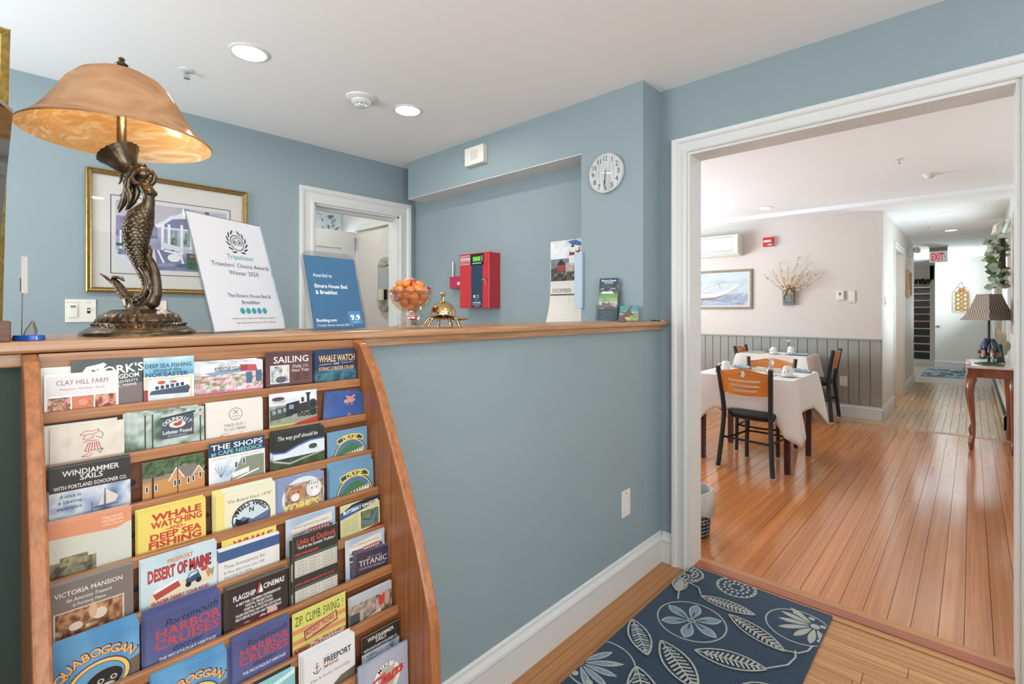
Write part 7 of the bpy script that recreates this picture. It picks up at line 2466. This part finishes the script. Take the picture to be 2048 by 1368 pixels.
t = thing('thermostat', 'white thermostat with small grey display on the cream wall', 'thermostat', (XF, 0.042, 1.408), -PI / 2)
mb = MB(); mb.box(0, -0.028, 0, 0.075, 0, 0.11); mb.build('case', PLATE, t, bevel=0.005)
mb = MB(); mb.box(0.022, -0.029, 0.056, 0.048, -0.028, 0.092); mb.build('display', mat('olive_lcd', (120, 128, 104), 0.2), t)
mb = MB(); mb.box(0.028, -0.030, 0.026, 0.042, -0.028, 0.040); mb.build('button', CAN, t)
t = thing('intercom_plate', 'beige blank plate with two screws right of the thermostat', 'wall plate', (XF, -0.072, 1.372), -PI / 2)
mb = MB(); mb.box(0, -0.010, 0, 0.075, 0, 0.158); mb.build('plate', mat('beige_plastic', (212, 204, 186), 0.45), t, bevel=0.004)
mb = MB(); mb.box(0.012, -0.0115, 0.02, 0.063, -0.010, 0.138); mb.build('inset', PLATE, t, bevel=0.001)
for zc in (0.03, 0.128):
    mb = MB(); mb.lathe([(0.004, 0.0115), (0.003, 0.0130), (0, 0.0135)], 10, Matrix.Translation((0.0375, 0, zc)) @ RX); mb.build('screw', STEEL, t)
plate('wall_outlet', 'white double socket in the grey wainscot near the hall corner', 'outlet', (XF - 0.012, 0.012, 0.366), -PI / 2, 0.078, 0.118, ('socket',))

# ---------------- lined wastebasket just inside the doorway
t = thing('wicker_wastebasket', 'grey and black woven wastebasket with white fabric liner inside the doorway', 'wastebasket', (0.405, 0.025, 0.0006))
WK = mat('grey_wicker', (128, 128, 124), 0.8, var=0.35, vscale=90); WKD = mat('black_wicker', (34, 34, 34), 0.8)
mb = MB(); mb.lathe([(0.0, 0.002), (0.100, 0.002), (0.103, 0.01), (0.118, 0.20), (0.116, 0.20), (0.10, 0.012), (0.0, 0.010)], 32, caps=False); mb.build('core', WKD, t)
for r in range(12):
    mb = MB()
    zc = 0.012 + r * 0.0105
    rr_0 = 0.1045 + 0.015 * zc / 0.2
    mb.tube([((rr_0 + 0.004 * math.sin(20 * a + r * PI)) * math.cos(a), (rr_0 + 0.004 * math.sin(20 * a + r * PI)) * math.sin(a), zc) for a in [2 * PI * i / 80 for i in range(81)]], 0.0048, 5)
    mb.build('wicker_strand', WK if r % 2 else WKD, t, smooth=60)
mb = MB()
vs = []
pf2 = [(0.112, 0.09), (0.116, 0.235), (0.120, 0.262), (0.128, 0.262), (0.133, 0.240), (0.138, 0.13)]
nl = 48
for (r0, z0) in pf2:
    for i in range(nl):
        a = 2 * PI * i / nl
        kf = 1 + (0.02 * math.sin(9 * a) if r0 > 0.125 else 0)
        vs.append((r0 * kf * math.cos(a), r0 * kf * math.sin(a), z0 + (0.012 * math.sin(5 * a) if z0 == 0.13 else 0)))
mb.add(vs, [(j * nl + i, j * nl + (i + 1) % nl, (j + 1) * nl + (i + 1) % nl, (j + 1) * nl + i) for j in range(len(pf2) - 1) for i in range(nl)])
o = mb.build('fabric_liner', mat('pale_liner_cotton', (196, 196, 194), 0.9, var=0.15, vscale=14, bump=0.2), t, smooth=70); o.modifiers.new('t', 'SOLIDIFY').thickness = 0.001

downlight(3.94, 0.616, 2.49, 'lit round downlight in the dining room ceiling', 0.075, GLOW_D)
sprinkler(2.64, -0.74, 2.49, 'fire sprinkler in the dining ceiling seen through the doorway')
smoke(3.395, -0.894, 2.49, 'flat white smoke detector in the dining ceiling', 0.8)
# ================================================================== hall
for (x, y, lab) in ((5.7, -0.93, 'lit round downlight in the hall ceiling, nearest one'), (7.4, -0.94, 'lit round downlight in the hall ceiling, second one'),
                    (10.2, -0.46, 'lit round downlight by the exit sign'), (11.4, -0.33, 'small lit downlight near the end of the hall')):
    downlight(x, y, 2.47, lab, 0.08, GLOW_D)
sprinkler(6.7, -0.72, 2.47, 'fire sprinkler in the hall ceiling')
# EXIT sign
t = thing('exit_sign', 'clear hanging exit sign with red letters at the end of the hall', 'exit sign', (9.6, -0.59, 2.17), -PI / 2 - 0.05)
mb = MB(); mb.box(0, -0.004, 0, 0.255, 0.004, 0.205); mb.build('acrylic_panel', mat('frosted_acrylic', (206, 208, 208), 0.3, emit=(220, 224, 224), estr=0.35), t, bevel=0.002)
mb = MB(); mb.box(-0.01, -0.03, 0.275, 0.265, 0.03, 0.30); mb.build('ceiling_canopy', CAN, t, bevel=0.003)
mb = MB(); mb.box(0.0, -0.006, 0.205, 0.255, 0.006, 0.276); mb.build('hanger', mat('grey_metal', (140, 142, 142), 0.4, 0.6), t)
REDL = mat('exit_red', (226, 40, 60), 0.4, emit=(255, 60, 80), estr=0.55)
vs, fs, wd = glyphs('EXIT', 0.03)
mb = MB(); kx, kz = 0.175 / wd, 0.135 / CAP
mb.add([(0.03 + a * kx, -0.0045, 0.035 + b * kz) for a, b in vs], fs); mb.build('letters', REDL, t, fix=False)
mb = MB(); mb.add([(0.212, -0.0045, 0.125), (0.235, -0.0045, 0.105), (0.212, -0.0045, 0.085)], [(0, 2, 1)]); mb.build('arrow', REDL, t)
# emergency light on the left hall wall
t = thing('emergency_light', 'white twin-head emergency light on the left hall wall', 'emergency light', (8.15, -0.40, 2.24))
mb = MB(); mb.box(-0.1, -0.06, -0.06, 0.1, 0, 0.08); mb.build('case', PLATE, t, bevel=0.008)
for s in (-1, 1):
    mb = MB(); mb.lathe([(0.02, 0), (0.045, 0.03), (0.05, 0.06), (0.046, 0.065)], 20, Matrix.Translation((0.05 * s, -0.07, 0.03)) @ Matrix.Rotation(math.radians(75), 4, 'X') @ Matrix.Rotation(-0.6, 4, 'Y')); mb.build('lamp_head', CAN, t, smooth=40)
    mb = MB(); mb.lathe([(0.044, 0.062), (0.0, 0.068)], 20, Matrix.Translation((0.05 * s, -0.07, 0.03)) @ Matrix.Rotation(math.radians(75), 4, 'X') @ Matrix.Rotation(-0.6, 4, 'Y')); mb.build('lens', mat('lamp_lens', (220, 224, 214), 0.05, 0.6), t, smooth=40)
plate('hall_switch', 'white rocker switch on the left hall wall near the corner', 'switch', (5.02, -0.40, 1.33), 0, 0.12, 0.12, ('rocker', 'rocker'))
t = thing('framed_hall_picture', 'small light wood framed picture on the left hall wall past the door', 'picture', (7.62, -0.40, 1.50))
mb = MB(); mb.moulding([(0, 0), (0, 0.43), (0.62, 0.43), (0.62, 0)], [(0, 0), (0, 0.035), (0.03, 0.035), (0.035, 0.02), (0.035, 0)], lambda a, b, q: (a, -q, b), closed=True); mb.build('frame', wood('light_pine_frame', (190, 140, 90), (214, 170, 116), 'x', rough=0.5), t)
p = Page(0.62, None); p.photo(4, 4, 96, 65, [(150, 166, 180), (206, 212, 216), (110, 120, 110)], 95, 4, 20); p.build('art_print', t, print_mat('matte_print', 0.6, 0.3), loc=(0, -0.012, 0.43))
mb = MB(); mb.box(0.02, -0.011, 0.02, 0.6, -0.001, 0.41); mb.build('backing', PAPER, t)

# arched lattice ornament, outlet and knob on the end wall
XE = 12.55
t = thing('arch_lattice', 'whitewashed gothic arch panel with gold quatrefoil lattice on the end wall', 'wall ornament', (XE, -0.85, 1.245), -PI / 2)
arch = []
AW, AH, AS = 0.31, 0.66, 0.44
for i in range(9):
    f = i / 8
    arch.append((AW / 2 * f ** 0.75, AS + (AH - AS) * (1 - (1 - f) ** 1.6)))
arch2 = [(AW - a, b) for a, b in reversed(arch[:-1])]
out = [(0, 0)] + arch + arch2 + [(AW, 0)]
path = out
mb = MB(); mb.moulding(path, [(0, 0), (0, 0.03), (0.036, 0.03), (0.036, 0)], lambda a, b, q: (a, -q, b), closed=True); mb.build('arch_frame', mat('whitewashed_wood', (196, 190, 180), 0.7, bump=0.2, bscale=80), t)
mb = MB(); mb.prism([(AW / 2 - 0.02, AH - 0.02), (AW / 2, AH + 0.045), (AW / 2 + 0.02, AH - 0.02)], -0.02, 0, 'y'); mb.build('finial', MATS['whitewashed_wood'], t)
GO = mat('antique_gold', (176, 130, 62), 0.5, 0.3)
for r in range(6):
    zc = 0.06 + r * 0.092
    for cx_ in (0.095, 0.215) if r < 5 else (0.155,):
        for s in (-1, 1):
            mb = MB(); mb.tube([(cx_ - 0.06, -0.014, zc - 0.046 * s), (cx_ - 0.02, -0.018, zc - 0.010 * s), (cx_ + 0.02, -0.018, zc + 0.010 * s), (cx_ + 0.06, -0.014, zc + 0.046 * s)], [0.020, 0.014, 0.014, 0.020], 6); mb.build('lattice_strip', GO, t)
plate('end_outlet', 'white square plate low on the end wall of the hall', 'outlet', (XE, -0.94, 0.36), -PI / 2, 0.115, 0.115, ('rocker',))
mb = MB(); mb.lathe([(0.03, 0), (0.03, 0.004), (0.012, 0.008), (0.012, 0.03), (0.028, 0.04), (0.03, 0.055), (0.02, 0.065), (0, 0.067)], 24, Matrix.Translation((XE, -0.61, 0.93)) @ Matrix.Rotation(-PI / 2, 4, 'Z') @ RX)
mb.build('knob', STEEL, bpy.data.objects['wall_hall_end'], smooth=50)
t = thing('hall_rug', 'small streaked blue and grey rug at the end of the hall', 'rug', (10.2, -1.07, 0.0006))
mb = MB(); mb.box(0, 0, 0, 1.75, 0.64, 0.008); mb.build('pile', mat('streaked_rug', (120, 140, 150), 0.95, bump=0.3), t)
p = Page(1.75, None); rr_ = random.Random(2)
z = vnoise(50, 60, 5, 6, 4); C_ = ramp((z - 0.5) * 2.2 + 0.5, [(56, 80, 96), (100, 120, 130), (160, 166, 166), (76, 100, 114)]); p.grid(0, 0, 100, 36.5, C_)
o = p.build('woven_pattern', t, MATS['rug_yarn']); o.matrix_local = Matrix(((1, 0, 0, 0), (0, 0, 1, 0.64), (0, -1, 0, 0.0081), (0, 0, 0, 1)))

# staircase with blue risers beyond the end of the hall
t = thing('staircase', 'staircase with dark teal risers and light wood nosings', 'stairs', (14.75, 0.1, 0))
TEAL = mat('dark_teal_riser', (44, 66, 80), 0.6, var=0.15, vscale=6); NOSE = wood('light_wood_nosing', (176, 122, 84), (206, 150, 108), 'y', rough=0.4)
for k in range(12):
    mb = MB(); mb.box(0.24 * k, -0.465, 0.0 if k == 0 else 0.2 * k - 0.02, 0.24 * k + 0.02, 0.495, 0.2 * (k + 1) - 0.03); mb.build('riser', TEAL, t)
    mb = MB(); mb.box(0.24 * k - 0.025, -0.465, 0.2 * (k + 1) - 0.03, 0.24 * (k + 1) + 0.02, 0.495, 0.2 * (k + 1)); mb.build('tread', NOSE, t, bevel=0.006)
t = thing('stair_garland', 'dark evergreen garland with gold bits over the stair opening', 'garland', (14.58, 0.1, 2.06))
GR = mat('dark_garland_green', (46, 56, 40), 0.9, var=0.4, vscale=60); GB = mat('gold_bauble', (190, 150, 70), 0.3, 0.8)
mb = MB(); rr_ = random.Random(8)
for i in range(160):
    mb.ball((rr_.uniform(-0.05, 0.0), rr_.uniform(-0.46, 0.5), rr_.uniform(-0.06, 0.05)), (rr_.uniform(0.01, 0.03), rr_.uniform(0.02, 0.05), rr_.uniform(0.01, 0.03)), 6, 4)
o = mb.build('greenery', GR, t, smooth=80); o['kind'] = 'stuff'
for i in range(9):
    mb = MB(); mb.ball((-0.05, -0.42 + i * 0.1, rr_.uniform(-0.04, 0.03)), 0.016, 8, 6); mb.build('bauble', GB, t, smooth=80)

# ---------------- right wall: heater, console, lamp, arched board, wreath, valance
t = thing('baseboard_heater', 'long white baseboard heater along the right hall wall', 'heater', (4.86, -1.47, 0.0))
mb = MB(); mb.prism([(0.0, 0.03), (0.055, 0.03), (0.06, 0.05), (0.06, 0.17), (0.035, 0.205), (0.0, 0.21)], 0, 4.3, 'x'); mb.build('cover', mat('heater_cream', (214, 208, 194), 0.4), t)
mb = MB(); mb.prism([(0.0585, 0.176), (0.038, 0.2035), (0.040, 0.2055), (0.0605, 0.178)], 0.05, 4.25, 'x'); mb.build('air_slot', BLK, t)
for xx in (0.0, 4.28):
    mb = MB(); mb.prism([(0.0, 0.0), (0.062, 0.0), (0.063, 0.172), (0.036, 0.208), (0.0, 0.213)], xx, xx + 0.02, 'x'); mb.build('end_cap', MATS['heater_cream'], t)

t = thing('console_table', 'carved walnut console table with cabriole legs and pinkish marble top by the right wall', 'table', (4.18, -1.296, 0.0005))
WN = wood('red_walnut', (96, 44, 24), (146, 76, 42), 'z', fine=50, long=5, rough=0.28, coat=0.35)
WNX = wood('red_walnut_apron', (96, 44, 24), (146, 76, 42), 'x', fine=50, long=5, rough=0.28, coat=0.35)
MARB = mat('pink_beige_marble', (206, 186, 172), 0.12, coat=0.5, var=0.18, vscale=18)
mb = MB(); mb.box(-0.42, -0.168, 0.752, 0.42, 0.172, 0.776); mb.build('marble_top', MARB, t, bevel=0.006)
mb = MB(); mb.box(-0.36, 0.115, 0.668, 0.36, 0.135, 0.752); mb.box(-0.36, -0.15, 0.668, 0.36, -0.13, 0.752); mb.build('long_apron', WNX, t, bevel=0.002)
for s in (-1, 1):
    mb = MB(); mb.box(s * 0.37 - 0.01, -0.12, 0.668, s * 0.37 + 0.01, 0.11, 0.752); mb.build('end_apron', WNX, t, bevel=0.002)
for sx in (-1, 1):
    for sy in (-1, 1):
        mb = MB()
        X, Y = sx * 0.368, sy * 0.125 if sy > 0 else -0.138
        mb.box(X - 0.03, Y - 0.03, 0.655, X + 0.03, Y + 0.03, 0.752)
        dx, dy = sx * 0.7, (0.7 if sy > 0 else 0.0)
        pth = [(0.0, 0.655, 0.030), (0.02, 0.60, 0.034), (0.028, 0.52, 0.030), (0.012, 0.40, 0.023), (-0.008, 0.25, 0.017), (-0.010, 0.14, 0.014), (0.004, 0.09, 0.018), (0.016, 0.06, 0.022), (0.014, 0.03, 0.016), (0.012, 0.0, 0.012)]
        mb.tube([(X + dx * a, Y + dy * a, z) for a, z, r in pth], [r for a, z, r in pth], 12)
        mb.box(X - 0.033, Y - 0.033, 0.632, X + 0.033, Y + 0.033, 0.645)
        mb.build('cabriole_leg', WN, t, smooth=40)
        mb = MB(); mb.moulding([(-0.02, 0.685), (-0.02, 0.735), (0.02, 0.735), (0.02, 0.685)], [(0, 0), (0.003, 0.004), (0.008, 0.004), (0.01, 0)], lambda a, b, q, X=X, Y=Y: (X - 0.03 - q, Y + a, b), closed=True)
        mb.build('carved_square', WNX, t)
TT = 0.7770
t = thing('fruit_base_lamp', 'table lamp with checked bell shade on a glossy blue and green fruit cluster base', 'lamp', (4.12, -1.285, TT))
LG = mat('green_leaf_glaze', (62, 100, 70), 0.2, coat=0.5, var=0.3, vscale=40)
mb = MB(); mb.lathe([(0.0, 0.0), (0.11, 0.0), (0.115, 0.008), (0.09, 0.018), (0.0, 0.022)], 24, Matrix.Diagonal((1.25, 0.85, 1, 1)), flute=0.08, nf=10); mb.build('leaf_base', LG, t, smooth=50)
FR = [mat('ink_blue_glaze', (40, 46, 86), 0.12, coat=0.7), mat('blue_green_glaze', (52, 76, 84), 0.12, coat=0.7), mat('olive_glaze', (110, 108, 50), 0.15, coat=0.7), mat('coral_glaze', (196, 120, 96), 0.2, coat=0.6), mat('ochre_glaze', (186, 140, 60), 0.2, coat=0.6)]
rr_ = random.Random(6)
for k in range(11):
    a = 2 * PI * k / 11 + 0.3
    zc = 0.165 + 0.02 * math.sin(k * 2.1)
    mb = MB(); mb.ball((0, 0, 0), (0.020, 0.018, 0.062), 12, 9, Matrix.Translation((0.055 * math.cos(a), 0.05 * math.sin(a), zc)) @ Matrix.Rotation(0.35, 4, Vector((math.sin(a), -math.cos(a), 0)))); mb.build('long_fruit', FR[0 if k % 3 else 1], t, smooth=80)
for k in range(22):
    a = 2.4 * k; rr0 = 0.052 * math.sqrt((k + 1) / 22) + 0.01; zc = 0.045 + 0.08 * rr_.random()
    mb = MB(); mb.ball((rr0 * math.cos(a), rr0 * 0.9 * math.sin(a), zc), rr_.uniform(0.016, 0.023), 10, 7); mb.build('round_fruit', FR[rr_.choice((0, 0, 1, 1, 2))], t, smooth=80)
for k, (a, c) in enumerate(((2.6, 3), (-1.2, 3), (-0.5, 4), (3.4, 4))):
    mb = MB(); mb.tube([(0.06 * math.cos(a), 0.055 * math.sin(a), 0.15), (0.082 * math.cos(a), 0.075 * math.sin(a), 0.10), (0.085 * math.cos(a), 0.08 * math.sin(a), 0.065)], [0.006, 0.014, 0.012], 8); mb.build('petal', FR[c], t, smooth=70)
mb = MB(); mb.tube([(0, 0, 0.02), (0, 0, 0.42)], 0.010, 10); mb.build('stem', mat('dark_green_metal', (40, 54, 50), 0.4, 0.4), t, smooth=50)


def checks():
    m = bpy.data.materials.new('brown_check_fabric'); m.use_nodes = True
    nt = m.node_tree; b = nt.nodes['Principled BSDF']; b.inputs['Roughness'].default_value = 0.9
    tc = nt.nodes.new('ShaderNodeTexCoord'); ck = nt.nodes.new('ShaderNodeTexChecker'); ck.inputs['Scale'].default_value = 85
    ck.inputs[1].default_value = lin((196, 180, 166)); ck.inputs[2].default_value = lin((84, 66, 58))
    nt.links.new(tc.outputs['Object'], ck.inputs[0]); nt.links.new(ck.outputs[0], b.inputs['Base Color'])
    return m


mb = MB()
prf = [(0.062, 0.655), (0.075, 0.60), (0.096, 0.52), (0.122, 0.45), (0.146, 0.412)]
for q0, q1 in zip(prf[:-1], prf[1:]):
    v = []
    for (hw, z) in (q0, q1):
        v += [(-hw, -hw, z), (hw, -hw, z), (hw, hw, z), (-hw, hw, z)]
    mb.add(v, [(0, 4, 5, 1), (1, 5, 6, 2), (2, 6, 7, 3), (3, 7, 4, 0)])
o = mb.build('shade', checks(), t, fix=False); o.modifiers.new('t', 'SOLIDIFY').thickness = 0.003
o.rotation_euler = (0, 0, math.radians(45))
mb = MB(); mb.tube([(0.1, -0.03, 0.01), (0.2, -0.06, 0.012), (0.26, -0.12, 0.006)], 0.003, 6); mb.build('cord', BLK, t)

t = thing('leaf_sculpture', 'cream carved leaf ornament behind the fruit lamp on the console', 'ornament', (4.40, -1.36, TT), -0.6)
CRM = mat('cream_ceramic', (214, 200, 170), 0.4, bump=0.3, bscale=60, var=0.1, vscale=20)
mb = MB(); mb.tube([(0, 0, 0.0), (0, 0, 0.10), (0.01, 0, 0.17)], [0.045, 0.03, 0.02], 12); mb.build('pedestal', mat('dark_green_ceramic', (46, 74, 60), 0.25), t, smooth=50)
for k, (a, l, w0, z) in enumerate(((0.1, 0.16, 0.06, 0.14), (0.9, 0.14, 0.05, 0.17), (-0.6, 0.13, 0.05, 0.15), (1.8, 0.16, 0.045, 0.18), (2.6, 0.10, 0.04, 0.16))):
    mb = MB(); mb.ball((l / 2, 0, 0), (l / 2, 0.012, w0), 12, 8, Matrix.Translation((0, 0, z)) @ Matrix.Rotation(-a, 4, 'Y')); mb.build('carved_leaf', CRM, t, smooth=80)
t = thing('console_figurine', 'tiny white shell figure hanging at the near corner of the console', 'figurine', (3.80, -1.145, TT))
mb = MB(); mb.ball((0, 0, 0.012), (0.035, 0.022, 0.012), 10, 6); mb.build('shell', mat('ivory_shell', (222, 214, 204), 0.4), t, smooth=80)
mb = MB(); mb.tube([(-0.02, 0.012, 0.012), (-0.035, 0.035, -0.02), (-0.034, 0.036, -0.07)], [0.004, 0.006, 0.009], 8); mb.build('tassel', mat('grey_tassel', (110, 112, 112), 0.7), t, smooth=60)

t = thing('arched_board', 'tall weathered arched wooden frame hung on the right wall', 'wall frame', (3.18, -1.47, 1.06))
WTH = wood('weathered_white_wood', (130, 112, 94), (212, 204, 192), 'z', fine=30, long=6, rough=0.8, bump=0.3)
ol = [(0, 0)]
for i in range(15):
    a = PI - PI * i / 14
    ol.append((0.47 + 0.47 * math.cos(a), 0.72 + 0.40 * math.sin(a)))
ol.append((0.94, 0))
mb = MB(); mb.moulding(ol, [(0, 0.0), (0, 0.032), (0.02, 0.042), (0.07, 0.042), (0.09, 0.03), (0.09, 0.0)], lambda a, b, q: (a, q, b), closed=True); mb.build('frame', WTH, t)
mb = MB(); mb.prism([(a * 0.96 + 0.019, b * 0.96 + 0.02) for a, b in ol], 0.002, 0.012, 'y'); mb.build('mirror_panel', mat('aged_mirror', (196, 198, 196), 0.08, 0.9), t)

t = thing('leaf_wreath', 'wreath of pale grey-green felt leaves hanging on the right hall wall', 'wreath', (4.62, -1.43, 1.78))
LF = [mat('sage_leaf', (150, 158, 138), 0.8), mat('pale_sage_leaf', (178, 182, 164), 0.8), mat('fresh_green_leaf', (104, 130, 74), 0.75)]
mb = MB(); mb.tube([(0.20 * math.cos(a), 0.04, 0.24 * math.sin(a)) for a in [2 * PI * i / 28 for i in range(29)]], 0.018, 8); mb.build('twig_ring', mat('dark_twig', (56, 46, 36), 0.9), t, smooth=60)
lm = MB()
lm.add([(0, 0, 0), (0.018, 0.022, 0.008), (0.045, 0.026, 0.012), (0.075, 0, 0.004), (0.045, -0.026, 0.012), (0.018, -0.022, 0.008), (0.04, 0, 0.0)], [(0, 1, 6), (1, 2, 6), (2, 3, 6), (3, 4, 6), (4, 5, 6), (5, 0, 6)])
lme = []
for m_ in LF:
    q = lm.mesh('leaf', 80); q.materials.append(m_); lme.append(q)
rr_ = random.Random(4)
for i in range(110):
    a = rr_.uniform(0, 2 * PI)
    o = bpy.data.objects.new('leaf', lme[rr_.choice((0, 0, 1, 1, 2))]); COL.objects.link(o); o.parent = t
    rd = rr_.uniform(0.8, 1.15)
    o.location = (0.20 * rd * math.cos(a), rr_.uniform(0.06, 0.10), 0.24 * rd * math.sin(a))
    o.rotation_euler = (rr_.uniform(-1.2, 0.2) - 0.8, rr_.uniform(-0.6, 0.6), rr_.uniform(0, 6.28))
    s_ = rr_.uniform(0.9, 1.5); o.scale = (s_, s_, s_)

t = thing('hall_valance', 'teal and cream paisley valance over the hall window on the right', 'valance', (5.05, -1.465, 1.62))
mb = MB(); vs = []; nn = 48
for i in range(nn + 1):
    x = 1.4 * i / nn
    d_ = 0.10 + 0.03 * math.sin(i * 0.9)
    dip = 0.0 + 0.22 * math.sin(PI * i / nn)
    vs += [(x, 0.03, 0.62), (x, d_, 0.58), (x, d_ + 0.03, 0.3 + dip * 0.5), (x, d_ + 0.05, 0.08 + dip)]
mb.add(vs, [(4 * i + j, 4 * i + 4 + j, 4 * i + 5 + j, 4 * i + 1 + j) for i in range(nn) for j in range(3)])
C1 = mat('paisley_cotton', (196, 210, 200), 0.85)
nt = C1.node_tree; b_ = nt.nodes['Principled BSDF']
tc = nt.nodes.new('ShaderNodeTexCoord'); vo = nt.nodes.new('ShaderNodeTexVoronoi'); vo.inputs['Scale'].default_value = 16; vo.feature = 'F1'
no = nt.nodes.new('ShaderNodeTexNoise'); no.inputs['Scale'].default_value = 9; no.inputs['Distortion'].default_value = 2.5
nt.links.new(tc.outputs['Object'], vo.inputs['Vector']); nt.links.new(tc.outputs['Object'], no.inputs['Vector'])
ad = nt.nodes.new('ShaderNodeMath'); ad.operation = 'ADD'; nt.links.new(vo.outputs['Distance'], ad.inputs[0]); nt.links.new(no.outputs['Fac'], ad.inputs[1])
rp = nt.nodes.new('ShaderNodeValToRGB'); e = rp.color_ramp.elements
e[0].position = 0.62; e[0].color = lin((60, 124, 130)); e[1].position = 0.80; e[1].color = lin((206, 216, 204))
k_ = e.new(0.72); k_.color = lin((140, 180, 170)); k_ = e.new(1.0); k_.color = lin((226, 214, 190))
nt.links.new(ad.outputs[0], rp.inputs['Fac']); nt.links.new(rp.outputs[0], b_.inputs['Base Color'])
o = mb.build('cloth', C1, t, smooth=60); o.modifiers.new('t', 'SOLIDIFY').thickness = 0.003
mb = MB(); mb.box(0.0, 0.0, 0.60, 1.4, 0.035, 0.63); mb.build('rod', CAN, t)
